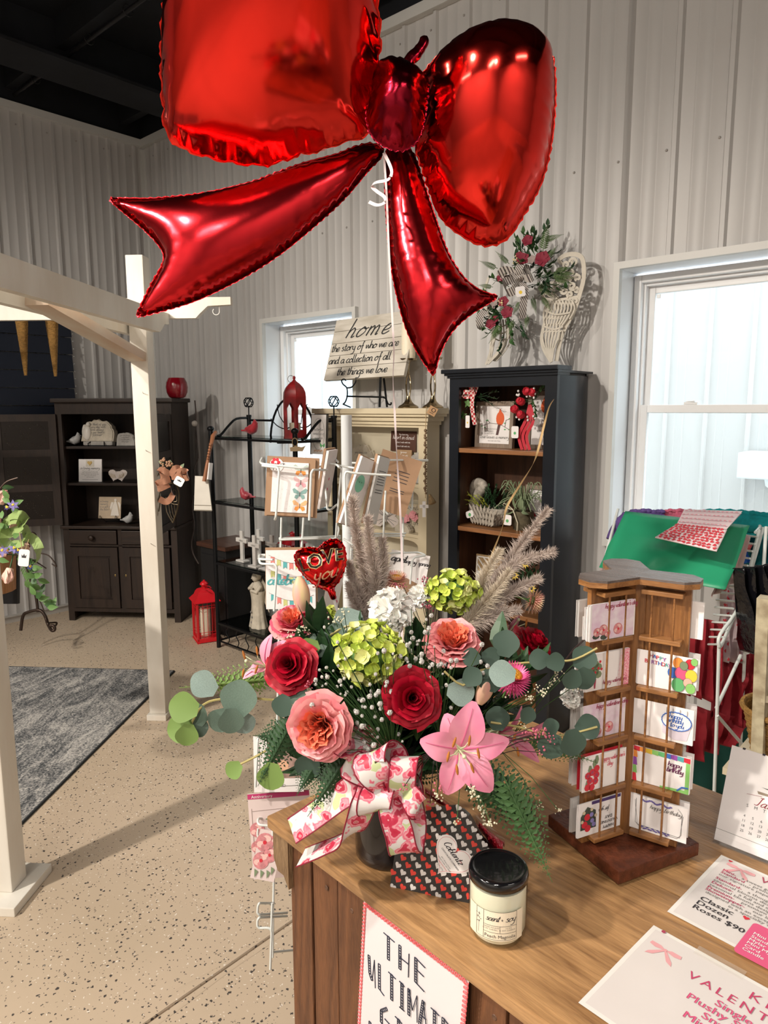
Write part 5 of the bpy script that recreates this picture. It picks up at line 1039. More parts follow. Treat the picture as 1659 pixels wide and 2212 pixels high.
def stripes(m, c1, c2, sc):
 nt = m.node_tree; w_ = nt.nodes.new('ShaderNodeTexWave'); w_.inputs['Scale'].default_value = sc; w_.bands_direction = 'DIAGONAL'; r = nt.nodes.new('ShaderNodeValToRGB'); r.color_ramp.interpolation = 'CONSTANT'; r.color_ramp.elements[0].color = (*c1, 1); r.color_ramp.elements[1].color = (*c2, 1); r.color_ramp.elements[1].position = .4
 tc = nt.nodes.new('ShaderNodeTexCoord'); nt.links.new(tc.outputs['Object'], w_.inputs[0]); nt.links.new(w_.outputs[0], r.inputs[0]); nt.links.new(r.outputs[0], nt.nodes['Principled BSDF'].inputs['Base Color'])
stripes(STRP, (.10, .08, .08), (.62, .58, .54), 45)
for pts, sd in (([(1125, 600), (1105, 585), (1088, 585), (1080, 600), (1100, 602), (1122, 605)], 1), ([(1125, 600), (1112, 625), (1095, 632), (1090, 610), (1110, 605)], 1), ([(1128, 600), (1120, 585), (1126, 572), (1136, 578), (1138, 592), (1128, 602)], 0), ([(1128, 605), (1118, 600), (1108, 590), (1112, 612), (1126, 610)], 0), ([(1128, 610), (1134, 630), (1130, 660), (1129, 688)], 0), ([(1050, 670), (1036, 685), (1038, 705), (1044, 712)], 0), ([(1128, 600), (1142, 602), (1150, 596), (1140, 588), (1128, 598)], 1)):
 P('striped_ribbon', STRP, sg, lambda b: ribbon(b, [sp(x_, y_, .07 + .03 * sin(i * 1.3)) for i, (x_, y_) in enumerate(pts)], .042 if sd else .034, UP * .6 + V((0, -.6, 0)) if sd else RT), True)
price_tag(sg, TR(sp(1124, 630, .12)) @ S0 @ Matrix.Rotation(.15, 4, 'Z'), .044, .046, True, YELLOW_INK)
# small bronze wings with a rose-gold bow on the pergola post
bw = thing('bronze_wing_hanger', 'small bronze metal wings with a rose gold bow and tag hanging on the white post', 'wall decor', atD(355, 1060, 3.42))
BRZ = mat('bronze_wire', (.10, .075, .045), .4, .7); D_ = 3.44
def bwing(b, pts, sc):
 for p, w_ in pts: b.tube(smooth_path([atD(x_, y_, D_) for x_, y_ in p], 3), w_, 5)
P('left_wing', BRZ, bw, lambda b: bwing(b, (([(347, 1030), (342, 1014), (334, 1015), (329, 1050), (327, 1080), (327, 1105), (331, 1131)], .004), ([(347, 1060), (340, 1085), (328, 1095)], .003), ([(345, 1065), (346, 1085), (343, 1105)], .003), ([(330, 1095), (333, 1122), (336, 1118), (335, 1092)], .002), ([(336, 1092), (338, 1116), (341, 1110), (339, 1085)], .002), ([(328, 1075), (336, 1072), (336, 1082), (331, 1082)], .002), ([(329, 1060), (337, 1055), (340, 1064), (334, 1068)], .002), ([(332, 1040), (340, 1030), (344, 1020)], .002), ([(330, 1050), (340, 1045), (345, 1035)], .002)), 1), True, world=True)
P('right_wing', BRZ, bw, lambda b: bwing(b, (([(366, 1045), (378, 1045), (386, 1060), (386, 1085), (380, 1110), (373, 1130)], .004), ([(358, 1075), (372, 1088), (384, 1090)], .003), ([(358, 1080), (360, 1105), (373, 1129)], .003), ([(364, 1085), (367, 1108), (373, 1122)], .002), ([(370, 1090), (373, 1108), (376, 1118)], .002), ([(377, 1090), (378, 1104), (379, 1108)], .002), ([(372, 1075), (380, 1070), (382, 1082), (375, 1084)], .002), ([(370, 1062), (378, 1058), (382, 1066), (376, 1070)], .002)), 1), True, world=True)
RG = mat('rose_gold_ribbon', (.50, .25, .16), .4, .3, n=.2, ns=40)
for pts in ([(368, 1025), (352, 1016), (345, 1018), (348, 1030), (366, 1030)], [(368, 1028), (378, 1012), (390, 1014), (392, 1028), (370, 1030)], [(370, 1028), (390, 1018), (404, 1020), (404, 1032), (388, 1032)], [(368, 1035), (355, 1040), (340, 1044), (342, 1056), (365, 1046)], [(368, 1050), (372, 1070), (360, 1084), (344, 1078)]):
 P('ribbon_loop', RG, bw, lambda b: ribbon(b, [atD(x_, y_, 3.38 - .02 * (i % 2)) for i, (x_, y_) in enumerate(pts)], .030, UP + V((0, -.3, 0))), True, world=True)
P('eucalyptus_leaf', LG[3], bw, lambda b: [leaf(b, TR(atD(px, py, 3.39)) @ S0 @ Matrix.Rotation(a, 4, 'Z'), .035, .018) for px, py, a in ((368, 1010, 0), (355, 1004, 1), (388, 1014, -.6), (350, 1040, 1.6), (372, 1008, .4))], True, world=True)
P('dried_berry', mat('dried_berry', (.35, .2, .12)), bw, lambda b: [b.ball(atD(355 + rn.uniform(-8, 20), 1000 + rn.uniform(-10, 12), 3.38), .006, 6, 4) for _ in range(26)], True, world=True, kind='stuff')
I_ = INV[bw.name]
price_tag(bw, I_ @ TR(atD(387, 1040, 3.36)) @ S0 @ Matrix.Rotation(-.5, 4, 'Z'), .045, .042)
# ================================================================== WHITE WIRE CARD SPINNER
WIRE = mat('white_coated_wire', (.70, .74, .72), .35)
pole_xy = atD(748, 900, 1.90); px_, py_ = pole_xy.x, pole_xy.y
spn = thing('card_spinner_rack', 'white wire spinner rack with pockets of greeting cards standing behind the counter end', 'card rack', (px_, py_, 0))
P('pole', mat('white_pole', (.72, .76, .78), .25), spn, lambda b: b.tube([(0, 0, .02), (0, 0, HC - .02)], .0148, 18), 'auto')
P('base_disc', WIRE, spn, lambda b: b.lathe([(.11, 0), (.11, .012), (.03, .02), (.03, .08), (0, .08)], 24), 'auto')
def wires(name, lst, r=.0028, D=1.66):
 for pts in lst:
  P(name, WIRE, spn, lambda b: b.tube(round_corners([atD(p[0], p[1], p[2] if len(p) > 2 else D) for p in pts], .012), r, 7), True, world=True)
def round_corners(pts, r):
 out = [pts[0]]
 for i in range(1, len(pts) - 1):
  a, p, c = pts[i - 1], pts[i], pts[i + 1]; u = (a - p); w_ = (c - p); d = min(r, u.length * .45, w_.length * .45)
  q0 = p + u.normalized() * d; q1 = p + w_.normalized() * d
  for k in range(5): t = k / 4; out.append(q0 * (1 - t) ** 2 + p * 2 * t * (1 - t) + q1 * t * t)
 out.append(pts[-1]); return out
L1, L2 = 1.60, 1.72
wires('pocket_wire', [
 [(700, 1005, 1.8), (690, 1008, L2), (660, 1012, L1 - .02), (566, 1002, L1 - .02), (562, 998, L2), (566, 990, L2 + .05)],
 [(566, 1006, L1 - .02), (600, 1010, L1 - .03), (603, 1018, L1 - .03), (596, 1118, L1 - .02), (594, 1122, L1)],
 [(706, 1015, 1.66), (676, 1015, L1 - .03), (672, 1022, L1 - .03), (668, 1124, L1 - .02)],
 [(608, 1118, L2), (606, 1190, L2)], [(656, 1118, L2), (651, 1190, L2)], [(603, 1163, L2), (700, 1160, L2 + .06), (735, 1158, 1.85)], [(603, 1166, L2 - .01), (690, 1163, L2), (735, 1162, 1.85)],
 [(560, 1200, L2), (590, 1200, L2)], [(590, 1209, L1 - .02), (560, 1208, L1), (560, 1199, L2), (590, 1198, L2)], [(560, 1210, L1), (562, 1218, L1 - .02), (594, 1219, L1 - .03), (598, 1226, L1 - .03), (592, 1320, L1 - .02)],
 [(606, 1190, L2), (600, 1500, L2), (594, 1800, L2), (590, 1960, L2), (589, 2068, L2)], [(651, 1190, L2), (648, 1500, L2), (645, 1820, L2)],
 [(700, 990, 1.82), (722, 990, 1.8), (730, 998, 1.75)], [(690, 1000, 1.75), (727, 1003, 1.72), (733, 1010, 1.70)], [(700, 1016, 1.74), (707, 1100, 1.70), (714, 1102, 1.70), (728, 1090, 1.75)],
 [(725, 1004, 1.76), (738, 1006, 1.74), (728, 1120, 1.74), (724, 1190, 1.76)], [(735, 1006, 1.74), (770, 1012, 1.72), (775, 1014, 1.72)],
 [(727, 1135, 1.80), (733, 1142, 1.78), (728, 1165, 1.78), (700, 1162, 1.78)],
 [(775, 990, 1.9), (830, 994, 1.9), (924, 994, 2.0)], [(760, 1000, 1.85), (812, 1002, 1.85)],
 [(748, 1138, 1.6), (744, 1030, 1.6), (747, 1018, 1.6), (765, 1022, 1.6), (844, 1027, 1.62)],
 [(924, 995, 2.0), (900, 996, 1.98), (893, 1004, 1.98), (890, 1106, 1.98), (880, 1090, 1.98), (872, 1089, 1.98), (834, 1092, 1.98)], [(872, 994, 1.99), (870, 1200, 1.99), (866, 1260, 1.99), (862, 1420, 1.99), (852, 1750, 1.99)],
 [(833, 1060, 1.92), (830, 1110, 1.92), (826, 1240, 1.92), (820, 1500, 1.92)], [(828, 1100, 1.94), (838, 1111, 1.94)], [(795, 1153, 1.9), (870, 1153, 1.98), (876, 1152, 1.99)], [(795, 1158, 1.9), (874, 1158, 1.98)],
 [(742, 1164, 1.84), (768, 1180, 1.8), (790, 1200, 1.78)], [(760, 1160, 1.86), (755, 1260, 1.84)],
 [(826, 1196, 1.92), (905, 1193, 2.0), (922, 1200, 2.0), (895, 1204, 1.98), (890, 1212, 1.98), (886, 1262, 1.98)], [(822, 1205, 1.92), (836, 1206, 1.92), (832, 1260, 1.92)],
 [(740, 1240, 1.8), (770, 1246, 1.78), (768, 1300, 1.78)], [(678, 1182, 1.7), (682, 1190, 1.66), (700, 1200, 1.66)],
 # lower tiers
 [(600, 1590, L2), (557, 1592, L1 - .02), (556, 1622, L1 - .02), (552, 1700, L1 - .02)], [(600, 1598, L2), (558, 1600, L1), (600, 1604, L2)],
 [(600, 1768, L2), (557, 1768, L1), (557, 1782, L1 - .02), (590, 1784, L1 - .02), (586, 1905, L1 - .02)], [(557, 1790, L1), (556, 1810, L1), (592, 1812, L1 - .02)],
 [(592, 1951, L2), (560, 1951, L1), (557, 1957, L1), (556, 1972, L1), (560, 1976, L1), (620, 1972, L2)], [(620, 1979, L2), (560, 1982, L1), (556, 1988, L1), (556, 2001, L1), (560, 2005, L1), (587, 2004, L1), (584, 2094, L1)],
 [(588, 1951, L1), (586, 2010, L1)], [(588, 2057, L2), (640, 2052, 1.8)], [(592, 1640, L2), (700, 1640, 1.8), (738, 1640, 1.9)], [(594, 1860, L2), (700, 1850, 1.8), (735, 1850, 1.9)]])
def card4(name, label, tl, tr, bl, D, m=PAPER, t=.0025, group=None, cat='greeting card', lean=(0, 0, 0)):
 TL, TRr, BL = atD(*tl, D + lean[0]), atD(*tr, D + lean[1]), atD(*bl, D + lean[2]); M = frame(TRr - TL, TL - BL, BL); w_, h_ = (TRr - TL).length, (TL - BL).length
 o = thing(name, label, cat, M, group); P('card_sheet', m, o, lambda b: b.span((0, 0, -t), (w_, h_, 0))); return o, w_, h_
o, w_, h_ = card4('greeting_card', 'seed paper card with four butterflies at the top left of the wire rack', (580, 988), (682, 993), (574, 1112), L1, KRAFT, .006)
PAPER2 = mat('speckled_seed_paper', (.80, .76, .76), .8, n=.06, ns=90)
P('seed_sheet', PAPER2, o, lambda b: b.span((w_ * .10, h_ * .06, .0005), (w_ * .86, h_ * .93, .002)))
P('kraft_envelope', KRAFT, o, lambda b: b.span((-.004, -.002, -.010), (w_ + .008, h_ + .004, -.007)))
P('logo_sticker', PAPER, o, lambda b: b.prism(circ((w_ * .18, h_ * .87), w_ * .15, 20), .002, .003)); 
P('sticker_flower', RED, o, lambda b: [b.flat(circ((w_ * .16 + .007 * cos(a), h_ * .92 + .007 * sin(a)), .004, 8), .0033) for a in [k * PI / 3 for k in range(6)]])
P('lettering', INK, o, lambda b: (block(b, 'PLANT', w_ * .18, h_ * .84, .0125, 'CENTER', z=.0033), block(b, 'ME', w_ * .18, h_ * .785, .0125, 'CENTER', z=.0033)))
for k, (c1, c2) in enumerate(((mat('sage_wing', (.42, .50, .43)), ORANGE_INK), (mat('rose_wing', (.75, .48, .48)), mat('pink_wing', (.75, .35, .4))), (mat('teal_wing', (.22, .38, .36)), mat('teal_wing', (.22, .38, .36))), (mat('apricot_wing', (.80, .45, .22)), ORANGE_INK))):
 cx_, cy_ = w_ * (.70 + .01 * (k % 2)), h_ * (.80 - k * .205)
 p = P('butterfly_print', c1, o, lambda b: [b.flat([(cx_ + s * x_, cy_ + y_) for x_, y_ in ((0, 0), (.003, .006), (.013, .013), (.017, .010), (.014, .002), (.004, -.001))], .0024) for s in (-1, 1)])
 P('lower_wing_print', c2, p, lambda b: [b.flat([(cx_ + s * x_, cy_ + y_) for x_, y_ in ((0, -.001), (.010, -.002), (.012, -.009), (.006, -.012), (.002, -.006))], .0025) for s in (-1, 1)]); P('body_print', INK, p, lambda b: b.flat([(cx_ - .0006, cy_ - .006), (cx_ + .0006, cy_ - .006), (cx_ + .0006, cy_ + .005), (cx_ - .0006, cy_ + .005)], .0027))
P('speckle', GREY_INK, o, lambda b: [b.flat(circ((w_ * (.14 + .66 * rn.random()), h_ * (.1 + .8 * rn.random())), .0005, 5), .0024) for _ in range(40)], kind='stuff')
o, w_, h_ = card4('greeting_card', 'white card with bunting flags and the word celebrate on the wire rack', (583, 1189), (690, 1188), (575, 1316), L1 + .03, PAPER2, .004)
P('kraft_envelope', KRAFT, o, lambda b: b.span((-.002, .004, -.010), (w_ + .004, h_ + .006, -.006)))
FLG = [mat('flag_coral', (.70, .22, .20)), mat('flag_olive', (.55, .56, .22)), TEAL_INK]
for r_, (y0, sl) in enumerate(((.90, 1), (.66, -1), (.26, 1))):
 for k in range(7):
  x_ = w_ * (.10 + k * .125); yy = h_ * (y0 - .14 * sin(PI * (k + .5) / 7 * .9) + .02)
  P('flag_print', FLG[(k + r_) % 3], o, lambda b: b.flat([(x_, yy), (x_ + .009, yy - .001), (x_ + .009, yy - .016), (x_ + .0045, yy - .012), (x_, yy - .016)], .0006))
 P('string_print', INK, o, lambda b: b.tube([(w_ * (.06 + .9 * i / 12), h_ * (y0 - .14 * sin(PI * i / 12 * .9) + .02), .0006) for i in range(13)], .0003, 3))
P('lettering', TEAL_INK, o, lambda b: script(b, 'celebrate!', w_ * .03, h_ * .42, .0115, .0028, .2, .95, z=.0008))
# cards seen nearly edge on
for a, lb, ms in (((( 716, 975), (735, 972), (690, 1100), 1.72, (0, .08, 0)), 'card bundle in a clear sleeve leaning left of the white pole', PAPER2), (((783, 985), (812, 998), (735, 1130), 1.62, (0, .05, 0)), 'slim card with a mint green print leaning just right of the white pole', PAPER), (((823, 985), (845, 992), (790, 1130), 1.66, (0, .05, 0)), 'card showing its printed back, leaning right in the wire rack', mat('grey_card_back', (.60, .58, .56), .4))):
 o, w_, h_ = card4('greeting_card', lb, a[0], a[1], a[2], a[3], ms, .006, lean=a[4]); P('kraft_envelope', KRAFT, o, lambda b: b.span((.002, -.002, -.014), (w_ + .008, h_ + .003, -.008)))
 if 'mint' in lb: P('mint_print', mat('mint_ink', (.25, .62, .45)), o, lambda b: b.flat(circ((w_ * .4, h_ * .62), w_ * .3, 14, h_ * .13), .0006)); P('lettering', INK, o, lambda b: (b.flat(circ((w_ * .32, h_ * .64), .0012, 6), .001), b.flat(circ((w_ * .48, h_ * .64), .0012, 6), .001)))
 elif 'printed' in lb: P('printed_line', INK, o, lambda b: [b.flat([(w_ * .2, h_ * z_), (w_ * .85, h_ * z_), (w_ * .85, h_ * z_ + .0015), (w_ * .2, h_ * z_ + .0015)], .0006) for z_ in (.78, .74, .70, .66, .62, .58, .50, .46)], kind='stuff')
 else: P('floral_print', PINK, o, lambda b: [b.flat(circ((w_ * .5, h_ * z_), .004, 8), .0006) for z_ in (.2, .32, .5)])
o, w_, h_ = card4('kraft_card', 'brown kraft card back with small print at the right of the wire rack top tier', (818, 967), (904, 995), (788, 1090), 1.94, KRAFT, .006)
P('printed_line', INK, o, lambda b: [b.flat([(w_ * .45, h_ * z_), (w_ * .8, h_ * z_), (w_ * .8, h_ * z_ + .002), (w_ * .45, h_ * z_ + .002)], .0006) for z_ in (.72, .66, .6, .54, .40, .36)], kind='stuff')
o, w_, h_ = card4('greeting_card', 'white spring card with black script over kraft on the second tier right of the rack', (832, 1185), (915, 1200), (826, 1300), 2.02, PAPER, .006)
P('kraft_band', KRAFT, o, lambda b: b.flat([(0, 0), (w_, 0), (w_, h_ * .40), (w_ * .5, h_ * .52), (0, h_ * .48)], .0006)); P('lettering', INK, o, lambda b: (script(b, 'april', w_ * .02, h_ * .80, .010, .0022, .35, z=.001), script(b, 'happy spring', w_ * .36, h_ * .80, .0062, .0014, .35, z=.001), script(b, 'always', w_ * .1, h_ * .25, .0062, .0014, .35, z=.001)))
o, w_, h_ = card4('greeting_card', 'card with pink flowers in a sleeve under the heart balloon pick', (722, 1240), (752, 1236), (695, 1340), 1.72, PAPER, .006, lean=(0, .05, 0))
P('floral_print', PINK, o, lambda b: [b.flat(circ((w_ * (.3 + .12 * k), h_ * (.75 - .1 * k)), .006, 8), .0006) for k in range(5)])
o, w_, h_ = card4('photo_frame_card', 'white photo frame card with scrollwork in the lower wire pocket left of the counter', (558, 1592), (665, 1590), (549, 1712), L1, PAPER, .004)
P('photo_print', mat('faded_photo', (.50, .33, .28), .5, n=.5, ns=40), o, lambda b: b.flat([(w_ * .28, h_ * .25), (w_ * .95, h_ * .25), (w_ * .95, h_ * .92), (w_ * .28, h_ * .92)], .0006)); P('photo_detail', mat('peach_detail', (.75, .45, .30)), o, lambda b: (b.flat(circ((w_ * .6, h_ * .48), .012, 10), .0009), b.flat([(w_ * .45, h_ * .4), (w_ * .75, h_ * .4), (w_ * .75, h_ * .44), (w_ * .45, h_ * .44)], .001)))
P('scroll_border', GREY_INK, o, lambda b: (b.tube([(w_ * .12, h_ * .85, .0006), (w_ * .12, h_ * .16, .0006), (w_ * .2, h_ * .1, .0006), (w_ * .95, h_ * .12, .0006)], .0005, 3), [b.tube([(w_ * (.5 + s * .05 * k) + .004 * cos(a), h_ * .12 + .003 * sin(a), .0008) for a in [j * PI / 3 for j in range(7)]], .0004, 3) for s in (-1, 1) for k in (1, 2)], b.flat(heart((w_ * .5, h_ * .12), .005), .0012)))
o, w_, h_ = card4('greeting_card', 'pale pink anniversary card with a magenta header in the lower wire pocket', (557, 1716), (690, 1706), (548, 1900), L1 + .02, mat('blush_card', (.72, .60, .58), .5), .004)
P('magenta_header', mat('magenta_ink', (.50, .04, .16)), o, lambda b: b.flat([(.0, h_ * .94), (w_, h_ * .94), (w_, h_), (0, h_)], .0006)); P('lettering', PAPER, o, lambda b: block(b, 'Anniversary', w_ * .06, h_ * .95, .010, z=.001))
P('lace_print', mat('lace_grey', (.5, .42, .40)), o, lambda b: (b.tube([(w_ * .05, h_ * .8, .0008), (w_ * .95, h_ * .82, .0008)], .0005, 3), b.tube([(w_ * .05, h_ * .83, .0008), (w_ * .05, h_ * .3, .0008)], .0005, 3)))
ROSEP = mat('rose_print_pink', (.72, .28, .30), .6, n=.3, ns=120); ROSEL = mat('rose_print_blush', (.80, .52, .48), .6); LEAFP = mat('print_green', (.20, .26, .15), .6)
def print_rose(b, c, r, z=.001):
 b.use(ROSEP).flat(circ(c, r, 14), z)
 for k in range(5): a = k * 1.26; b.use(ROSEL if k % 2 else ROSEP).flat(circ((c[0] + r * .45 * cos(a), c[1] + r * .45 * sin(a)), r * .5, 10, r * .35), z + .0002 + .00005 * k)
 b.use(RED).flat(circ(c, r * .22, 8), z + .0008)
P('floral_print', ROSEP, o, lambda b: ([print_rose(b, (w_ * x_, h_ * y_), r) for x_, y_, r in ((.12, .58, .017), (.28, .48, .015), (.1, .38, .014), (.4, .62, .013), (.3, .30, .014))], [b.use(LEAFP).flat(circ((w_ * x_, h_ * y_), .005, 8, .002, .5), .002) for x_, y_ in ((.3, .7), (.45, .5), (.2, .25), (.35, .2), (.42, .4))]))
o, w_, h_ = card4('greeting_card', 'floral card with peonies hanging lowest in the wire rack beside the counter', (561, 1790), (612, 1800), (540, 1896), L1 - .02, mat('blush_card', (.72, .60, .58)), .003, lean=(0, 0, -.02))
P('floral_print', ROSEP, o, lambda b: ([print_rose(b, (w_ * x_, h_ * y_), r) for x_, y_, r in ((.3, .75, .020), (.6, .52, .016), (.3, .38, .018), (.75, .85, .012))], [b.use(LEAFP).flat([(w_ * x_, h_ * y_), (w_ * x_ + .004, h_ * y_ - .018), (w_ * x_ + .009, h_ * y_ - .004)], .002) for x_, y_ in ((.1, .2), (.35, .2), (.6, .22), (.75, .3))]))
# ================================================================== DRYING RACK WITH CLOTHS
dr = thing('drying_rack', 'white wire folding drying rack hung with cloths in front of the large window', 'drying rack', atD(1545, 1690, 2.35))
q_ = lambda x_, y_, d: atD(x_, y_, d)
for pts in ([(1335, 1100, 2.62), (1305, 1215, 2.5), (1300, 1245, 2.48)], [(1553, 1395, 2.15), (1549, 1530, 2.2), (1543, 1700, 2.25), (1540, 1780, 2.3)], [(1600, 1415, 2.3), (1547, 1530, 2.2)], [(1549, 1545, 2.2), (1610, 1615, 2.35), (1660, 1665, 2.45)], [(1655, 1640, 2.2), (1600, 1700, 2.3), (1590, 1790, 2.4)],
   [(1640, 1145, 2.3), (1600, 1300, 2.2), (1556, 1370, 2.12), (1553, 1395, 2.12)], [(1650, 1135, 2.35), (1610, 1270, 2.22), (1562, 1385, 2.14), (1553, 1395, 2.12)], [(1618, 1133, 2.4), (1642, 1136, 2.35), (1632, 1150, 2.3)], [(1655, 1138, 2.25), (1648, 1250, 2.2)], [(1612, 1335, 2.3), (1600, 1600, 2.5), (1595, 1660, 2.55)]):
 P('frame_wire', WIRE, dr, lambda b: b.tube(smooth_path([q_(*p) for p in pts], 4), .0055, 7), True, world=True)
for k in range(16):
 t = k / 15; x1, y1 = 1636 - 78 * t, 1160 + 232 * t; ln = 62 * (1 - .55 * t)
 P('rung', WIRE, dr, lambda b: b.tube([q_(x1, y1, 2.28 - .15 * t), q_(x1 - ln, y1 - 9 * (1 - t), 2.42 - .15 * t)], .0035, 6), True, world=True)
def cloth(name, label, m, C, D, nu=18, nv=14, wav=.008, fr=7, seed=0, th=.002, cat='cloth', hang=0):
 """C: corner px (tl, tr, br, bl); D: their distances"""
 c = [atD(*p, d) for p, d in zip(C, D)]; o = thing(name, label, cat, c[0]); rnd = random.Random(seed); ph = rnd.uniform(0, 6)
 def fn(u, v):
  p = (c[0] * (1 - u) + c[1] * u) * (1 - v) + (c[3] * (1 - u) + c[2] * u) * v
  return p + FWD * (wav * sin(fr * u * PI + ph + v * 1.5) * (.3 + v)) + V((0, 0, -1)) * (hang * sin(PI * u) * (.4 + .6 * v)) + FWD * wav * .8 * noise.noise(V((u * 4, v * 4, seed)))
 ob = P('cloth_sheet', m, o, lambda b: b.grid(fn, nu, nv), True, world=True); solid(ob, th, 1); return o, c, fn
GREEN = mat('glossy_green_cloth', (.022, .30, .15), .42, bump=.08, bs=12)
cloth('green_cloth', 'shiny green cloth draped over the drying rack below the window', GREEN, ((1352, 1104), (1618, 1135), (1560, 1272), (1298, 1226)), (2.45, 2.25, 2.1, 2.3), seed=1, wav=.02, fr=3)
HCL = mat('pink_white_cloth', (.80, .66, .68), .8)
o, c, fn = cloth('heart_print_cloth', 'white cloth with red hearts folded over the green cloth', HCL, ((1462, 1132), (1570, 1143), (1548, 1190), (1415, 1160)), (2.24, 2.13, 2.06, 2.2), seed=3, wav=.002, th=.004)
def hearts_on(b, fn, nu, nv, s, seed=0):
 rnd = random.Random(seed)
 for i in range(nu):
  for j in range(nv):
   u, v = (i + .5 + .25 * (j % 2)) / (nu + .4), (j + .5) / nv
   if u > .97: continue
   p = fn(u, v); du = (fn(min(u + .02, 1), v) - fn(max(u - .02, 0), v)); dv = (fn(u, min(v + .02, 1)) - fn(u, max(v - .02, 0)))
   M = frame(du, -dv, p); n = M.to_3x3() @ V((0, 0, 1)); sgn = 1 if n.dot(CAM - p) > 0 else -1
   b.flat([(sgn * x_ if sgn < 0 else x_, y_) for x_, y_ in heart((0, 0), s, rnd.uniform(0, 6))], 0, TR(n * sgn * .0025) @ M)
HR = mat('heart_red_print', (.62, .05, .07), .8)
P('heart_print', HR, o, lambda b: hearts_on(b, fn, 12, 8, .013, 1), world=True, kind='stuff')
P('top_fold', HCL, o, lambda b: b.add([atD(1462, 1132, 2.24), atD(1570, 1143, 2.13), atD(1604, 1104, 2.25), atD(1478, 1100, 2.36), atD(1478, 1103, 2.36), atD(1603, 1108, 2.25)], [(0, 1, 2, 3), (1, 0, 4, 5)]), world=True)
def f2(u, v): return (atD(1462, 1131.5, 2.235) * (1 - u) + atD(1570, 1142, 2.125) * u) * (1 - v) + (atD(1478, 1100, 2.355) * (1 - u) + atD(1602, 1104, 2.245) * u) * v
P('heart_print', mat('heart_pink_print', (.78, .30, .36), .8), o, lambda b: hearts_on(b, f2, 12, 4, .011, 2), world=True, kind='stuff')
def knit(name, label, m, pts, r, seed=0):
 o = thing(name, label, 'blanket', atD(*pts[0]))
 def fn(b):
  P_ = smooth_path([atD(*p) for p in pts], 5)
  for row in range(5):
   for i, p in enumerate(P_): b.ball(p + V((0, 0, -row * r * .8 + .002 * sin(i * 2 + row))) + FWD * (-.4 * r * sin(PI * (row + 1) / 5)), r * .62, 6, 4, sq=(1.3, 1, .8))
 P('chunky_stitch', m, o, fn, True, world=True, kind='stuff'); P('blanket_core', m, o, lambda b: b.tube([p + V((0, 0, -.03)) for p in smooth_path([atD(*p) for p in pts], 4)], r * 1.6, 8), True, world=True); return o
knit('crocheted_blanket', 'turquoise chunky crocheted blanket lying over the rack by the window', mat('turquoise_yarn', (.0, .25, .27), .9, n=.3, ns=50), ((1528, 1106, 2.5), (1560, 1106, 2.46), (1600, 1108, 2.42), (1640, 1112, 2.38), (1675, 1118, 2.34)), .022)
knit('crocheted_blanket', 'purple crocheted blanket at the left end of the drying rack', mat('purple_yarn', (.13, .08, .28), .9, n=.4, ns=50), ((1326, 1150, 2.6), (1334, 1130, 2.6), (1350, 1112, 2.58), (1380, 1104, 2.56), (1428, 1106, 2.54)), .018)
knit('crocheted_blanket', 'pink crocheted blanket edge between the purple and turquoise ones', mat('pink_yarn', (.55, .12, .2), .9, n=.4, ns=50), ((1420, 1106, 2.56), (1455, 1103, 2.54), (1490, 1104, 2.52), (1535, 1106, 2.5)), .014)
PKC = mat('dusty_pink_cloth', (.60, .40, .38), .8)
cloth('pink_cloth', 'dusty pink cloth hanging behind the green cloth', PKC, ((1600, 1150), (1622, 1160), (1600, 1250), (1535, 1290)), (2.33, 2.3, 2.2, 2.2), seed=5)
cloth('pink_cloth', 'corner of dusty pink cloth showing left under the green cloth', PKC, ((1300, 1222), (1330, 1232), (1325, 1248), (1296, 1236)), (2.36, 2.36, 2.34, 2.34), 6, 4, seed=6)
o, c, fn = cloth('heart_print_cloth', 'pale cloth with small red hearts hanging low behind the rack rungs', mat('pale_pink_cloth', (.62, .50, .52), .85), ((1560, 1262), (1616, 1290), (1605, 1432), (1548, 1428)), (2.42, 2.4, 2.4, 2.4), seed=7, wav=.02)
P('heart_print', HR, o, lambda b: hearts_on(b, fn, 5, 10, .012, 4), world=True, kind='stuff')
REDC = mat('crimson_cloth', (.30, .010, .02), .75, n=.2, ns=5)
cloth('red_cloth', 'crimson cloth hanging directly behind the card tower', REDC, ((1493, 1330), (1560, 1345), (1556, 1520), (1480, 1500)), (2.3, 2.3, 2.3, 2.3), seed=8, wav=.02)
cloth('red_cloth', 'large crimson cloth hanging low from the drying rack', REDC, ((1545, 1430), (1650, 1400), (1628, 1575), (1530, 1545)), (2.45, 2.4, 2.4, 2.4), seed=9, wav=.03)
cloth('red_cloth', 'lowest trailing corner of crimson cloth above the floor', REDC, ((1470, 1515), (1625, 1560), (1590, 1600), (1480, 1652)), (2.38, 2.38, 2.4, 2.4), seed=10, wav=.03)
cloth('blue_cloth', 'bright blue cloth bunched behind the rack rungs', mat('bright_blue_cloth', (.02, .13, .50), .7), ((1598, 1172), (1614, 1176), (1620, 1215), (1590, 1218)), (2.45, 2.45, 2.4, 2.4), 8, 8, seed=11, wav=.015)
cloth('coral_cloth', 'small coral cloth between the blue cloth and the rack side', mat('coral_cloth', (.55, .10, .10), .7), ((1610, 1172), (1626, 1176), (1622, 1190), (1610, 1188)), (2.42, 2.42, 2.4, 2.4), 5, 4, seed=12)
cloth('teal_cloth', 'dark teal cloth hanging at the far right of the drying rack', mat('dark_teal_cloth', (.0, .11, .13), .85), ((1600, 1130), (1700, 1140), (1690, 1330), (1604, 1240)), (2.55, 2.5, 2.5, 2.55), seed=13, wav=.03)
bg = mat('black_plastic_film', (.006, .006, .008), .12, bump=1.0, bs=18)
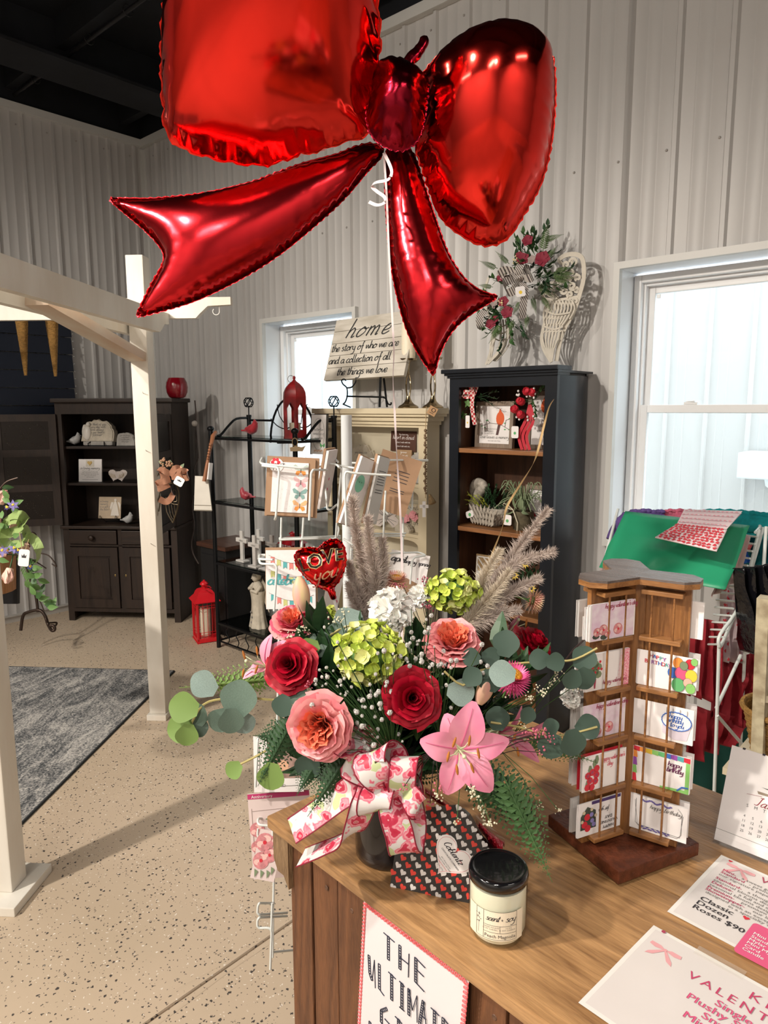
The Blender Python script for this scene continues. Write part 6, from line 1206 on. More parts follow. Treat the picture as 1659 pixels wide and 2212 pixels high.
cloth('black_plastic_bag', 'crumpled shiny black plastic bag hanging on the drying rack', bg, ((1585, 1228), (1690, 1215), (1700, 1400), (1612, 1410)), (2.12, 2.02, 2.1, 2.15), 30, 30, .035, 9, 14, cat='bag')
cloth('dark_green_cloth', 'dark green cloth hanging behind the crimson cloths', mat('dark_green_cloth', (.0, .035, .025), .9), ((1480, 1560), (1700, 1500), (1700, 1720), (1490, 1720)), (2.75, 2.75, 2.75, 2.75), seed=15)
# cream shelf unit at the right edge, with a wicker basket
o = thing('cream_shelf_unit', 'distressed cream shelf unit at the far right edge behind the counter', 'shelf unit', atD(1640, 1700, 1.9))
P('upright', mat('distressed_cream', (.60, .53, .36), .6, n=.3, ns=25, n2=(.35, .28, .18)), o, lambda b: b.bar(atD(1652, 1290, 1.86), atD(1634, 1720, 1.98), .036, .03, (0, 1, 0)), world=True)
P('rear_upright', CREAM, o, lambda b: b.bar(atD(1680, 1560, 2.1), atD(1653, 1760, 2.15), .03, .02, (0, 1, 0)), world=True)
P('shelf', CREAM, o, lambda b: b.add([atD(1645, 1504, 1.9), atD(1720, 1500, 1.9), atD(1720, 1520, 1.9), atD(1644, 1518, 1.9), atD(1650, 1496, 2.1), atD(1730, 1492, 2.1), atD(1730, 1512, 2.1), atD(1650, 1510, 2.1)], [(0, 3, 2, 1), (0, 1, 5, 4), (3, 7, 6, 2), (4, 5, 6, 7), (0, 4, 7, 3), (1, 2, 6, 5)]), world=True)
P('shelf', CREAM, o, lambda b: b.box(atD(1690, 1650, 2.0) + V((.05, .0, -.011)), (.34, .26, .02)), world=True)
o = thing('wicker_basket', 'honey wicker basket on the cream shelf unit at the right edge', 'basket', atD(1690, 1650, 2.0))
P('basket_weave', WICK, o, lambda b: b.grid(lambda u, v: V(((.075 + .035 * v + .003 * sin(40 * u * PI + v * 30)) * cos(2 * PI * u), (.075 + .035 * v + .003 * sin(40 * u * PI + v * 30)) * sin(2 * PI * u), .16 * v)), 48, 14), True)
P('rim', WICK, o, lambda b: b.tube([(.112 * cos(a), .112 * sin(a), .16) for a in [2 * PI * k / 24 for k in range(24)]], .008, 6, closed=True), True)
# ================================================================== TULIP ARRANGEMENT AND IRON STAND, FAR LEFT
o = thing('iron_scroll_stand', 'dark iron stand with curled foot behind the tulip arrangement', 'stand', atZ(108, 1362, 0))
IRN = mat('bronzed_iron', (.05, .032, .024), .4, .6)
for nm, pts, r in (('scroll_foot', [(45, 1362, 4.5), (50, 1330, 4.5), (62, 1322, 4.5), (85, 1318, 4.5), (97, 1330, 4.5), (104, 1350, 4.5), (112, 1362, 4.45), (118, 1360, 4.45), (116, 1352, 4.45), (108, 1352, 4.45)], .010), ('scroll_foot', [(98, 1332, 4.5), (103, 1345, 4.5), (122, 1345, 4.6), (120, 1352, 4.6)], .006), ('stem', [(82, 1322, 4.5), (78, 1290, 4.5), (66, 1240, 4.5), (60, 1220, 4.5), (62, 1170, 4.5), (68, 1152, 4.5), (76, 1156, 4.5), (72, 1162, 4.5)], .009), ('scroll_arm', [(88, 1195, 4.55), (105, 1200, 4.55), (118, 1215, 4.55), (122, 1224, 4.55), (112, 1218, 4.55)], .004)):
 P(nm, IRN, o, lambda b: b.tube(smooth_path([atD(*p) for p in pts], 4), r, 7), True, world=True)
tp = thing('tulip_arrangement', 'hanging arrangement of pink silk tulips with a green gauze bow at the left edge', 'floral arrangement', atD(5, 1180, 2.6)); DT = 2.6
P('wooden_tub', wood('orange_pine', (.22, .09, .03), (.42, .20, .08), 2, 1.5), tp, lambda b: b.lathe([(.11, -.16), (.12, -.02), (.12, 0), (.10, 0), (.10, -.03), (0, -.03)], 18, TR(atD(-40, 1190, DT + .15))), 'auto', world=True)
P('black_board', mat('black_board_paint', (.01, .01, .013), .6), tp, lambda b: b.box((0, 0, 0), (.24, .20, .02), TR(atD(-22, 1252, DT + .35)) @ frame(RT, UP, (0, 0, 0))), world=True)
TUL = mat('silk_tulip_pink', (.80, .42, .36), .6, sub=.1, n=.2, ns=20, n2=(.85, .62, .52))
for px, py, ang, s in ((6, 1074, 60, 1), (18, 1243, -95, 1), (52, 1182, 10, .8), (30, 1135, 30, .8), (2, 1195, 170, .8), (-10, 1120, 100, 1)):
 d = RT * cos(radians(ang)) + UP * sin(radians(ang)) - FWD * .3
 t_ = P('tulip', TUL, tp, lambda b: [round_petal(b, TR(atD(px, py, DT) - d * .025 * s) @ zto(d) @ Matrix.Rotation(k * PI / 3, 4, 'Z') @ TR((0, .013 * s, 0)) @ Matrix.Rotation(1.35 + .12 * (k % 2), 4, 'X'), .055 * s, .042 * s, -.35, .55, 5, 4) for k in range(6)], True, world=True)
 P('tulip_stem', LG[0], tp, lambda b: b.tube([atD(px, py, DT) - d * .025 * s, atD(px, py, DT) - d * .08 * s, atD(-10, 1160, DT + .05)], .003, 5), True, world=True)
GAUZE = mat('green_gauze_ribbon', (.30, .42, .14), .7, alpha=.85)
for pts in ([(0, 1150), (20, 1118), (42, 1112), (54, 1122), (50, 1138), (30, 1150), (0, 1152)], [(0, 1165), (25, 1148), (50, 1142), (58, 1152), (50, 1172), (20, 1176), (0, 1168)], [(55, 1158), (72, 1165), (84, 1185), (82, 1212)], [(0, 1150), (15, 1130), (38, 1122), (45, 1132)]):
 rb = []
 P('gauze_ribbon', GAUZE, tp, lambda b: rb.append(ribbon(b, [atD(x_, y_, DT - .06 + .03 * (i % 2)) for i, (x_, y_) in enumerate(pts)], .036, RT * .3 + UP + FWD * .5)), True, world=True)
BLF = mat('periwinkle_silk', (.25, .22, .50), .7); DBF = mat('deep_blue_silk', (.06, .06, .25), .7)
for k, (px, py, r, m) in enumerate(((28, 1092, 13, BLF), (30, 1185, 12, BLF), (5, 1190, 14, BLF), (65, 1225, 7, DBF), (15, 1097, 6, DBF), (40, 1190, 8, DBF))):
 f_ = P('blue_blossom', m, tp, lambda b: petal_flower(b, zto(-FWD + RT * .4 + UP * .3, atD(px, py, DT - .05)), r * DT / F, 6, .5, .2), True, world=True)
 P('stamen', YELLOW_INK, tp, lambda b: [b.ball(atD(px + rn.uniform(-2, 2), py - 2 + rn.uniform(-2, 2), DT - .065), .003, 5, 4) for _ in range(7)], True, world=True, kind='stuff')
for k in range(46):
 t = k / 45; px, py, a, s = (rn.uniform(-10, 35), rn.uniform(1040, 1210), rn.uniform(-2, 2), .035) if k < 20 else (40 + 62 * (k - 20) / 25 + rn.uniform(-12, 12), 1205 + 115 * ((k - 20) / 25) + rn.uniform(-14, 14), rn.uniform(-2.5, .5), .045 - .01 * t)
 P('vine_leaf', (LG[2], LG[0], LG[4])[k % 3] if k % 3 < 2 else LG[2], tp, lambda b: leaf(b, TR(atD(px, py, DT - .02 + rn.uniform(-.04, .04))) @ frame(RT, UP, (0, 0, 0)) @ Matrix.Rotation(a, 4, 'Z') @ Matrix.Rotation(rn.uniform(-.6, .6), 4, 'X'), s * 1.1, s * .6, .2, .2, 4), True, world=True)
for q in (((20, 1180), (55, 1225), (70, 1270), (85, 1295), (95, 1320)), ((50, 1200), (80, 1215), (100, 1228)), ((0, 1055), (15, 1040), (38, 1032))): P('vine_stem', IRN, tp, lambda b: b.tube(smooth_path([atD(*p, DT) for p in q], 4), .0025, 5), True, world=True)
P('fern_tail', LG[2], tp, lambda b: frond(b, TR(atD(45, 1215, DT)) @ frame(RT, UP, (0, 0, 0)) @ Matrix.Rotation(PI + .45, 4, 'Z'), .17, .06, 16, .1, False), world=True)
price_tag(tp, INV[tp.name] @ TR(atD(52, 1205, DT - .1)) @ frame(RT, UP, (0, 0, 0)) @ Matrix.Rotation(-.1, 4, 'Z'), .038, .060)
P('tag_string', mat('jute_twine', (.5, .36, .2)), tp, lambda b: b.tube([atD(42, 1150, DT - .09), atD(48, 1188, DT - .1), atD(54, 1190, DT - .1), atD(62, 1165, DT - .08)], .0015, 4), world=True)
# ================================================================== COUNTER
ZC = .84
CA = radians(-5.2); cu = V((cos(CA), sin(CA), 0)); cv = V((-sin(CA), cos(CA), 0))
cA = V((-.928, .718, 0)); cM = frame(cu, cv, cA); CW, CD = 2.05, .655
def cz(px, py, dz=0): return atZ(px, py, ZC + dz)
ct = thing('shop_counter', 'rustic plank shop counter with a worn brown wooden top in the foreground', 'counter', cM)
TOPW = wood('worn_pine_top', (.16, .075, .028), (.50, .285, .125), 0, 1.5, .36, 6, .3)
BOARDW = wood('reddish_cedar', (.055, .020, .009), (.18, .072, .028), 2, 1.6, .6, 8, .5); ENDG = wood('raw_end_grain', (.14, .08, .04), (.36, .23, .12), 2, 2.2, .7, 12, 1.0)
tw = CD / 2
for k in range(2): P('top_board', TOPW, ct, lambda b: b.span((0, k * tw + (.0006 if k else 0), ZC - .023), (CW, (k + 1) * tw - .0006 * (k < 1), ZC), .0035 if k == 0 else .001))
P('apron', BOARDW, ct, lambda b: (b.span((.04, .045, ZC - .10), (CW - .02, .07, ZC - .027)), b.span((.04, CD - .05, ZC - .1), (CW - .02, CD - .03, ZC - .027))))
def corbel(b): b.prism([(.0, ZC - .028), (.0, ZC - .085), (.012, ZC - .105), (.03, ZC - .105), (.045, ZC - .125), (.045, ZC - .028)], 0, .038, Matrix(((1, 0, 0, 0), (0, 0, 1, .012), (0, 1, 0, 0), (0, 0, 0, 1))))
P('corner_block', ENDG, ct, corbel)
x = .036; k = 0
while x < CW - .05:
 wd_ = .0685 + .006 * ((k * 7) % 3 - 1); P('plank', BOARDW, ct, lambda b: b.span((x + .0015, .022 + .002 * (k % 2), .0), (x + wd_ - .0015, .040, ZC - .034 - .006 * (k % 2) - (.0 if k else .0)), .003)); x += wd_; k += 1
y = .045; 
while y < CD - .03: P('end_plank', BOARDW, ct, lambda b: b.span((.038, y, 0), (.058, min(y + .098, CD - .03), ZC - .03), .002)); y += .10
P('rear_panel', BOARDW, ct, lambda b: b.span((.05, CD - .04, 0), (CW - .05, CD - .03, ZC - .03)))
P('screw', mat('rusty_screw', (.12, .06, .035), .6), ct, lambda b: [b.lathe([(.0045, 0), (.0035, .0012), (.001, .0005), (0, .0005)], 10, zto((0, -1, 0), (x_, .0222, z_))) for x_, z_ in ((.065, ZC - .065), (.14, ZC - .075), (.205, ZC - .08), (.49, ZC - .07), (.56, ZC - .08))], kind='stuff')
def cfront(px, py, v0):
 r = ray(px, py); t = (v0 - (CAM - cA).dot(cv)) / r.dot(cv); p = CAM + r * t; return (p - cA).dot(cu), p.z
# ------------------------------------------------------------------ hand lettered poster
pu, pz = .252, .8155
po = thing('hand_lettered_poster', 'white poster with hand drawn words and a pink squiggle border hung on the counter front', 'poster', cM @ TR((pu, 0.008, pz)) @ Matrix(((1, 0, 0, 0), (0, 0, -1, 0), (0, 1, 0, 0), (0, 0, 0, 1))) @ Matrix.Rotation(.0, 4, 'Z'))
pw, ph = .207, .30
P('sheet', mat('poster_paper', (.74, .70, .72), .5), po, lambda b: b.grid(lambda u, v: V((pw * u - .022 * v * 1.0, -ph * v, .001 + .0008 * sin(u * 5 + v * 2))), 10, 10))
def squig(b, p, q, n, amp):
 p = V(p); q = V(q); d = (q - p); nn = V((-d.y, d.x, 0)).normalized(); b.tube([p + d * (i / (n * 8)) + nn * amp * cos(i * PI / 4) + d.normalized() * amp * .9 * sin(i * PI / 4) for i in range(n * 8 + 1)], .0011, 4)
CORAL = mat('coral_marker', (.85, .15, .16), .6)
P('squiggle_border', CORAL, po, lambda b: (squig(b, (.004, -.006, .0024), (pw - .004, -.006, .0024), 30, .0042), squig(b, (.003, -.004, .0024), (-.018, -ph + .01, .0024), 44, .0026), squig(b, (pw - .003, -.006, .0024), (pw - .024, -ph + .01, .0024), 40, .0036)))
MK = mat('navy_marker', (.02, .025, .05), .6)
LT = {'T': ([(5, 0, 5, 10)], [(1, 10, 10, 9.6)]), 'H': ([(2, 0, 2, 10)], [(9, 9.5, 8.6, -.5), (2, 5, 9, 5)]), 'E': ([(2, 0, 2, 10)], [(2, 10, 9, 9), (2, 5.6, 8, 5), (1.4, 0, 8.5, -1)]), 'U': ([(1, 10, 2, 3), (2, 3, 5, 1)], [(5, 1, 8, 10), (8, 10, 9, -1)]),
  'L': ([(2, 0, 2, 10)], [(2, 0, 8, -1)]), 'I': ([(5, 0, 5, 10)], [(2, 10, 8, 9.5), (2, 0, 8, 0)]), 'M': ([(1, 0, 1, 10)], [(1, 10, 5, 3), (5, 3, 10, 10), (10, 10, 10.5, 0)]), 'A': ([(1, 0, 5, 10)], [(5, 10, 9, 0), (2, 4, 8, 4)]), 'G': ([(7, 10, 2, 7), (2, 7, 2, 2)], [(2, 2, 6, 0), (6, 0, 9, 2), (5, 5, 10, 4.5), (9, 4.5, 9, -1)]), 'F': ([(2, 0, 2, 10)], [(2, 10, 9, 9.5), (2, 5, 7, 5)]), 'B': ([(2, 0, 2, 10)], [(2, 10, 7, 8), (7, 8, 3, 5), (3, 5, 8, 2), (8, 2, 2, 0)])}
def marker(b, word, x, y, hh, pitch):
 s = hh / 10; g = min(.75, pitch * .82 / hh)
 for i, ch in enumerate(word):
  X = x + i * pitch; Y = y
  for a in LT[ch][0]:
   p, q = V((X + a[0] * s * g, Y + a[1] * s, .0024)), V((X + a[2] * s * g, Y + a[3] * s, .0024)); d = (q - p); nn = V((-d.y, d.x, 0)).normalized() * .0022
   for sg_ in (-1, 1): b.bar(p + nn * sg_, q + nn * sg_, .0011, .0008)
   n = max(2, int(d.length / .0042))
   for j in range(n + 1): c = p + d * (j / n); b.bar(c - nn, c + nn, .0010, .0008)
  for a in LT[ch][1]: b.bar((X + a[0] * s * g, Y + a[1] * s, .0024), (X + a[2] * s * g, Y + a[3] * s, .0024), .0012, .0008)
P('marker_lettering', MK, po, lambda b: (marker(b, 'THE', .042, -.068, .038, .032), marker(b, 'ULTIMATE', .010, -.130, .042, .0215), marker(b, 'GIFT', .034, -.192, .040, .030), marker(b, 'B', .008, -.243, .042, .03)))
# ------------------------------------------------------------------ laminated price sheets
LAM = mat('laminated_paper', (.68, .64, .62), .25, coat=.25); LAMF = mat('laminate_edge', (.78, .76, .72), .12, coat=.6); ROSEINK = mat('rose_ink', (.50, .05, .13), .7); DUSTY = mat('dusty_pink_bow', (.72, .36, .38), .5); DKR = mat('wine_ink', (.38, .05, .10), .5)
def sheet(label, tl, bl, w_, title):
 TL, BL = cz(*tl, .001), cz(*bl, .001); dn = BL - TL; h_ = dn.length; up_ = -dn; rt_ = up_.cross(V((0, 0, 1))).normalized()
 o = thing('laminated_price_sheet', label, 'price sheet', frame(rt_, up_, TL), 'laminated price sheets on the counter')
 P('laminate', LAMF, o, lambda b: b.grid(lambda u, v: V((w_ * u, -h_ * v, .0004 + .0005 * sin(u * 6 + 1) * sin(v * 5) ** 2)), 14, 10)); P('paper_insert', LAM, o, lambda b: b.grid(lambda u, v: V((.006 + (w_ - .012) * u, -.006 - (h_ - .012) * v, .0008 + .0005 * sin(u * 6 + 1) * sin(v * 5) ** 2)), 14, 10)); return o, w_, h_
def bowprint(b, x, y, s, z=.0016):
 for sg_ in (-1, 1):
  b.flat([(x, y), (x + sg_ * s * .35, y + s * .22), (x + sg_ * s * .95, y + s * .22), (x + sg_ * s, y - s * .05), (x + sg_ * s * .6, y - s * .16), (x, y - .02 * s)], z)
  b.flat([(x, y), (x + sg_ * s * .16, y - s * .1), (x + sg_ * s * .75, y - s * .75), (x + sg_ * s * .85, y - s * 1.05), (x + sg_ * s * .45, y - s * .85), (x - sg_ * s * .02, y - s * .1)], z + .0001)
 b.flat(circ((x, y), s * .12, 8), z + .0002)
ZT_ = .0017
def lines(b, L_, x, y, dy, sz, align='LEFT', sx=1, bold=.0): 
 for k, s in enumerate(L_): block(b, s, x, y - k * dy, sz, align, z=ZT_, bold=bold, sx=sx)
o, w_, h_ = sheet('laminated sheet with a pink bow headed KIDS VALENTINES nearest the camera', (1412, 1999), (1249, 2167), .285, 0)
P('bow_print', DUSTY, o, lambda b: bowprint(b, .033, -.034, .021)); P('thin_title', ROSEINK, o, lambda b: (block(b, 'KIDS', .165, -.034, .020, 'CENTER', z=ZT_, spacing=1.4, sx=1.1), block(b, "VALENTINE'S", .150, -.056, .019, 'CENTER', z=ZT_, spacing=1.35, sx=1.1)))
P('price_lettering', PINK, o, lambda b: lines(b, ['Single rose $5', 'Plushy Stuffed Animal', 'Snack Basket $', 'Mini Wrapped Box', 'Mini Mylar B', 'Large Mylar', 'Mini Heart Cut', '$2 off Delivery', 'Wayne'], .165, -.0735, .0147, .0155, 'CENTER', 1.2, .004))
P('tape', mat('clear_tape', (.85, .8, .7), .15, alpha=.10), o, lambda b: b.box((.09, -.002, ZT_), (.06, .018, .0002))); P('red_speck', DKR, o, lambda b: b.flat(circ((.016, -.004), .003, 6), ZT_ + .0005))
o, w_, h_ = sheet('laminated sheet with a pink bow and rose prices beside the calendar', (1558, 1847), (1441, 1970), .285, 0)
P('bow_print', DUSTY, o, lambda b: bowprint(b, .036, -.018, .021)); P('heart_print', RED, o, lambda b: (b.flat(heart((.017, -.008), .006), ZT_), b.flat(heart((.085, -.030), .006), ZT_), b.flat(heart((.082, -.122), .009), ZT_)))
P('thin_title', DKR, o, lambda b: block(b, "VALENTINE'S", .065, -.025, .020, z=ZT_, spacing=1.35, sx=1.1))
P('bold_lettering', ROSEINK, o, lambda b: [block(b, s, .017, y_, .0085, z=ZT_, bold=.004, sx=1.15) for s, y_ in (('Mini-', -.040), ('Standard', -.047), ('Standard-', -.066), ('Deluxe-', -.081), ('Premium-', -.096), ('Showstopper-', -.111 + .008))])
P('small_lettering', GREY_INK, o, lambda b: [block(b, s, x_, y_, .0082, z=ZT_, sx=1.15) for s, x_, y_ in (('a sweet gesture.', .045, -.040), ('- premium roses in', .058, -.047), ('our signature paper.', .017, -.0545), ('a thoughtful arrangement', .063, -.066), ('seasonal blooms designed', .017, -.0735), ('a full and elevated mix', .056, -.081), ('seasonal blooms designed in', .017, -.0885), ('premium blooms and roses', .065, -.0955), ('our largest arrangement', .083, -.1025), ('designed with an exceptional vase', .020, -.110), ('in a specialty vase', .055, -.117))])
P('black_lettering', INK, o, lambda b: lines(b, ['Classic', 'Dozen', 'Roses $90'], .020, -.130, .0125, .014, 'LEFT', 1.2, .006))
PB_ = P('pink_panel', PINK, o, lambda b: b.prism(rrect(.17, .075, .006), 0, .0006, TR((.178, -.160, ZT_))))
P('white_lettering', PAPER, o, lambda b: (block(b, 'ADD ON', .135, -.140, .012, z=ZT_ + .001, spacing=1.3), [block(b, s, .100, -.148 - k * .0078, .0082, z=ZT_ + .001, bold=.003, sx=1.15) for k, s in enumerate(('Mini 4oz Chocolate', 'Standard 8oz Chocolate', 'Mylar Balloon', 'Mini Mylar with stick', 'Card', 'Candle'))]))
# ------------------------------------------------------------------ desk calendar
cl0, cl1 = cz(1540, 1822), cz(1659, 1868); rt_ = V((1, -.03, 0)).normalized()
tq = atY(1584, 1650, cl0.y + .05); kM = frame(rt_, (tq - cl0) - rt_ * (tq - cl0).dot(rt_), cl0 + V((0, .0, .004))); kw, kh = .155, .158
o = thing('desk_calendar', 'white desk calendar with a sparrow above the January dates leaning in a clear holder', 'calendar', kM)
P('month_card', PAPER, o, lambda b: b.span((.001, .004, -.0015), (kw, kh, .001)))
P('acrylic_holder', clear('clear_acrylic'), o, lambda b: (b.span((0, 0, -.004), (kw, kh * .99, -.0022)), b.span((0, .0, .0022), (kw, .014, .004)), b.span((0, -.001, -.004), (kw, .0015, .004))))
P('fold_line', GREY_INK, o, lambda b: b.flat([(.001, .022), (kw, .022), (kw, .0226), (.001, .0226)], .0012))
P('red_script', mat('garnet_ink', (.30, .03, .05)), o, lambda b: (script(b, 'January', .048, .078, .0065, .0009, .5, 1.2, z=.0013), b.tube([(.036, .0905, .0013), (.046, .092, .0013), (.058, .0935, .0013)], .0003, 4)))
P('dates', INK, o, lambda b: ([block(b, s, .040 + .0125 * i, .071, .0068, 'CENTER', z=.0013) for i, s in enumerate('SMTWTFS')], [block(b, str(d), .0385 + .0125 * ((d + 3) % 7), .0625 - .0078 * ((d + 3) // 7) + (.0) , .0056, 'CENTER', z=.0013) for d in range(1, 32)]))
P('sparrow_print', mat('charcoal_feather', (.05, .045, .045)), o, lambda b: (b.flat([(.055, .1075), (.066, .108), (.08, .119), (.093, .126), (.102, .127), (.108, .122), (.104, .117), (.09, .110), (.07, .106)], .0013),))
P('sparrow_breast', mat('grey_feather', (.50, .46, .44)), o, lambda b: (b.flat([(.074, .107), (.09, .111), (.104, .117), (.108, .112), (.10, .105), (.085, .103)], .0015), b.flat([(.098, .127), (.108, .127), (.106, .131), (.1, .131)], .0016)))
P('branch_print', mat('tan_branch', (.30, .24, .18)), o, lambda b: b.flat([(.05, .100), (.12, .101), (.125, .098), (.052, .096)], .0012)); P('cap_print', mat('rust_feather', (.25, .10, .06)), o, lambda b: b.flat([(.098, .130), (.108, .130), (.105, .134)], .0018))
P('clip', INK, o, lambda b: [b.box((x_, kh, 0), (.004, .003, .003)) for x_ in (.02, .05)])
# ------------------------------------------------------------------ CARD TOWER
TC = V((-.431, 1.056, 0)); TB, TT = .8665, 1.293
WOAK = wood('orange_oak', (.13, .048, .014), (.33, .145, .045), 2, 1.8, .4, 9, .25, coat=.2); WOAKH = wood('orange_oak_flat', (.14, .055, .017), (.36, .165, .055), 0, 1.8, .4, 9, .2, coat=.2); MAHO = mat('mahogany_sparkle', (.14, .036, .015), .42, n=.45, ns=90, bump=.2, bs=200)
tt = thing('card_tower', 'tall three-winged wooden tower of small gift cards on a square base on the counter', 'card holder', TR((TC.x, TC.y, ZC)))
P('base_board', MAHO, tt, lambda b: b.box((0, 0, .0155), (.166, .166, .021), Matrix.Rotation(radians(-23), 4, 'Z'), .0015)); P('turntable', mat('grey_plastic', (.12, .12, .13)), tt, lambda b: b.lathe([(.06, 0), (.06, .005), (0, .005)], 20))
AR = (8, -113, 127)
def star(r0, wn, ch, ln):
 out = []
 for a in sorted(AR):
  d = V((cos(radians(a)), sin(radians(a)))); n = V((-d.y, d.x)); 
  out += [d * (ln - ch) - n * wn, d * ln - n * (wn - ch), d * ln + n * (wn - ch), d * (ln - ch) + n * wn]
  aa = sorted(AR); nx = aa[(aa.index(a) + 1) % 3] + (360 if aa.index(a) == 2 else 0); m = radians((a + nx) / 2); out.append(V((cos(m), sin(m))) * r0)
 return [(p.x, p.y) for p in out]
P('top_plate', wood('dark_glossy_plank', (.06, .045, .04), (.16, .13, .12), 0, 2, .25, 10, .2), tt, lambda b: b.prism(star(.034, .030, .018, .098), TT - ZC - .0, TT - ZC + .0035)); P('top_rim', WOAKH, tt, lambda b: b.prism(star(.034, .030, .018, .098), TT - ZC - .008, TT - ZC))
P('centre_post', WOAK, tt, lambda b: b.prism(star(.0125, .0085, .0, .022), TB - ZC, TT - ZC - .008))
LZ = [.008 + k * .0805 for k in range(5)]; WL_ = .086
def fm(ang, side):
 a = radians(ang); d = V((cos(a), sin(a), 0)); x_ = -d if side > 0 else d; return frame(x_, (0, 0, 1), (0, 0, 0)), x_, d
for ang in AR:
 d = V((cos(radians(ang)), sin(radians(ang)), 0))
 P('wing_board', WOAK, tt, lambda b: b.box((WL_ / 2 + .006, 0, (TB + TT) / 2 - ZC - .004), (WL_ - .012, .009, TT - TB - .008), Matrix.Rotation(radians(ang), 4, 'Z')))
 for side in (-1, 1):
  M0, x_, _ = fm(ang, side); sx = -1 if side > 0 else 1   # local x: viewer right; along wing x = sx * r
  for z in LZ + [.403]: P('ledge', WOAKH, tt, lambda b: b.span((min(sx * .018, sx * .078), TB - ZC + z, .0045), (max(sx * .018, sx * .078), TB - ZC + z + .007, .024), .0012), M=M0)
  for r in (.034, .066): P('dowel', WOAK, tt, lambda b: b.tube([(sx * r, TB - ZC + .01, .021), (sx * r, TB - ZC + .405, .021)], .0017, 7), True, M=M0)
def stack(label, ang, side, lvl, pr, n=8, w_=.084, h_=.058, over=.016, m=PAPER, tint=None, lean=.10):
 M0, x_, d = fm(ang, side); sx = -1 if side > 0 else 1
 x0 = min(sx * .016, sx * (.016 + w_)); M = TR((TC.x, TC.y, TB)) @ M0 @ TR((x0, LZ[lvl] + .0075, .006)) @ Matrix.Rotation(lean * 0, 4, 'X')
 o = thing('gift_card_stack', label, 'card stack', M)
 rr = random.Random(lvl * 10 + ang + side)
 for k in range(n): P('card', tint if (tint and k < 3) else m, o, lambda b: b.span((rr.uniform(-.003, .003), 0, k * .0014), (w_ + rr.uniform(-.002, .002), h_ - .002 * rr.random() * (n - k), k * .0014 + .0008)))
 if pr: pr(o, w_, h_, n * .0014)
 return o
LIL = mat('lilac_wash', (.70, .52, .66), .6, n=.5, ns=60, n2=(.82, .74, .80)); DKFL = mat('dark_foliage', (.08, .10, .08), .6, n=.5, ns=200)
def pr_lilac(o, w_, h_, z):
 P('lilac_print', LIL, o, lambda b: b.flat([(.001, .001), (w_ - .001, .001), (w_ - .001, h_ - .001), (.001, h_ - .001)], z))
 P('rose_print', ROSEP, o, lambda b: ([b.use(DKFL).flat(circ((w_ * x_, h_ * y_), .007, 8, .004), z + .0001) for x_, y_ in ((.12, .12), (.3, .08), (.22, .25))], [print_rose(b, (w_ * x_, h_ * y_), r, z + .0003) for x_, y_, r in ((.14, .24, .007), (.28, .28, .0085), (.38, .18, .006), (.62, .25, .009))]))
 P('lettering', DKR, o, lambda b: script(b, "happy valentine's day", w_ * .30, h_ * .84, .0036, .0008, .3, .85, z=z + .0004))
def pr_vase(o, w_, h_, z):
 P('bouquet_print', DKFL, o, lambda b: ([b.use(LEAFP).flat(circ((w_ * .2 + x_, h_ * .5 + y_), .007, 8, .006), z) for x_, y_ in ((0, 0), (-.007, .006), (.006, .008), (0, .013), (-.005, -.006), (.006, -.004))], [b.use(RED).flat(circ((w_ * .2 + x_, h_ * .5 + y_), .0022, 7), z + .0002) for x_, y_ in ((-.01, .014), (0, .02), (.009, .016), (-.005, .008), (.006, .006), (.012, .004), (-.012, .002), (0, .0))], b.use(DKR).flat([(w_ * .17, h_ * .32), (w_ * .23, h_ * .32), (w_ * .215, h_ * .06), (w_ * .19, h_ * .06)], z + .0001)))
 P('pink_glitter_print', mat('pink_glitter', (.75, .12, .22), .5, n=.6, ns=400, n2=(.9, .6, .62)), o, lambda b: b.flat([(w_ * .86, 0), (w_, 0), (w_, h_), (w_ * .88, h_)], z)); P('pale_pink_wash', mat('pale_pink_wash', (.82, .55, .58), .5, n=.6, ns=300, n2=(.85, .78, .78)), o, lambda b: b.flat([(w_ * .72, 0), (w_ * .86, 0), (w_ * .88, h_), (w_ * .78, h_)], z))
 P('lettering', DKR, o, lambda b: script(b, "happy valentine's", w_ * .38, h_ * .14, .0034, .0007, .3, .85, z=z + .0003))
def pr_reds(o, w_, h_, z):
 P('rose_print', RED, o, lambda b: ([b.use(LEAFP).flat(circ((w_ * x_, h_ * y_), .004, 6, .008), z) for x_, y_ in ((.15, .6), (.25, .75), (.3, .5), (.1, .2), (.3, .85))], [b.use(RED).flat(circ((w_ * x_, h_ * y_), .006, 8), z + .0002) for x_, y_ in ((.1, .45), (.2, .52), (.3, .42), (.15, .3), (.28, .25), (.1, .12), (.2, .1), (.3, .6))], [b.use(DKR).flat(circ((w_ * x_, h_ * y_), .003, 7), z + .0004) for x_, y_ in ((.1, .45), (.2, .52), (.3, .42), (.15, .3), (.28, .25))]))
 P('lettering', mat('bright_rose_ink', (.7, .1, .15)), o, lambda b: (script(b, "happy valentine's", w_ * .40, h_ * .76, .0036, .0007, .3, .8, z=z + .0003), script(b, 'day', w_ * .55, h_ * .60, .0036, .0007, .3, .8, z=z + .0003)))
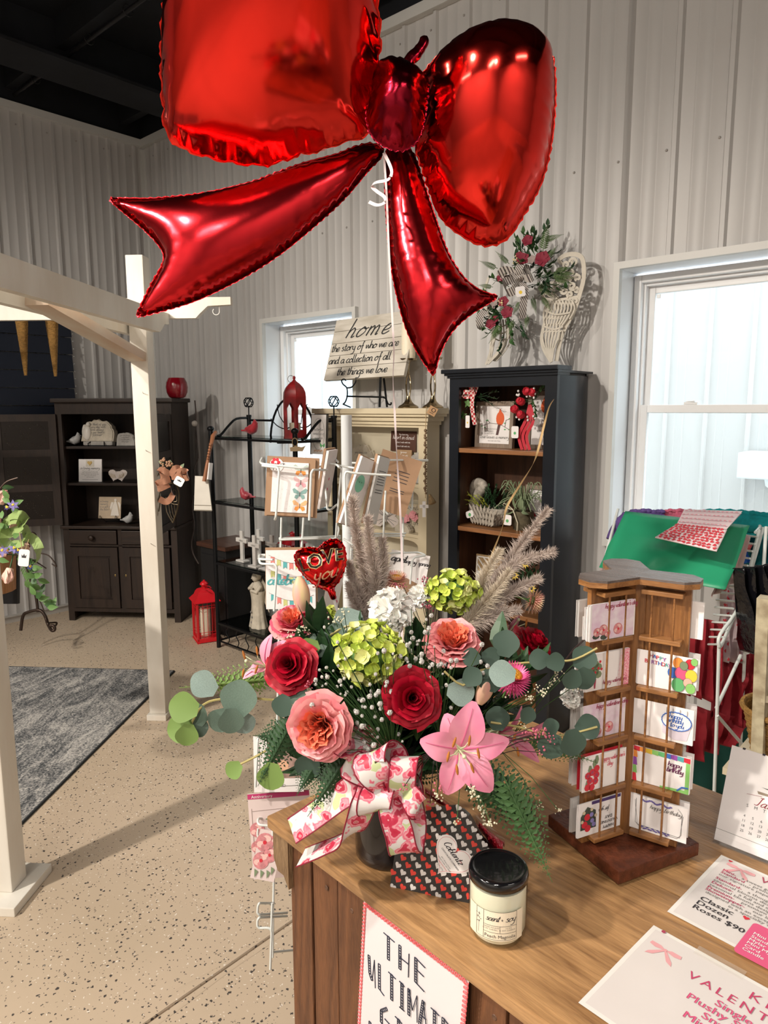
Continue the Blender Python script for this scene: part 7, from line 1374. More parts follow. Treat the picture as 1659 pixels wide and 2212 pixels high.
def pr_purple(o, w_, h_, z):
 P('purple_band', mat('deep_purple_ink', (.07, .04, .16)), o, lambda b: b.flat([(w_ * .3, h_ * .88), (w_, h_ * .88), (w_, h_ * .97), (w_ * .3, h_ * .97)], z))
 P('bouquet_print', DKFL, o, lambda b: (b.use(DKFL).flat([(w_ * .05, h_ * .2), (w_ * .42, h_ * .2), (w_ * .40, h_ * .7), (w_ * .2, h_ * .85), (w_ * .05, h_ * .6)], z), [b.use(RED).flat(circ((w_ * x_, h_ * y_), .006, 9), z + .0002) for x_, y_ in ((.2, .55), (.22, .22), (.14, .35))], [b.use(BLF).flat(circ((w_ * x_, h_ * y_), .004, 8), z + .0003) for x_, y_ in ((.32, .42), (.36, .3), (.3, .6))], [b.use(CREAM).flat(circ((w_ * x_, h_ * y_), .003, 8), z + .0004) for x_, y_ in ((.12, .7), (.3, .75), (.08, .45), (.4, .55))]))
 R = Matrix.Rotation(PI, 4, 'Z'); P('upside_down_lettering', INK, o, lambda b: [block(b, s, 0, 0, sz, 'CENTER', M=TR((w_ * .72, h_ * y_, z)) @ R, z=.0003, bold=.004) for s, y_, sz in (('HAPPY', .16, .0075), ("VALENTINE'S", .30, .0065), ('DAY', .44, .0075))] + [script(b, 'for you', 0, 0, .0034, .0006, .3, .9, True, M=TR((w_ * .6, h_ * .68, z)) @ R, z=.0003)])
def pr_birthday(o, w_, h_, z):
 BC = (DKR, BLUE_INK, RED, TEAL_INK, mat('purple_ink', (.3, .08, .4)))
 P('colourful_lettering', DKR, o, lambda b: [b.use(BC[i % 5]) and block(b, c, w_ * (.20 + .058 * i), h_ * (.80 - .012 * i), .0088, z=z + .0002, bold=.012) for i, c in enumerate('HAPPY')] + [b.use(BC[(i + 2) % 5]) and block(b, c, w_ * (.12 + .058 * i), h_ * (.64 - .004 * i), .0088, z=z + .0002, bold=.012) for i, c in enumerate('BIRTHDAY')])
 for i, (x_, y_, r, m) in enumerate(((.70, .78, .0075, ORANGE_INK), (.90, .80, .007, RED), (.62, .50, .0075, BLUE_INK), (.76, .52, .009, PINK), (.93, .5, .0085, YELLOW_INK), (.72, .2, .0095, GREEN_INK), (.88, .3, .0065, mat('peach_balloon', (.85, .45, .35))), (.93, .16, .007, mat('apple_green', (.25, .55, .15))), (.80, .74, .006, LEAFP), (1.0 - .03, .88, .005, mat('apple_green', (.25, .55, .15))))):
  P('balloon_print', m, o, lambda b: (b.flat(circ((w_ * x_, h_ * y_), r, 14, r * 1.15), z + .0003 + i * .00012),)); P('balloon_outline', INK, o, lambda b: b.tube([(w_ * x_ + r * cos(a), h_ * y_ + r * 1.15 * sin(a), z + .0003 + i * .00012) for a in [j * PI / 7 for j in range(14)]], .0002, 3, closed=True), kind='stuff')
def pr_cake(o, w_, h_, z):
 P('cake_print', mat('cake_lilac', (.68, .62, .70)), o, lambda b: b.flat([(w_ * .48, h_ * .62), (w_ * .50, h_ * .2), (w_ * .70, h_ * .06), (w_ * .92, h_ * .1), (w_ * .98, h_ * .5)], z)); P('cake_top', PAPER, o, lambda b: b.flat(circ((w_ * .73, h_ * .58), w_ * .25, 20, h_ * .24), z + .0002))
 P('blue_icing', BLUE_INK, o, lambda b: (b.tube([(w_ * .73 + (w_ * .25 + .0006 * (i % 2)) * cos(i * PI / 24), h_ * .58 + (h_ * .24 + .0006 * (i % 2)) * sin(i * PI / 24), z + .0005) for i in range(48)], .0009, 4, closed=True), script(b, 'happy', w_ * .60, h_ * .66, .0036, .0008, .2, .9, z=z + .0006), script(b, 'birthday', w_ * .56, h_ * .54, .0036, .0008, .2, .8, z=z + .0006), script(b, 'to you', w_ * .62, h_ * .42, .0036, .0008, .2, .9, z=z + .0006)))
 P('candle_print', GREY_INK, o, lambda b: [b.flat([(w_ * x_, h_ * .78), (w_ * x_ + .0008, h_ * .78), (w_ * x_ + .0008, h_ * .92), (w_ * x_, h_ * .92)], z + .0007) for x_ in (.55, .66, .78, .90)])
def pr_border(o, w_, h_, z):
 cols = (RED, ORANGE_INK, YELLOW_INK, mat('apple_green', (.25, .55, .15)), GREEN_INK, BLUE_INK, mat('purple_ink', (.3, .08, .4)), TEAL_INK)
 for i in range(9): P('ribbon_print', cols[i % 8], o, lambda b: b.flat([(w_ * i / 9, h_ * .88), (w_ * (i + 1) / 9, h_ * .86), (w_ * (i + 1) / 9, h_), (w_ * i / 9, h_)], z))
 for i in range(4): P('ribbon_print', cols[(i * 3) % 8], o, lambda b: b.flat([(0, h_ * i / 4.4), (w_ * .08, h_ * i / 4.4), (w_ * .06, h_ * (i + 1) / 4.4), (0, h_ * (i + 1) / 4.4)], z))
 P('dotted_border', mat('apple_green', (.25, .55, .15)), o, lambda b: (b.flat([(w_ * .93, 0), (w_, 0), (w_, h_ * .86), (w_ * .93, h_ * .86)], z), b.flat([(w_ * .5, 0), (w_ * .93, 0), (w_ * .93, h_ * .09), (w_ * .5, h_ * .05)], z))); P('blue_curl', BLUE_INK, o, lambda b: b.tube([(w_ * .80, h_ * .04, z + .0004), (w_ * .88, h_ * .16, z + .0004), (w_ * .99, h_ * .18, z + .0004)], .0012, 4))
 P('lettering', mat('plum_ink', (.15, .03, .10)), o, lambda b: (script(b, 'happy', w_ * .62, h_ * .68, .0040, .0009, .2, .85, z=z + .0003), script(b, 'birthday', w_ * .60, h_ * .52, .0040, .0009, .2, .72, z=z + .0003)))
def pr_lavender(o, w_, h_, z):
 P('lavender_print', mat('lavender_ink', (.16, .13, .38), .6), o, lambda b: [b.flat(circ((w_ * x_, h_ * y_), .0024, 6, .0014, i), z + .0001 * (i % 3)) for i, (x_, y_) in enumerate([(.22 + .5 * k / 16, .90 - .03 * sin(k)) for k in range(17)] + [(.2 + .5 * k / 16, .10 + .03 * sin(k * 2)) for k in range(17)])], kind='stuff')
 P('frame_line', INK, o, lambda b: (b.tube([(w_ * x_, h_ * y_, z) for x_, y_ in ((.1, .9), (.1, .2), (.2, .08), (.85, .08), (.92, .2), (.92, .8), (.85, .92))], .0003, 3), b.tube([(w_ * x_, h_ * y_, z) for x_, y_ in ((.08, .85), (.14, .15), (.9, .12), (.94, .75))], .0003, 3))); P('lettering', GREY_INK, o, lambda b: script(b, 'happy birthday', w_ * .35, h_ * .72, .0034, .0006, .4, .95, z=z + .0003))
stack('stack of lilac floral gift cards in the top left pocket of the tower', -113, 1, 4, pr_lilac, 11); stack('stack of white gift cards with a vase of red roses, second pocket down, left wing', -113, 1, 3, pr_vase, 7, over=.01)
stack('thin stack of lilac floral gift cards, third pocket down, left wing', -113, 1, 2, pr_lilac, 4); stack('stack of white gift cards with red roses, fourth pocket down, left wing', -113, 1, 1, pr_reds, 9, tint=RED); stack('stack of gift cards with a purple band in the bottom pocket of the left wing', -113, 1, 0, pr_purple, 4)
stack('stack of birthday gift cards with coloured balloons, second pocket down, right wing', 8, -1, 3, pr_birthday, 6); stack('stack of gift cards with a blue iced cake, third pocket down, right wing', 8, -1, 2, pr_cake, 6); stack('stack of birthday gift cards with a bright ribbon border, fourth pocket down, right wing', 8, -1, 1, pr_border, 4); stack('stack of gift cards with a lavender border in the bottom pocket of the right wing', 8, -1, 0, pr_lavender, 5)
PL = ('bottom', 'second lowest', 'middle', 'second highest', 'top')
for lv in range(5):
 stack('plain card stack seen edge on at the left rear of the tower, %s pocket' % PL[lv], -113, -1, lv, None, (3, 7, 9, 5, 4)[lv], m=PAPER if lv % 2 else mat('grey_white_card', (.62, .60, .58), .5)); stack('plain card stack peeking out behind the right wing, %s pocket' % PL[lv], 8, 1, lv, None, 4)
# ------------------------------------------------------------------ candle jar
jb = V((-.473, .753, ZC)); jr = .0393; jh = .098
jf = (V((0, 0, 0)) - jb); jf.z = 0; JM = frame((cos(radians(33)), sin(radians(33)), 0), (-sin(radians(33)), cos(radians(33)), 0), jb)
ja = thing('jar_candle', 'cream soy candle in a glass jar with a shiny black lid on the counter edge', 'candle', JM)
P('glass_jar', GLASS, ja, lambda b: b.lathe([(.028, .0), (.034, .0015), (.038, .008), (jr, .02), (jr, .078), (.0375, .083), (.036, .086), (.036, .092), (.034, .092), (.034, .086), (.038, .078), (.038, .018), (.034, .004), (.0, .003)], 40), True)
P('wax', mat('cream_soy_wax', (.90, .83, .66), .45, sub=.1), ja, lambda b: b.lathe([(.0, .0045), (.033, .0065), (.0375, .018), (.0377, .079), (.030, .077), (0, .077)], 36), True)
P('black_lid', mat('glossy_black_lid', (.005, .005, .006), .12, coat=.5), ja, lambda b: b.lathe([(.0385, .0835), (.040, .0845), (.0405, .092), (.039, .097), (.036, .0985), (.034, .0975), (.031, .0970), (0, .0970)], 48), True)
def wrap(fn_):
 b = MB(); fn_(b); b.v = [V(((jr + .0004 + p.z) * sin(p.x / jr), -(jr + .0004 + p.z) * cos(p.x / jr), p.y)) for p in b.v]; return b
def label(name, m, fn_): wrap(fn_).build(name, m, ja, False)
label('paper_label', mat('cream_label', (.88, .79, .62), .55), lambda b: b.grid(lambda u, v: V((-.045 + .082 * u, .016 + .042 * v, -.0002)), 24, 2))
def box_line(b, x0, y0, x1, y1):
 n = 16
 for i in range(n):
  a = i / n; c = (i + 1) / n; p = (x0 + (x1 - x0) * a, y0 + (y1 - y0) * a); q = (x0 + (x1 - x0) * c, y0 + (y1 - y0) * c); t = .00022; h = (0, t) if abs(x1 - x0) > abs(y1 - y0) else (t, 0); b.add([(p[0] - h[0], p[1] - h[1], .0001), (q[0] - h[0], q[1] - h[1], .0001), (q[0] + h[0], q[1] + h[1], .0001), (p[0] + h[0], p[1] + h[1], .0001)], [(0, 1, 2, 3)])
label('label_frame', INK, lambda b: [box_line(b, *q) for q in ((-.030, .058, .026, .058), (-.030, .018, .026, .018), (-.019, .018, -.019, .058), (.026, .018, .026, .058), (-.030, .018, -.030, .058), (-.019, .038, .026, .038), (-.019, .028, .026, .028), (.003, .028, .003, .038))])
label('lettering', INK, lambda b: (script(b, 'scent', -.016, .045, .0042, .0007, .45, .85, z=.0001), script(b, '+', .0035, .0455, .003, .0005, 0, .9, z=.0001), script(b, 'soy', .010, .0445, .0048, .0007, .4, .9, z=.0001), block(b, 'Peach Magnolia', .0035, .0205, .0068, 'CENTER', z=.0001), block(b, 'HAND POURED', -.008, .0345, .0024, 'CENTER', z=.0001, spacing=1.3), block(b, 'IN MT CARMEL, IL', -.008, .0315, .0024, 'CENTER', z=.0001, spacing=1.3), block(b, '12 OZ', .0145, .0345, .0024, 'CENTER', z=.0001, spacing=1.3), block(b, 'SOY CANDLE', .0145, .0315, .0024, 'CENTER', z=.0001, spacing=1.3)))
label('botanical_print', GREY_INK, lambda b: ([leaf(b, TR((-.0265 + .002 * sin(k * 2.1), .036 + k * .0012, .0001)) @ Matrix.Rotation(k * 1.3, 4, 'Z'), .003, .0014, 0, 0, 2) for k in range(13)], b.add([(-.0268, .022, .0001), (-.0264, .022, .0001), (-.0262, .038, .0001), (-.0266, .038, .0001)], [(0, 1, 2, 3)])))
# ------------------------------------------------------------------ heart print gift box
b0, b1 = cz(842, 1915), cz(1012, 1951); be = (b1 - b0).normalized(); bn = V((be.y, -be.x, 0)); lean = .34; bup = (V((0, 0, 1)) - bn * lean).normalized(); bM = frame(be, bup, b0); bI = bM.inverted(); nrm = bM.to_3x3() @ V((0, 0, 1))
def onbox(px, py): r = ray(px, py); p = CAM + r * ((b0 - CAM).dot(nrm) / r.dot(nrm)); q = bI @ p; return (q.x, q.y)
BP = [onbox(842, 1915), onbox(925, 1938), onbox(1012, 1951), onbox(1100, 1955), onbox(1092, 1860), onbox(1060, 1836), onbox(1034, 1808), onbox(1005, 1752), onbox(990, 1738), onbox(926, 1744), onbox(885, 1800), onbox(853, 1843)]
bx = thing('heart_print_gift_box', 'dark gift box printed with red and white hearts leaning between vase and candle', 'gift box', bM)
DB = mat('charcoal_card', (.030, .025, .022), .35)
P('box_panel', DB, bx, lambda b: b.prism(BP, -.0012, 0)); 
P('box_back', DB, bx, lambda b: b.prism([(x_ * .96 + .004, y_ * .88 + .001) for x_, y_ in BP], -.05, -.0012, Matrix(((1, 0, 0, 0), (0, 1, .0, 0), (0, 0, 1, 0), (0, 0, 0, 1)))))
xs_ = [p[0] for p in BP]; ys_ = [p[1] for p in BP]
def inside(x_, y_, poly):
 c = False; n = len(poly)
 for i in range(n):
  (x1, y1), (x2, y2) = poly[i], poly[i - 1]
  if (y1 > y_) != (y2 > y_) and x_ < (x2 - x1) * (y_ - y1) / (y2 - y1) + x1: c = not c
 return c
def bhearts(par):
 def fn_(b):
  o0 = V(onbox(902, 1902)); ex_ = V(onbox(923.7, 1902.5)) - o0; ey_ = V(onbox(912.7, 1918.2)) - o0
  for i in range(-16, 22):
   for j in range(-14, 14):
    p = o0 + ex_ * i + ey_ * j
    if i % 2 == par and inside(p.x, p.y, BP): b.flat(heart((p.x, p.y), .0100, -.45), .0004)
 return fn_
P('red_heart_print', mat('tomato_red_print', (.75, .06, .04), .5), bx, bhearts(0), kind='stuff'); P('white_heart_print', mat('off_white_print', (.74, .70, .68), .5), bx, bhearts(1), kind='stuff')
lc = onbox(972, 1856); lb = P('heart_label', PAPER, bx, lambda b: b.prism(heart(lc, .062, -.62, 36), .0006, .0012)); P('red_outline', RED, bx, lambda b: b.tube([(x_, y_, .0013) for x_, y_ in heart(lc, .056, -.62, 40)], .00025, 3, closed=True))
LM = TR((lc[0], lc[1], .0014)) @ Matrix.Rotation(-.78, 4, 'Z')
P('label_lettering', INK, bx, lambda b: (script(b, 'Coblentz', -.004, .0065, .0048, .0009, .5, .95, True, M=LM), block(b, 'CHOCOLATE COMPANY', .0, -.0005, .0034, 'CENTER', M=LM, bold=.004), block(b, '4917 Walnut Street', 0, -.0085, .0026, 'CENTER', M=LM), block(b, 'Walnut Creek, OH 44687', 0, -.0115, .0026, 'CENTER', M=LM), block(b, '8 oz. (227g)', 0, -.019, .0024, 'CENTER', M=LM))); P('red_small_print', RED, bx, lambda b: (block(b, 'Celebrated Sweets', 0, -.0148, .0026, 'CENTER', M=LM), block(b, '**', .012, .008, .006, 'CENTER', M=LM)))
# red foil sweet behind the box
FOIL = mat('red_foil_wrap', (.45, .01, .03), .18, .5, bump=.5, bs=60)
o = thing('red_foil_parcel', 'glossy red foil wrapped sweet lying behind the heart print box', 'wrapped sweet', cz(1040, 1845))
P('foil_body', FOIL, o, lambda b: b.grid(lambda u, v: atD(918 + 172 * u, 1700 + 22 * sin(PI * u) + 118 * u ** 1.6 + 22 * v - 10 * v * u, 1.16 - .03 * sin(PI * v) - .05 * u + .01 * noise.noise(V((u * 9, v * 4, 0)))), 26, 8), True, world=True)
P('foil_tail', FOIL, o, lambda b: b.grid(lambda u, v: atD(1034 + 52 * u, 1780 + 62 * u + (v - .5) * (14 + 30 * u), 1.08 - .02 * sin(PI * v) + .008 * noise.noise(V((u * 12, v * 8, 3)))), 16, 10), True, world=True)
P('clear_wrap', clear('clear_wrap'), o, lambda b: b.grid(lambda u, v: atD(1028 + 62 * u, 1768 + 66 * u + (v - .5) * (20 + 26 * u), 1.06 - .02 * sin(PI * v)), 12, 6), True, world=True)
# ================================================================== FOIL BALLOONS
from mathutils import kdtree
def dense(pts, n): # closed smooth outline, corners kept when a point is repeated
 out = []; m = len(pts)
 for i in range(m):
  a, b_, c, d = [V(pts[(i + k) % m]) for k in (-1, 0, 1, 2)]
  if (b_ - c).length < 1e-6: continue
  if (a - b_).length < 1e-6: a = b_ * 2 - c
  if (c - d).length < 1e-6: d = c * 2 - b_
  for j in range(n): t = j / n; out.append(.5 * ((2 * b_) + (c - a) * t + (2 * a - 5 * b_ + 4 * c - d) * t * t + (3 * b_ - a - 3 * c + d) * t ** 3))
 return out
def inflate(outline, hf, hb, Df, step, wr=.25, wl=26, dl=22, power=.5, scal=0, seam=5):
 """outline in picture units -> a sealed, puffed foil shape at distance Df(px,py)"""
 cum = [0]; n = len(outline)
 for i in range(n): cum.append(cum[-1] + (outline[(i + 1) % n] - outline[i]).length)
 k = int(cum[-1] / (step * .6)); bd = []; j = 0
 for q in range(k):
  s = cum[-1] * q / k
  while cum[j + 1] < s: j += 1
  t = (s - cum[j]) / max(1e-9, cum[j + 1] - cum[j]); bd.append(outline[j % n].lerp(outline[(j + 1) % n], t))
 cx = sum(p.x for p in bd) / k; cy = sum(p.y for p in bd) / k
 ar = sum(bd[i].x * bd[(i + 1) % k].y - bd[(i + 1) % k].x * bd[i].y for i in range(k)); sg_ = 1 if ar > 0 else -1
 nb = []
 for i in range(k):
  d = (bd[(i + 1) % k] - bd[i - 1]).normalized(); nn = V((d.y, -d.x)) * sg_; nb.append(nn)
 if scal: bd = [p + nn * (scal * (abs(sin(PI * (cum[-1] * i / k) / wl)) - .6)) for i, (p, nn) in enumerate(zip(bd, nb))]
 poly = [(p.x, p.y) for p in bd]; inner = []
 x0, x1, y0, y1 = min(p[0] for p in poly), max(p[0] for p in poly), min(p[1] for p in poly), max(p[1] for p in poly)
 kd = kdtree.KDTree(k); [kd.insert((p.x, p.y, 0), i) for i, p in enumerate(bd)]; kd.balance()
 r = 0; y = y0
 while y < y1:
  x = x0 + (step / 2 if r % 2 else 0)
  while x < x1:
   if inside(x, y, poly) and kd.find((x, y, 0))[2] > step * .55: inner.append(V((x, y)))
   x += step
  y += step * .87; r += 1
 vs, es, fs, *_ = geometry.delaunay_2d_cdt([V(p) for p in poly] + inner, [(i, (i + 1) % k) for i in range(k)], [], 1, 1e-4)
 fs = [f for f in fs if inside(sum(vs[i].x for i in f) / 3, sum(vs[i].y for i in f) / 3, poly)]
 N = len(vs); nbr = [set() for _ in range(N)]
 for f in fs:
  for a in range(3): nbr[f[a]].add(f[(a + 1) % 3]); nbr[f[(a + 1) % 3]].add(f[a])
 idx = [i for i in range(N) if kd.find((vs[i].x, vs[i].y, 0))[2] > step * .3 and nbr[i]]; pos = {v: i for i, v in enumerate(idx)}
 A = np.zeros((len(idx), len(idx))); B = np.zeros(len(idx))
 for i, v in enumerate(idx):
  L = [(vs[v] - vs[w_]).length for w_ in nbr[v]]; wsum = sum(1 / l for l in L); A[i, i] = wsum; B[i] = sum(L) / 2
  for w_, l in zip(nbr[v], L):
   if w_ in pos: A[i, pos[w_]] -= 1 / l
 u = np.linalg.solve(A, B); um = u.max(); hgt = [0] * N
 for i, v in enumerate(idx):
  h = max(0, u[i] / um) ** power; c, bi, d = kd.find((vs[v].x, vs[v].y, 0)); s = cum[-1] * bi / k
  w_ = wr * math.exp(-d / dl) * (1 - abs(cos(PI * s / wl + 1.5 * noise.noise(V((s * .02, 3, 0))))) ** 2.5) * (.6 + .8 * abs(noise.noise(V((s * .05, 0, 0)))))
  hgt[v] = h * (1 - w_)
 def at(i, z, zf): p = vs[i]; return atD(p.x, p.y, Df(p.x, p.y)) - FWD * z
 V3 = [at(i, hf * hgt[i] + .0004, 0) for i in range(N)] + [at(i, -hb * hgt[i] - .0004, 0) for i in range(N)]
 F3 = []
 for f in fs:
  a, b_, c = f; o_ = (V3[b_] - V3[a]).cross(V3[c] - V3[a]); 
  if o_.dot(-FWD) < 0: a, c = c, a
  F3 += [(a, b_, c), (c + N, b_ + N, a + N)]
 # crimped seam flange
 M0 = len(V3); bi = list(range(k)); 
 for q in range(k):
  p = vs[q] if q < N else bd[q]; nn = nb[q]; e = p + nn * (seam * (.75 + .5 * abs(sin(q * 1.9)))); V3.append(atD(e.x, e.y, Df(e.x, e.y)) - FWD * (.0022 * sin(q * 2.3)))
 for q in range(k): a, b_ = q, (q + 1) % k; F3 += [(a, b_, M0 + b_, M0 + a)]
 kk = kdtree.KDTree(N); [kk.insert((vs[i].x, vs[i].y, 0), i) for i in range(N)]; kk.balance()
 def height(x, y):
  r_ = kk.find_n((x, y, 0), 4); ws = sum(1 / (q[2] + .5) for q in r_); return sum(hf * hgt[q[1]] / (q[2] + .5) for q in r_) / ws
 return V3, F3, height
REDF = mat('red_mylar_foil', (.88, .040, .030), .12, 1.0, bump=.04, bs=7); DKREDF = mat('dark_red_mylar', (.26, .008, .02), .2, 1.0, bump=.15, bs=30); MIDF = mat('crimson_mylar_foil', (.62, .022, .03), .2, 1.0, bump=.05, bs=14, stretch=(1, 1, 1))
bal = thing('bow_balloon', 'huge red foil balloon shaped like a bow floating above the counter', 'balloon', atD(855, 240, 1.5))
def foil(name, pts, m, hf, hb, D0, gx=0, gy=0, step=13, c0=(855, 240), **kw):
 ol = dense(pts, 5); v, f, hh = inflate(ol, hf, hb, lambda x_, y_: D0 + gx * (x_ - c0[0]) / 1000 + gy * (y_ - c0[1]) / 1000, step, **kw)
 b = MB(); b.add(v, f); return b, m, hh
def put(name, r, par): b, m, hh = r; b.build(name, m, par, 'all', world=True); return hh
LL = [(356, 0), (368, -60), (430, -120), (540, -150), (660, -140), (760, -90), (805, -20), (817, 50), (818, 100), (812, 150), (806, 195), (800, 235), (796, 280), (780, 294), (735, 306), (690, 322), (640, 334), (595, 350), (560, 354), (505, 349), (450, 337), (400, 320), (368, 296), (357, 262), (354, 215), (351, 150), (352, 80)]
put('left_loop', foil('l', LL, REDF, .15, .13, 1.42, .05, .55, 14, scal=6, wl=52, wr=.42, dl=20), bal)
RL = [(912, 170), (930, 143), (960, 112), (1000, 87), (1045, 70), (1085, 64), (1125, 69), (1160, 84), (1184, 108), (1194, 140), (1197, 200), (1192, 280), (1180, 350), (1160, 410), (1130, 462), (1103, 503), (1082, 521), (1055, 528), (1028, 523), (1000, 507), (972, 487), (950, 460), (932, 415), (915, 365), (902, 325), (904, 290), (914, 250), (914, 205)]
put('right_loop', foil('r', RL, REDF, .145, .13, 1.47, -.10, .28, 13, scal=3, wl=24, wr=.35, dl=26), bal)
LT_ = [(826, 330), (806, 312), (770, 318), (730, 334), (690, 345), (650, 356), (600, 374), (540, 396), (440, 419), (340, 430), (290, 431), (237, 430), (237, 430), (270, 458), (310, 492), (342, 525), (356, 551), (350, 577), (330, 612), (311, 650), (296, 683), (296, 683), (345, 671), (425, 646), (520, 600), (600, 550), (680, 485), (740, 430), (790, 372)]
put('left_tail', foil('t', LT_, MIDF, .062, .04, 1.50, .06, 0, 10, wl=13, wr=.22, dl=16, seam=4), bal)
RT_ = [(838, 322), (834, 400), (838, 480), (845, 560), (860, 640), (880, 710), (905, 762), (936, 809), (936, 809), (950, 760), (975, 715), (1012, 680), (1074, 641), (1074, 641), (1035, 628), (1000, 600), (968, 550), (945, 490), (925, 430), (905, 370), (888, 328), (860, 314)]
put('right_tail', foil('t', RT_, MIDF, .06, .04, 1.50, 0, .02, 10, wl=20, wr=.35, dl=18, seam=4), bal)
KN = [(806, 150), (830, 138), (870, 142), (905, 160), (922, 175), (920, 220), (912, 270), (898, 304), (870, 322), (836, 316), (804, 290), (795, 250), (800, 195)]
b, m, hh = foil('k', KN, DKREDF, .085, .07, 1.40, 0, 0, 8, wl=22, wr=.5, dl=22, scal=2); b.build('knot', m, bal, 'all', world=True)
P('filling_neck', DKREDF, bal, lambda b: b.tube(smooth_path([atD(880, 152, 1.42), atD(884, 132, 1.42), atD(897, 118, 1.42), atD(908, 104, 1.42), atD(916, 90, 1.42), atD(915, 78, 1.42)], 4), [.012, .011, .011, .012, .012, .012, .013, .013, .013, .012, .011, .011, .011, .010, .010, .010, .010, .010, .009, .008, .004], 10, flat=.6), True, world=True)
rib = thing('balloon_ribbon', 'thin white curling ribbon running down from the bow balloon behind the bouquet', 'ribbon', atD(828, 335, 1.42))
RIBM = mat('white_curling_ribbon', (.80, .68, .68), .35)
RP = [(829, 330, 1.43), (835, 420, 1.43), (839, 520, 1.43), (844, 620, 1.43), (848, 700, 1.43), (851, 760, 1.42), (849, 820, 1.42), (853, 900, 1.42), (857, 980, 1.41), (862, 1060, 1.40), (866, 1140, 1.39), (869, 1250, 1.36), (868, 1400, 1.30)]
P('long_strand', RIBM, rib, lambda b: ribbon(b, [atD(*p) for p in RP], .0042, [RT, RT, RT, RT, RT, RT * .7 + FWD, FWD + RT * .3, RT, RT * .5 + FWD, RT, FWD * .6 + RT, RT, RT]), True, world=True)
P('curl', RIBM, rib, lambda b: ribbon(b, [atD(*p) for p in ((829, 330, 1.42), (840, 352, 1.41), (846, 372, 1.40), (838, 388, 1.40), (812, 394, 1.41), (803, 402, 1.43), (815, 414, 1.42), (830, 425, 1.40), (831, 437, 1.39), (815, 443, 1.40), (797, 436, 1.42))], .0065, UP + RT * .5), True, world=True)
# ------------------------------------------------------------------ heart balloon pick
hbl = thing('heart_balloon_pick', 'small red foil heart balloon reading LOVE you on a white stick in the bouquet', 'balloon', atD(717, 1280, 1.13))
HO = [(637, 1208), (638, 1196), (650, 1187), (668, 1183), (684, 1185), (692, 1181), (700, 1173), (714, 1166), (728, 1166), (740, 1175), (746, 1192), (747, 1212), (743, 1232), (733, 1254), (720, 1268), (704, 1272), (688, 1268), (668, 1254), (652, 1237), (641, 1222)]
HEARTF = mat('bright_heart_foil', (.8, .02, .025), .15, 1.0, bump=.03, bs=30)
hh = put('heart_body', foil('h', HO, HEARTF, .030, .026, 1.13, 0, 0, 4.2, scal=2.0, wl=13, wr=.40, dl=7, seam=1.6), hbl)
GOLDI = mat('gold_foil_ink', (.80, .62, .28), .3, .8); BLKI = mat('black_gloss_ink', (.01, .008, .008), .25); ROSEF = mat('rose_foil_ink', (.85, .45, .32), .3, .7)
def on_bal(b, text, px, py, size, rot, dz, **kw):
 t = MB(); block(t, text, 0, 0, size, 'CENTER', **kw); t.v = [V((px + p.x * cos(rot) - p.y * sin(rot), py - p.x * sin(rot) - p.y * cos(rot), 0)) for p in t.v]
 b.add([atD(p.x, p.y, 1.13) - FWD * (hh(p.x, p.y) + dz) for p in t.v], t.f)
for i, (c, px, py, s, r_) in enumerate((('L', 662, 1232, 42, .28), ('O', 687, 1224, 44, .22), ('V', 713, 1214, 42, .15), ('E', 735, 1208, 36, .1))):
 P('gold_letter', GOLDI, hbl, lambda b: on_bal(b, c, px, py, s, r_, .0032, bold=.035), world=True); P('black_letter', BLKI, hbl, lambda b: on_bal(b, c, px, py, s, r_, .0040, bold=0), world=True)
P('script_lettering', ROSEF, hbl, lambda b: (lambda t: (script(t, 'you', 0, 0, 15, 2.4, .3, 1.1, True), b.add([atD(708 + p.x * .97, 1246 - p.y - p.x * .22, 1.13) - FWD * (hh(708 + p.x, 1246 - p.y) + .0034) for p in t.v], t.f)))(MB()), world=True)
P('red_neck', HEARTF, hbl, lambda b: b.tube([atD(706, 1266, 1.13), atD(713, 1274, 1.125), atD(718, 1282, 1.125), atD(720, 1292, 1.13)], [.008, .005, .006, .0045], 10), True, world=True)
P('cup', clear('clear_cup'), hbl, lambda b: b.tube([atD(708, 1262, 1.14), atD(714, 1276, 1.14)], [.011, .005], 12), True, world=True)
P('stick', mat('white_plastic_stick', (.80, .76, .76), .35), hbl, lambda b: b.tube([atD(719, 1286, 1.13), atD(738, 1350, 1.15), atD(760, 1430, 1.17)], .0026, 8), True, world=True)
# ================================================================== VASE AND BOUQUET
VA = V((-.701, .784, ZC))
vs_ = thing('glass_vase', 'smoky black glass vase holding the bouquet at the counter corner', 'vase', VA)
P('glass_body', mat('smoky_black_glass', (.035, .028, .028), .06, trans=.55, ior=1.45, coat=.3), vs_, lambda b: b.lathe([(0, .001), (.048, .0), (.052, .004), (.053, .02), (.053, .10), (.050, .17), (.0495, .195), (.0475, .195), (.049, .12), (.049, .02), (0, .014)], 36), True)
P('water', mat('dark_vase_water', (.02, .02, .016), .05, trans=.5), vs_, lambda b: b.lathe([(0, .016), (.046, .02), (.047, .12), (0, .12)], 24), True)
def fc(r, u, t): return (RT * r + UP * u - FWD * t).normalized()
def shell(R, r0, r1, z0, h, wrap, curl, ruf=0, p=.8, sd=0):
 def fn(u, v):
  s = 2 * u - 1; a = s * wrap / 2; rad = r0 + (r1 - r0) * v ** p + curl * max(0, v - .7) ** 1.5 * 3; z = z0 + h * v * (1 - .16 * s * s * v) - curl * max(0, v - .75) * 1.2
  rad += ruf * v * sin(s * 5 + sd) * (1 + .5 * sin(s * 11 + sd * 2)); z += ruf * v * .6 * sin(s * 8 + sd * 3); return V((rad * cos(a), rad * sin(a), z)) * R
 return fn
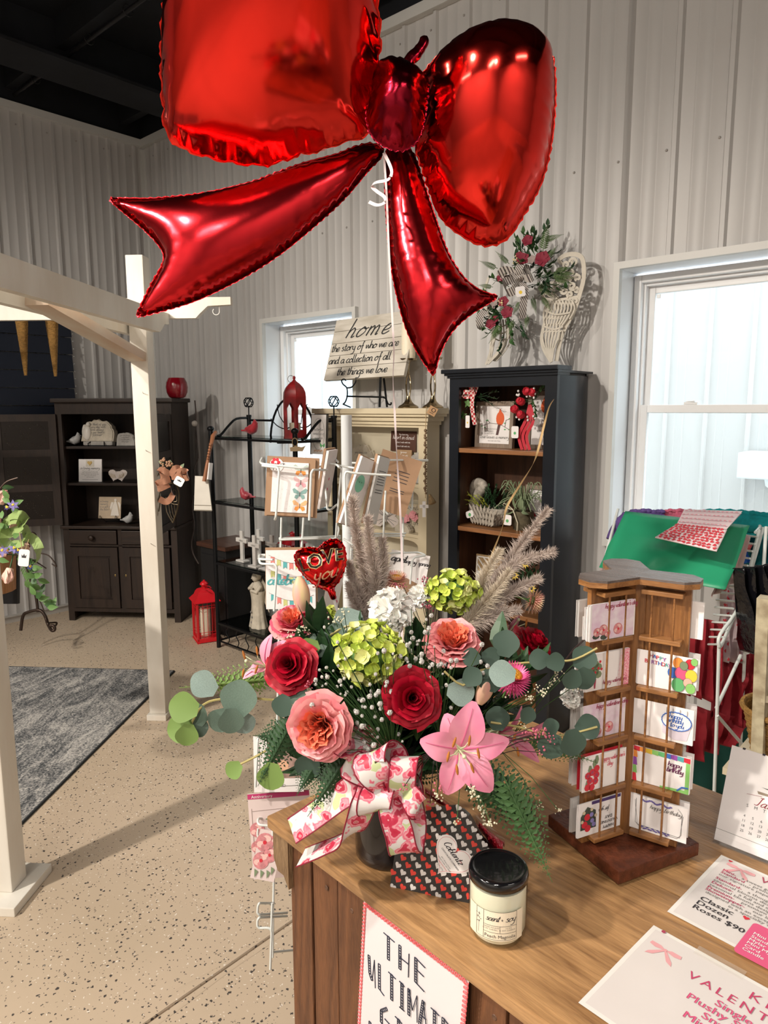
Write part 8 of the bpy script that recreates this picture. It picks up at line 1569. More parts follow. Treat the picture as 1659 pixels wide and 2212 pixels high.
def flower(name, label, cat, px, py, D, rpx, face, rings, roll=0, group=None):
 """rings: (count, material, shell args); petals of one ring share a mesh"""
 R = .88 * rpx * D / F; o = thing(name, label, cat, zto(fc(*face), atD(px, py, D)) @ Matrix.Rotation(roll, 4, 'Z'), group); a = 0; rr = random.Random(px)
 for n, m, args in rings:
  b = MB(); b.grid(shell(R, *args), 12, 7); me = b.mesh('petal', m, 'all')
  for k in range(n): link('petal', me, o, Matrix.Rotation(a + 2 * PI * k / n + rr.uniform(-.15, .15), 4, 'Z') @ Matrix.Rotation(rr.uniform(-.06, .06), 4, 'X') @ Matrix.Scale(rr.uniform(.94, 1.05), 4))
  a += 1.1
 P('calyx', LG[0], o, lambda b: (b.lathe([(.03 * R, -.9 * R), (.25 * R, -.62 * R), (.12 * R, -.45 * R)], 10), b.tube([(0, 0, -.6 * R), (0, 0, -1.2 * R)], .0022, 6)), True); return o
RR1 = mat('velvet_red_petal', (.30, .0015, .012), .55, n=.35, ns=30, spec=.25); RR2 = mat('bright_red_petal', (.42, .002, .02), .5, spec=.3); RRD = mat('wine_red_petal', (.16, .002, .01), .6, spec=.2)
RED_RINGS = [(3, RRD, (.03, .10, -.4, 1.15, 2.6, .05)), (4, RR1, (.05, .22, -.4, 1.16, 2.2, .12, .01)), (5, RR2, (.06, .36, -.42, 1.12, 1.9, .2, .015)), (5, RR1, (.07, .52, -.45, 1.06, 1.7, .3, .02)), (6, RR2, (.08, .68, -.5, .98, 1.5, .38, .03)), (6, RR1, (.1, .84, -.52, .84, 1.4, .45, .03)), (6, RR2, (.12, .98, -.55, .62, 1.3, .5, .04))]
PK1 = mat('rose_pink_petal', (.80, .20, .24), .5, sub=.1, n=.15, ns=25, n2=(.84, .32, .33)); PK2 = mat('pale_pink_petal', (.86, .36, .36), .5, sub=.1); CRL = mat('coral_petal', (.85, .17, .085), .5, sub=.1, n=.2, ns=40, n2=(.86, .28, .18)); HOT = mat('hot_pink_petal', (.78, .12, .20), .5, sub=.1)
def garden(a, c): return [(5, CRL, (.02, .16, -.4, .90, 1.8, .05, .06, .8, 1)), (6, CRL, (.05, .28, -.4, .98, 1.5, .08, .07, .8, 2)), (7, CRL, (.08, .40, -.4, 1.02, 1.3, .08, .06, .8, 3)), (7, c, (.1, .52, -.42, 1.06, 1.2, .12, .05, .8, 4)), (7, a, (.12, .66, -.45, 1.02, 1.2, .2, .035, .8, 5)), (7, PK2, (.14, .80, -.48, .92, 1.15, .3, .03, .8, 6)), (7, a, (.16, .92, -.5, .76, 1.15, .36, .03, .7, 7)), (5, PK2, (.2, 1.0, -.5, .52, 1.2, .4, .03, .7, 8))]
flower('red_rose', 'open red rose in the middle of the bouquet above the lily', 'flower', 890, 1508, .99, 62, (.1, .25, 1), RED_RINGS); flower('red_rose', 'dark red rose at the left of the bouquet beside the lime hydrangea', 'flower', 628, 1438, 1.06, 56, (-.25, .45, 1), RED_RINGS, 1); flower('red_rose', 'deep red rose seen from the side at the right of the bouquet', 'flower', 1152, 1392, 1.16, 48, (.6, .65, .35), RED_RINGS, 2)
flower('garden_rose', 'large pink garden rose with coral centre at the lower left of the bouquet', 'flower', 690, 1570, .98, 74, (-.25, .1, 1), garden(PK1, CRL)); flower('garden_rose', 'pink garden rose with coral centre facing upward right of the white carnation', 'flower', 978, 1386, 1.06, 62, (0, .95, .75), garden(PK1, CRL), 1); flower('garden_rose', 'bright pink rose tilted upward at the top left of the bouquet', 'flower', 633, 1345, 1.14, 50, (-.1, .9, .6), garden(HOT, PK1), 2)
LILP = mat('lily_pink', (.72, .19, .33), .45, sub=.1, n=.25, ns=14, n2=(.80, .36, .46)); LILD = mat('lily_midrib', (.62, .12, .26), .5); PALEG = mat('pale_green_filament', (.62, .66, .42), .5); ANTH = mat('rust_anther', (.50, .17, .025), .7, n=.3, ns=90)
def lily(label, px, py, D, face, petals, st=6, cat='flower'):
 o = thing('pink_lily', label, cat, atD(px, py, D)); z = fc(*face); c0 = atD(px, py, D)
 for qx, qy, wp, out in petals:
  tip = atD(qx, qy, D) + z * out - c0; L = tip.length; y_ = tip.normalized(); x_ = y_.cross(z).normalized(); n_ = x_.cross(y_); M = Matrix(((x_.x, y_.x, n_.x, 0), (x_.y, y_.y, n_.y, 0), (x_.z, y_.z, n_.z, 0), (0, 0, 0, 1))); Wd = wp * D / F
  def fn(u, v): s = 2 * u - 1; w_ = Wd / 2 * (sin(PI * min(.985, .06 + .92 * v ** .95)) ** .8 + .03); return V((s * w_, L * v, .16 * L * sin(PI * v * .9) + .10 * w_ * s * s + .03 * w_ * sin(v * 9 + s * 4)))
  pt = P('petal', LILP, o, lambda b: b.grid(fn, 8, 12), True, M=M); P('midrib', LILD, pt, lambda b: b.tube([fn(.5, .08 + .8 * i / 8) + V((0, 0, .0008)) for i in range(9)], [.0011 * (1 - i / 11) for i in range(9)], 4), True)
 P('throat', PALEG, o, lambda b: b.lathe([(.004, -.02), (.007, -.004), (.010, .004), (0, .002)], 8, zto(z)), True)
 x_ = z.orthogonal().normalized(); y2 = z.cross(x_)
 for k in range(st):
  a = 2 * PI * k / st + .4; e = z * .034 + (x_ * cos(a) + y2 * sin(a)) * .020; P('filament', PALEG, o, lambda b: b.tube([V((0, 0, 0)), e * .5 + z * .008, e], .0008, 4)); P('anther', ANTH, o, lambda b: b.ball((0, 0, 0), .0075, 8, 6, zto(UP * .9 + RT * .3 * sin(a), e), (.26, .26, 1)), True)
 P('pistil', PALEG, o, lambda b: (b.tube([V((0, 0, 0)), z * .04], .0014, 5), b.ball(z * .042, .003, 7, 5)), True)
lily('big open pink lily with orange anthers at the lower right of the bouquet', 992, 1618, .955, (.05, .1, 1), ((905, 1596, 62, .008), (965, 1545, 56, -.012), (1022, 1512, 74, .004), (1100, 1600, 58, -.004), (1058, 1704, 66, .010), (962, 1712, 62, .006)))
lily('pink lily seen from the side, right of the big open lily', 1075, 1585, 1.06, (.8, .0, .5), ((1110, 1520, 36, .01), (1140, 1545, 34, .03), (1120, 1620, 34, .01), (1175, 1650, 34, -.01), (1135, 1585, 30, -.02)), 4)
lily('pink lily half hidden behind the left dark red rose', 575, 1440, 1.10, (-.5, .3, .6), ((590, 1370, 36, 0), (550, 1450, 28, .01), (618, 1385, 34, 0), (536, 1470, 22, .01)), 4)
lily('pink lily at the back right between garden rose and dark red rose', 1095, 1372, 1.2, (.3, .6, .5), ((1122, 1330, 16, 0), (1080, 1350, 18, .01), (1112, 1372, 16, .01)), 2)
def bud(label, p0, p1, D, w_):
 a, c = atD(*p0, D), atD(*p1, D); L = (c - a).length; o = thing('lily_bud', label, 'flower bud', zto(c - a, a))
 P('bud_body', mat('lily_bud', (.62, .55, .22), .5, n=1, ns=35, n2=(.70, .34, .32), stretch=(1, 1, .25)), o, lambda b: b.grid(lambda u, v: (lambda r: V((r * cos(2 * PI * u), r * sin(2 * PI * u), L * v)))(w_ * D / F / 2 * (sin(PI * (.10 + .86 * v)) ** .7) * (1 + .09 * abs(cos(3 * PI * u)))), 24, 10), True)
bud('tall yellow pink lily bud standing under the heart balloon', (655, 1320), (646, 1245), 1.12, 36); bud('green yellow lily bud leaning above the big open lily', (1034, 1520), (1062, 1455), 1.0, 34)
def ballflower(name, label, px, py, D, rpx, n, fpx, m, cen, sq=1, seed=1):
 R = rpx * D / F; o = thing(name, label, 'flower', atD(px, py, D)); rr = random.Random(seed); b = MB(); s = fpx * D / F
 for k in range(4): round_petal(b, Matrix.Rotation(k * PI / 2, 4, 'Z') @ Matrix.Rotation(.45, 4, 'X') @ TR((0, s * .05, 0)), s, s * 1.15, -.25, .35, 4, 3)
 b.ball((0, 0, .0008), s * .14, 6, 4); meshes = [b.mesh('floret', q) for q in m]
 for i in range(n):
  z = 1 - 2 * (i + .5) / n; r = math.sqrt(1 - z * z); a = i * 2.39996; d = RT * r * cos(a) + UP * z * sq + (-FWD) * r * sin(a)
  if d.dot(-FWD) < -.45: continue
  link('floret', rr.choice(meshes), o, zto(d.normalized() + V([rr.uniform(-.6, .6) for _ in range(3)]), (d + V([rr.uniform(-.10, .10) for _ in range(3)])) * R * rr.uniform(.82, 1.05), rr.uniform(0, 6)) @ Matrix.Scale(rr.uniform(.75, 1.15), 4))
 P('floret_stalk', LG[2], o, lambda b: b.ball((0, 0, 0), R * .72, 12, 8), True)
HY = [mat('lime_floret', (.60, .68, .13), .5, sub=.1), mat('pale_lime_floret', (.74, .76, .32), .5, sub=.1), mat('chartreuse_floret', (.46, .58, .08), .5, sub=.1)]
ballflower('green_hydrangea', 'large lime green hydrangea head left of centre in the bouquet', 797, 1410, 1.03, 68, 150, 17, HY, None, .82); ballflower('green_hydrangea', 'lime green hydrangea head at the top of the bouquet beside the plume grass', 978, 1278, 1.16, 50, 130, 13, HY, None, .8, 2); ballflower('green_hydrangea', 'small lime hydrangea tuft behind the pink rose at left', 712, 1336, 1.16, 24, 60, 10, HY, None, .8, 3)
CW1 = mat('white_carnation', (.93, .92, .88), .8, sub=.2)
def carn(label, px, py, D, rpx, seed):
 R = rpx * D / F; o = thing('white_carnation', label, 'flower', atD(px, py, D)); rr = random.Random(seed)
 def fan(sd):
  def fn(u, v): s = 2 * u - 1; a = s * .75; L = R * v * (1 - .05 * abs(sin(u * 22)) * (v > .9)); return V((L * sin(a), L * cos(a) * .95, R * .10 * v * sin(s * 7 + sd) + R * .04 * v * sin(s * 17) + R * .45 * v ** 3))
  b = MB(); b.grid(fn, 14, 4); return b.mesh('petal', CW1)
 ms = [fan(k) for k in range(4)]
 for i in range(46):
  z = 1 - 1.25 * (i + .5) / 46; r = math.sqrt(max(0, 1 - z * z)); a = i * 2.4; d = (-FWD * .75 + UP * .55).normalized(); x_ = d.orthogonal().normalized(); y_ = d.cross(x_); q = (d * z + (x_ * cos(a) + y_ * sin(a)) * r).normalized()
  link('petal', rr.choice(ms), o, zto(q) @ Matrix.Rotation(rr.uniform(0, 6), 4, 'Z') @ Matrix.Rotation(PI / 2 - .1, 4, 'X') @ TR((0, R * .02, 0)) @ Matrix.Scale(rr.uniform(.85, 1.03), 4))
 P('calyx', LG[2], o, lambda b: b.lathe([(.1 * R, 0), (.16 * R, .4 * R), (.1 * R, .7 * R)], 8, zto(-UP * .6 + FWD * .6)), True)
carn('ruffled white carnation at the top centre of the bouquet', 845, 1320, 1.08, 50, 1); carn('smaller white carnation half hidden behind the burgundy filler', 905, 1290, 1.17, 26, 2); carn('white carnation at the far right edge of the bouquet', 1232, 1508, 1.08, 22, 3)
def straw(label, px, py, D, rpx, face, m):
 R = rpx * D / F; o = thing('strawflower', label, 'flower', zto(fc(*face), atD(px, py, D)))
 P('bract', m, o, lambda b: [leaf(b, Matrix.Rotation(2 * PI * (k + .5 * (r % 2)) / 26, 4, 'Z') @ TR((0, R * (.28 - .03 * r), -.05 * R * r)) @ Matrix.Rotation(.75 - .28 * r, 4, 'X'), R * (.55 + .06 * r), R * .13, -.2, .3, 3) for r in range(6) for k in range(26)], True, kind='stuff')
 P('golden_centre', mat('golden_disc', (.85, .38, .02), .7, bump=1, bs=300), o, lambda b: b.ball((0, 0, .12 * R), R * .40, 16, 8, sq=(1, 1, .35)), True); P('stem', LG[2], o, lambda b: (b.ball((0, 0, -.28 * R), R * .3, 10, 6), b.tube([(0, 0, -.3 * R), (0, 0, -1.6 * R)], .0018, 5)), True)
ST1 = mat('magenta_bract', (.72, .10, .28), .35); ST2 = mat('peach_pink_bract', (.80, .38, .34), .35, n=.4, ns=60, n2=(.82, .62, .38))
straw('magenta strawflower with golden centre above the lily bud', 1110, 1460, 1.03, 44, (.25, .8, .55), ST1); straw('peach pink strawflower sticking out at the right over the bookcase', 1158, 1300, 1.18, 32, (1, -.25, .1), ST2); straw('pale pink strawflower facing up behind the white carnation', 856, 1250, 1.2, 32, (.1, 1, .25), ST2)
EU = [mat('eucalyptus_green', (.12, .18, .14), .55, n=.15, ns=25), mat('silver_eucalyptus', (.27, .36, .33), .5, n=.2, ns=30), mat('shaded_eucalyptus', (.045, .08, .06), .6), mat('olive_leaf', (.17, .27, .07), .55)]; EST = mat('tan_stem', (.42, .36, .14), .5)  # third green is darkened: shade on the right-hand leaves put into the colour
emesh = []
for m in EU:
 b = MB(); round_petal(b, Matrix.Identity(4), 1, 1.02, .08, .10, 8, 6, tip=.3); b.use(m); emesh.append(b.mesh('leaf', m))
def euc(label, stem, D, leaves):
 o = thing('eucalyptus_stem', label, 'foliage', Matrix.Identity(4)); o.location = atD(*stem[0][:2], D); INV[o.name] = TR(-o.location)
 P('stem', EST, o, lambda b: b.tube(smooth_path([atD(s[0], s[1], D) for s in stem], 3), .0018, 5), True, world=True)
 for i, (px, py, r, a, k) in enumerate(leaves):
  s = 2 * r * D / F; d = RT * cos(radians(a)) + UP * sin(radians(a)); t_ = ((i * 37) % 11 - 5) / 9; n_ = (-FWD + RT * t_ * .5 + UP * (.25 - abs(t_) * .3)).normalized(); c = atD(px, py, D - .012 * (i % 3)) - d * s * .5; M = frame(d.cross(n_), d, c - o.location) 
  link('leaf', emesh[k], o, M @ Matrix.Scale(s, 4) @ Matrix.Scale(.95, 4, (1, 0, 0)))
euc('eucalyptus stem with round leaves reaching far out to the left', ((650, 1512), (590, 1512), (540, 1508), (480, 1510), (440, 1522), (415, 1560), (403, 1600)), 1.06, ((440, 1478, 31, 150, 1), (515, 1510, 40, 80, 0), (396, 1528, 32, 170, 3), (424, 1545, 26, 140, 0), (388, 1574, 29, 200, 3), (404, 1588, 24, 260, 3), (430, 1572, 20, 10, 0), (474, 1556, 26, 230, 0), (499, 1558, 27, 270, 0), (527, 1561, 25, 300, 1), (640, 1498, 24, 200, 0), (610, 1525, 24, 250, 2)))
euc('single olive eucalyptus leaves hanging low at the left of the bouquet', ((610, 1600), (560, 1630), (520, 1650)), 1.04, ((505, 1663, 20, 220, 3), (585, 1678, 30, 260, 3), (665, 1655, 28, 240, 2), (700, 1668, 22, 280, 0)))
euc('silver eucalyptus leaves behind the large lime hydrangea', ((800, 1380), (760, 1350), (700, 1380)), 1.1, ((752, 1345, 34, 200, 1), (693, 1392, 28, 170, 0), (668, 1400, 22, 200, 3), (725, 1368, 22, 100, 0)))
euc('eucalyptus stem with large round leaves at the far right by the card tower', ((1030, 1450), (1100, 1435), (1190, 1428), (1240, 1425), (1290, 1400)), 1.04, ((1093, 1390, 29, 80, 2), (1165, 1424, 22, 180, 2), (1200, 1430, 20, 10, 2), (1262, 1422, 27, 60, 2), (1264, 1466, 24, 300, 2), (1236, 1468, 22, 250, 2), (1060, 1418, 20, 0, 2), (1018, 1420, 20, 160, 2)))
euc('silver eucalyptus leaves just below the garden rose at right', ((960, 1450), (1000, 1480), (1040, 1450)), .99, ((996, 1495, 30, 350, 1), (1020, 1462, 22, 40, 2), (1085, 1455, 28, 170, 1), (1060, 1470, 26, 130, 2)))
euc('dark eucalyptus stem spreading low at the right toward the tower', ((1060, 1560), (1120, 1570), (1200, 1590), (1290, 1570)), 1.02, ((1075, 1552, 26, 90, 2), (1190, 1612, 28, 250, 2), (1238, 1605, 29, 280, 2), (1270, 1570, 27, 20, 2), (1190, 1570, 18, 100, 2), (1140, 1545, 18, 60, 2)))
FR = [mat('leatherleaf_green', (.030, .085, .030), .45, n=.3, ns=20), mat('light_fern_green', (.16, .27, .06), .5), mat('mid_fern_green', (.06, .14, .045), .45)]
VO = atD(860, 1640, 1.12)
def fern(label, p0, p1, D0, D1, wd, m, droop=.15, group=None, n=15):
 a, c = atD(*p0, D0), atD(*p1, D1); d = c - a; L = d.length; x_ = d.cross(-FWD).normalized(); M = frame(x_, d, a); o = thing('fern_frond', label, 'foliage', M, group)
 P('frond_leaf', m, o, lambda b: frond(b, Matrix.Identity(4), L, wd * D0 / F, n, droop * .3, True), kind='stuff')
for a in (('light green fern frond pointing left above the eucalyptus', (600, 1465), (385, 1488), 1.12, 1.1, 90, FR[1]), ('dark fern frond hanging at the left below the garden rose', (640, 1540), (556, 1700), 1.04, 1.02, 110, FR[0]), ('dark fern frond hanging over the ribbon tail', (760, 1620), (665, 1765), 1.02, .98, 95, FR[0]), ('dark fern frond left of the garden rose', (650, 1600), (545, 1590), 1.05, 1.05, 90, FR[0]), ('long fern frond arching down right over the counter top', (1080, 1660), (1195, 1910), .99, .96, 130, FR[2]),
   ('broad fern frond below the big lily', (1000, 1660), (1180, 1790), 1.0, .98, 150, FR[0]), ('fern frond at the right under the dark eucalyptus', (1130, 1590), (1290, 1650), 1.06, 1.05, 80, FR[2]), ('short fern frond beneath the left garden rose', (700, 1620), (640, 1720), 1.03, 1.0, 80, FR[0])): fern(*a)
rb_ = random.Random(5)
for i in range(58):
 t = rb_.uniform(0, 2 * PI); ex, eyy = 880 + 300 * cos(t) * rb_.uniform(.45, .95), 1520 - 215 * sin(t) * rb_.uniform(.45, .95)
 sec = ('right', 'upper right', 'top', 'upper left', 'left', 'lower left', 'bottom', 'lower right')[int(t / PI * 4 + .5) % 8]; fern('dark fern frond tucked among the flowers at the %s of the bouquet' % sec, (870, 1620), (ex, eyy), 1.13, 1.10, rb_.uniform(80, 135), FR[0 if i % 3 else 2], .1, 'filler fern fronds at the %s of the bouquet' % sec, 12)
o = thing('filler_foliage', 'glossy dark green leaves packed deep inside the bouquet', 'foliage', VO, kind='stuff')
def fillf(b):
 for i in range(46):
  e = atD(880 + rb_.uniform(-240, 260), 1500 + rb_.uniform(-150, 150), 1.10) - VO; b.tube([V((0, 0, -.05)), e * .5, e], .0022, 5, caps=False)
  for _ in range(8): leaf(b, zto(e.normalized() + V([rb_.uniform(-.9, .9) for _ in range(3)]), e * rb_.uniform(.5, 1)) @ Matrix.Rotation(PI / 2, 4, 'X'), .06, .03, .2, .2, 4)
P('leaf_cluster', FR[0], o, fillf, kind='stuff')
SE = thing('stem_bundle', 'bundle of green flower stems rising from the vase mouth', 'stems', VA, kind='stuff')
P('stem_bundle_mesh', LG[0], SE, lambda b: [b.tube([VA + V((rb_.uniform(-.03, .03), rb_.uniform(-.03, .03), .05)), VA + V((rb_.uniform(-.04, .04), rb_.uniform(-.04, .04), .2)), atD(880 + rb_.uniform(-200, 220), 1470 + rb_.uniform(-100, 120), 1.1)], .0022, 5, caps=False) for _ in range(40)], True, world=True, kind='stuff')
def sprig(label, px, py, D, sx, sy, n, m, r, root, seed, sm=None, group=None, sub=1):
 rr = random.Random(seed); c = atD(px, py, D); o = thing('filler_flower_sprig', label, 'filler flower', c, group); R0 = atD(*root, D + .04); tips = []
 for _ in range(n // sub): tips.append((atD(px + rr.gauss(0, sx), py + rr.gauss(0, sy), D + rr.uniform(-.03, .03))))
 P('fine_stem', sm or LG[0], o, lambda b: [b.tube([R0, R0.lerp(t_, .55) + V((0, 0, .008)), t_], .0007, 3, caps=False) for t_ in tips], world=True, kind='stuff')
 P('tiny_bloom', m, o, lambda b: [b.ball(t_ + V([rr.gauss(0, r * 1.5 * (sub > 1)) for _ in range(3)]), r * (.72 if sub > 1 else 1) * rr.uniform(.5, 1.15), 6, 4, sq=(1, rr.uniform(.7, 1.2), 1)) for t_ in tips for _ in range(sub if sub == 1 else sub * 2)], False, world=True, kind='stuff')
BB = mat('babys_breath_white', (.82, .80, .76), .8, bump=1, bs=400); CRM = mat('cream_limonium', (.72, .68, .50), .8); PLM = mat('dusky_pink_limonium', (.55, .14, .20), .8); MVE = mat('burgundy_limonium', (.36, .08, .12), .8)
for i, a in enumerate((('airy white filler blooms between the garden rose and red rose', 790, 1530, .99, 50, 62, 90, BB, .0036, (850, 1640)), ('airy white filler blooms right of the large hydrangea', 905, 1420, 1.03, 30, 48, 60, BB, .0036, (900, 1600)), ('airy white filler blooms below the left red rose', 740, 1470, 1.03, 48, 28, 26, BB, .0036, (800, 1600)), ('airy white filler blooms under the garden rose at right', 960, 1450, 1.0, 44, 24, 24, BB, .0036, (950, 1600)))): sprig(*a, seed=i)
for i, a in enumerate((('cream statice sprigs in front of the bright pink rose', 605, 1380, 1.08, 32, 20, 26, CRM, .0022, (720, 1450)), ('cream statice sprigs under the heart balloon', 735, 1338, 1.08, 18, 16, 20, CRM, .0022, (760, 1450)), ('cream statice sprigs right of the lily bud', 1120, 1510, 1.03, 42, 22, 42, CRM, .0022, (1000, 1600)), ('cream statice sprigs at the far right edge', 1215, 1455, 1.06, 22, 40, 30, CRM, .0022, (1100, 1600)), ('cream statice sprigs drooping over the heart print box', 1028, 1752, .95, 22, 28, 40, CRM, .0022, (1000, 1650)), ('cream statice sprig at the lower right over the counter', 1195, 1705, 1.0, 20, 22, 14, CRM, .002, (1080, 1620)), ('cream statice sprig left above the box', 945, 1728, .95, 8, 14, 10, CRM, .002, (950, 1660)))): sprig(*a, seed=20 + i, sub=5)
for i, a in enumerate((('burgundy statice sprigs at the top behind the white carnation', 925, 1255, 1.17, 28, 18, 30, MVE, .0024, (930, 1400)), ('burgundy statice sprigs beside the carnation', 905, 1330, 1.12, 22, 25, 22, MVE, .0024, (930, 1420)), ('pink statice sprigs right of the side lily', 1160, 1590, 1.0, 38, 22, 34, PLM, .0024, (1040, 1640)), ('pink statice sprigs over the ribbon bow', 905, 1690, .96, 28, 26, 34, PLM, .0024, (940, 1620)), ('pink statice sprig left below the heart balloon', 700, 1322, 1.14, 10, 14, 10, PLM, .0024, (720, 1400)), ('burgundy statice sprigs near the right dark rose', 1095, 1345, 1.18, 34, 14, 16, MVE, .0024, (1050, 1450)), ('thin burgundy statice reaching the card tower', 1275, 1370, 1.1, 22, 22, 10, MVE, .0022, (1180, 1480)), ('dusky statice below the dark red rose', 650, 1475, 1.06, 16, 18, 12, PLM, .0022, (740, 1560)))): sprig(*a, seed=40 + i, sub=4, sm=mat('dark_stem', (.05, .03, .03)))
PAM = mat('taupe_plume', (.42, .34, .30), .85, n=.3, ns=60, n2=(.55, .46, .40)); PAM2 = mat('beige_plume', (.58, .50, .40), .85, n=.3, ns=60, n2=(.66, .57, .44))
def plume(label, pts, D, wp, m, n, seed):
 o = thing('plume_grass', label, 'dried grass', atD(*pts[0], D)); rr = random.Random(seed); path = smooth_path([atD(*p, D) for p in pts], 8); N = len(path)
 P('stem', EST, o, lambda b: b.tube(path, .0013, 4, caps=False), world=True)
 def hairs(b):
  vs = []; fs = []; bi = (path[-1] - path[0]).normalized()
  for _ in range(n):
   t = rr.random() ** .9; i = min(N - 2, int(t * (N - 1))); p = path[i].lerp(path[i + 1], rr.random()); d = (path[i + 1] - path[i]).normalized(); w_ = wp * D / F * (1 - .62 * t) * rr.uniform(.3, 1); a = rr.uniform(0, 2 * PI); x_ = d.orthogonal().normalized(); y_ = d.cross(x_); q = x_ * cos(a) + y_ * sin(a); p0 = p + q * w_ * .15
   for _k in range(2):
    e = p0 + (q + V([rr.gauss(0, .5) for _ in range(3)])) * w_ * .8 + d * w_ * rr.uniform(.3, 1.1); s = (e - p0).cross(FWD).normalized() * .0007; k = len(vs); vs += [p0 - s, p0 + s, e]; fs.append((k, k + 1, k + 2))
  b.add(vs, fs)
 P('plume_hair', m, o, hairs, world=True, kind='stuff')
for i, a in enumerate((('tall taupe grass plume rising left of the balloon string', ((800, 1370), (790, 1250), (770, 1150), (762, 1075)), 1.2, 26, PAM), ('taupe grass plume in front of the white pole', ((805, 1370), (812, 1250), (800, 1180), (795, 1120)), 1.18, 28, PAM), ('taupe grass plume bending right of its clump', ((800, 1370), (815, 1290), (828, 1220), (826, 1165)), 1.19, 26, PAM), ('short taupe grass plume at the left of its clump', ((800, 1370), (785, 1310), (765, 1255), (752, 1215)), 1.17, 24, PAM), ('lowest taupe grass plume beside the heart balloon', ((795, 1370), (780, 1330), (762, 1290), (754, 1262)), 1.16, 20, PAM),
  ('beige grass plume reaching highest at the right', ((1010, 1350), (1075, 1250), (1130, 1170), (1185, 1100)), 1.19, 26, PAM), ('beige grass plume pointing right toward the bookcase side', ((1010, 1350), (1070, 1260), (1120, 1215), (1195, 1192)), 1.17, 28, PAM), ('beige grass plume in the middle right of the bouquet top', ((1010, 1350), (1060, 1310), (1110, 1275), (1165, 1250)), 1.16, 26, PAM), ('lowest beige grass plume above the right dark rose', ((1010, 1350), (1050, 1335), (1085, 1325), (1120, 1318)), 1.15, 26, PAM), ('golden grass plume nearest the lime hydrangea', ((1010, 1350), (1035, 1290), (1050, 1240), (1080, 1190)), 1.18, 26, PAM2), ('golden grass plume at the heart of the right clump', ((1005, 1350), (1040, 1310), (1075, 1270), (1100, 1235)), 1.15, 26, PAM2))): plume(*a, 2200, 60 + i)
o = thing('curly_twig', 'long twisted tan grass blade curling up to the right above the bouquet', 'dried grass', atD(1030, 1290, 1.2)); P('twisted_blade', mat('straw_blade', (.62, .42, .20), .5), o, lambda b: ribbon(b, [atD(x_, y_, 1.2) for x_, y_ in ((1030, 1300), (1045, 1255), (1060, 1205), (1085, 1140), (1095, 1095), (1125, 1045), (1150, 1005), (1163, 970), (1175, 920), (1186, 880), (1197, 862))], .0038, [RT, RT + FWD, RT, FWD + RT * .4, RT, RT + FWD * .5, FWD + RT * .3, RT, RT, RT + FWD, RT * .3 + FWD]), True, world=True)
# ------------------------------------------------------------------ floral ribbon bow
def rose_ribbon():
 m = bpy.data.materials.new('rose_print_ribbon'); m.use_nodes = True; nt = m.node_tree; b = nt.nodes['Principled BSDF']; L = nt.links.new; b.inputs['Roughness'].default_value = .5; tc = nt.nodes.new('ShaderNodeTexCoord'); w0 = nt.nodes.new('ShaderNodeTexNoise'); w0.inputs['Scale'].default_value = 60; L(tc.outputs['Object'], w0.inputs[0]); mx = nt.nodes.new('ShaderNodeMixRGB'); mx.blend_type = 'LINEAR_LIGHT'; mx.inputs[0].default_value = .012; L(tc.outputs['Object'], mx.inputs[1]); L(w0.outputs['Color'], mx.inputs[2])
 v = nt.nodes.new('ShaderNodeTexVoronoi'); v.inputs['Scale'].default_value = 46; L(mx.outputs[0], v.inputs[0]); r = nt.nodes.new('ShaderNodeValToRGB'); L(v.outputs['Distance'], r.inputs[0]); e = r.color_ramp.elements; e[0].position = 0; e[0].color = (.75, .70, .45, 1); e[1].position = .06; e[1].color = (.42, .01, .04, 1)
 for p, c in ((.15, (.80, .40, .44)), (.18, (.50, .015, .05)), (.34, (.55, .03, .08)), (.38, (.80, .36, .40)), (.50, (.70, .12, .20)), (.56, (.70, .66, .64)), (1, (.70, .67, .64))): q = e.new(p); q.color = (*c, 1)
 g = nt.nodes.new('ShaderNodeTexNoise'); g.inputs['Scale'].default_value = 42; g.inputs['Detail'].default_value = 0; L(tc.outputs['Object'], g.inputs[0]); t = nt.nodes.new('ShaderNodeMath'); t.operation = 'GREATER_THAN'; t.inputs[1].default_value = .61; L(g.outputs[0], t.inputs[0]); d = nt.nodes.new('ShaderNodeMath'); d.operation = 'GREATER_THAN'; d.inputs[1].default_value = .57; L(v.outputs['Distance'], d.inputs[0]); a = nt.nodes.new('ShaderNodeMath'); a.operation = 'MULTIPLY'; L(t.outputs[0], a.inputs[0]); L(d.outputs[0], a.inputs[1]); q2 = nt.nodes.new('ShaderNodeMixRGB'); L(a.outputs[0], q2.inputs[0]); L(r.outputs[0], q2.inputs[1]); q2.inputs[2].default_value = (.50, .56, .30, 1); L(q2.outputs[0], b.inputs['Base Color']); return m
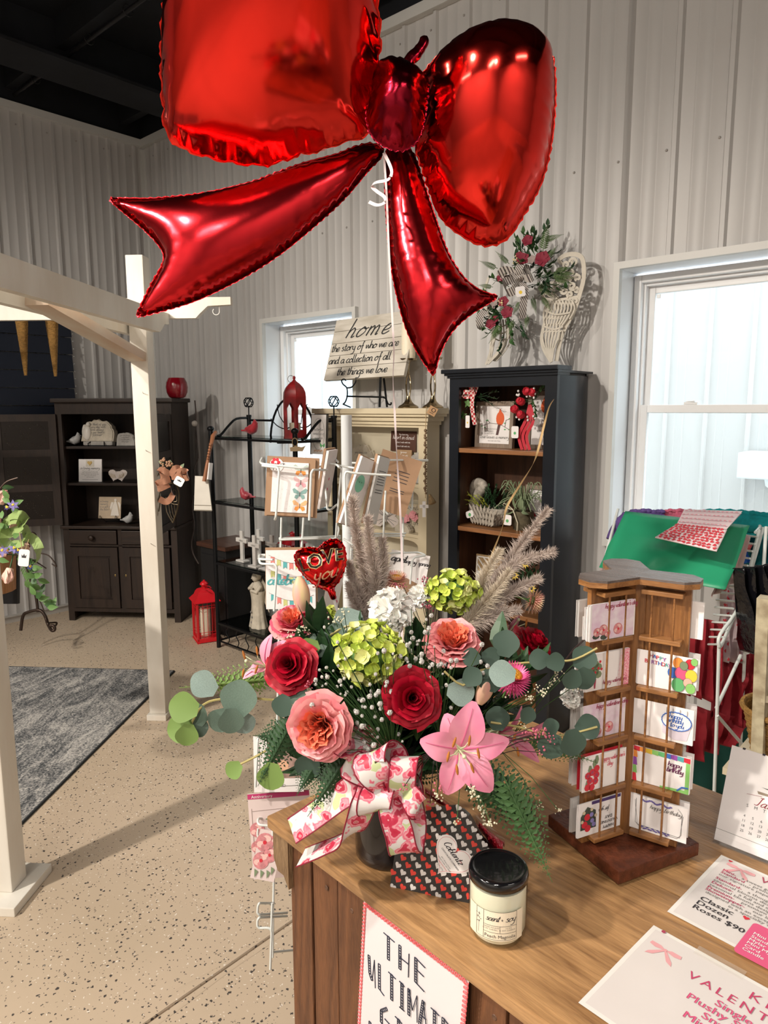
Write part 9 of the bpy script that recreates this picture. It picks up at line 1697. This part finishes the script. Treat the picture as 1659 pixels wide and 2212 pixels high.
RBM = rose_ribbon(); TRM = mat('burgundy_wire_edge', (.22, .01, .03), .5)
bo = thing('ribbon_bow', 'white ribbon bow printed with red roses and burgundy edges tied on the vase', 'bow', atD(850, 1690, .98))
U_, R_, T_ = UP, RT, -FWD
for nm, pts, sd, w_ in (('ribbon_tail', ((800, 1672, 1.0), (765, 1700, .99), (715, 1735, 1.0), (670, 1768, 1.01), (630, 1795, 1.02)), U_ + R_ * .55, .036), ('ribbon_tail', ((795, 1700, .98), (783, 1745, .97), (760, 1800, .98), (715, 1826, 1.0), (650, 1852, 1.03)), R_ * .9 + U_ * .7, .034),
  ('bow_loop', ((845, 1690, .98), (790, 1668, .98), (745, 1640, .98), (752, 1610, 1.0), (790, 1600, 1.02), (835, 1640, 1.02), (850, 1685, 1.0)), U_ * .8 - R_ * .6, .042), ('bow_loop', ((850, 1700, .97), (825, 1685, .95), (797, 1650, .95), (815, 1618, .97), (845, 1635, 1.0), (858, 1690, .99)), R_ + U_ * .55, .046), ('bow_loop', ((868, 1730, .97), (868, 1690, .945), (872, 1645, .95), (882, 1634, .98), (884, 1660, 1.0), (872, 1720, .99)), R_, .036),
  ('bow_loop', ((850, 1700, .98), (848, 1750, .96), (862, 1800, .955), (872, 1840, .96), (885, 1832, .985), (892, 1780, .99), (880, 1720, .99)), R_ - T_ * .2, .038), ('bow_loop', ((860, 1690, .975), (885, 1720, .95), (905, 1745, .95), (895, 1700, .98), (870, 1690, .99)), U_ + R_ * .3, .034), ('bow_loop', ((825, 1690, .97), (812, 1720, .955), (806, 1752, .955), (820, 1745, .98), (835, 1700, .99)), R_ + U_ * .25, .044), ('bow_knot', ((838, 1672, .97), (846, 1690, .955), (852, 1712, .97)), R_, .022)):
 ed = []; q = P(nm, RBM, bo, lambda b: ed.extend(ribbon(b, [atD(*p) for p in pts], w_, sd, k=6)), True, world=True); I_ = INV[bo.name]
 P('wire_edge', TRM, q, lambda b: [b.tube([I_ @ p for p in e_], .0011, 5) for e_ in ed], True, kind='stuff')
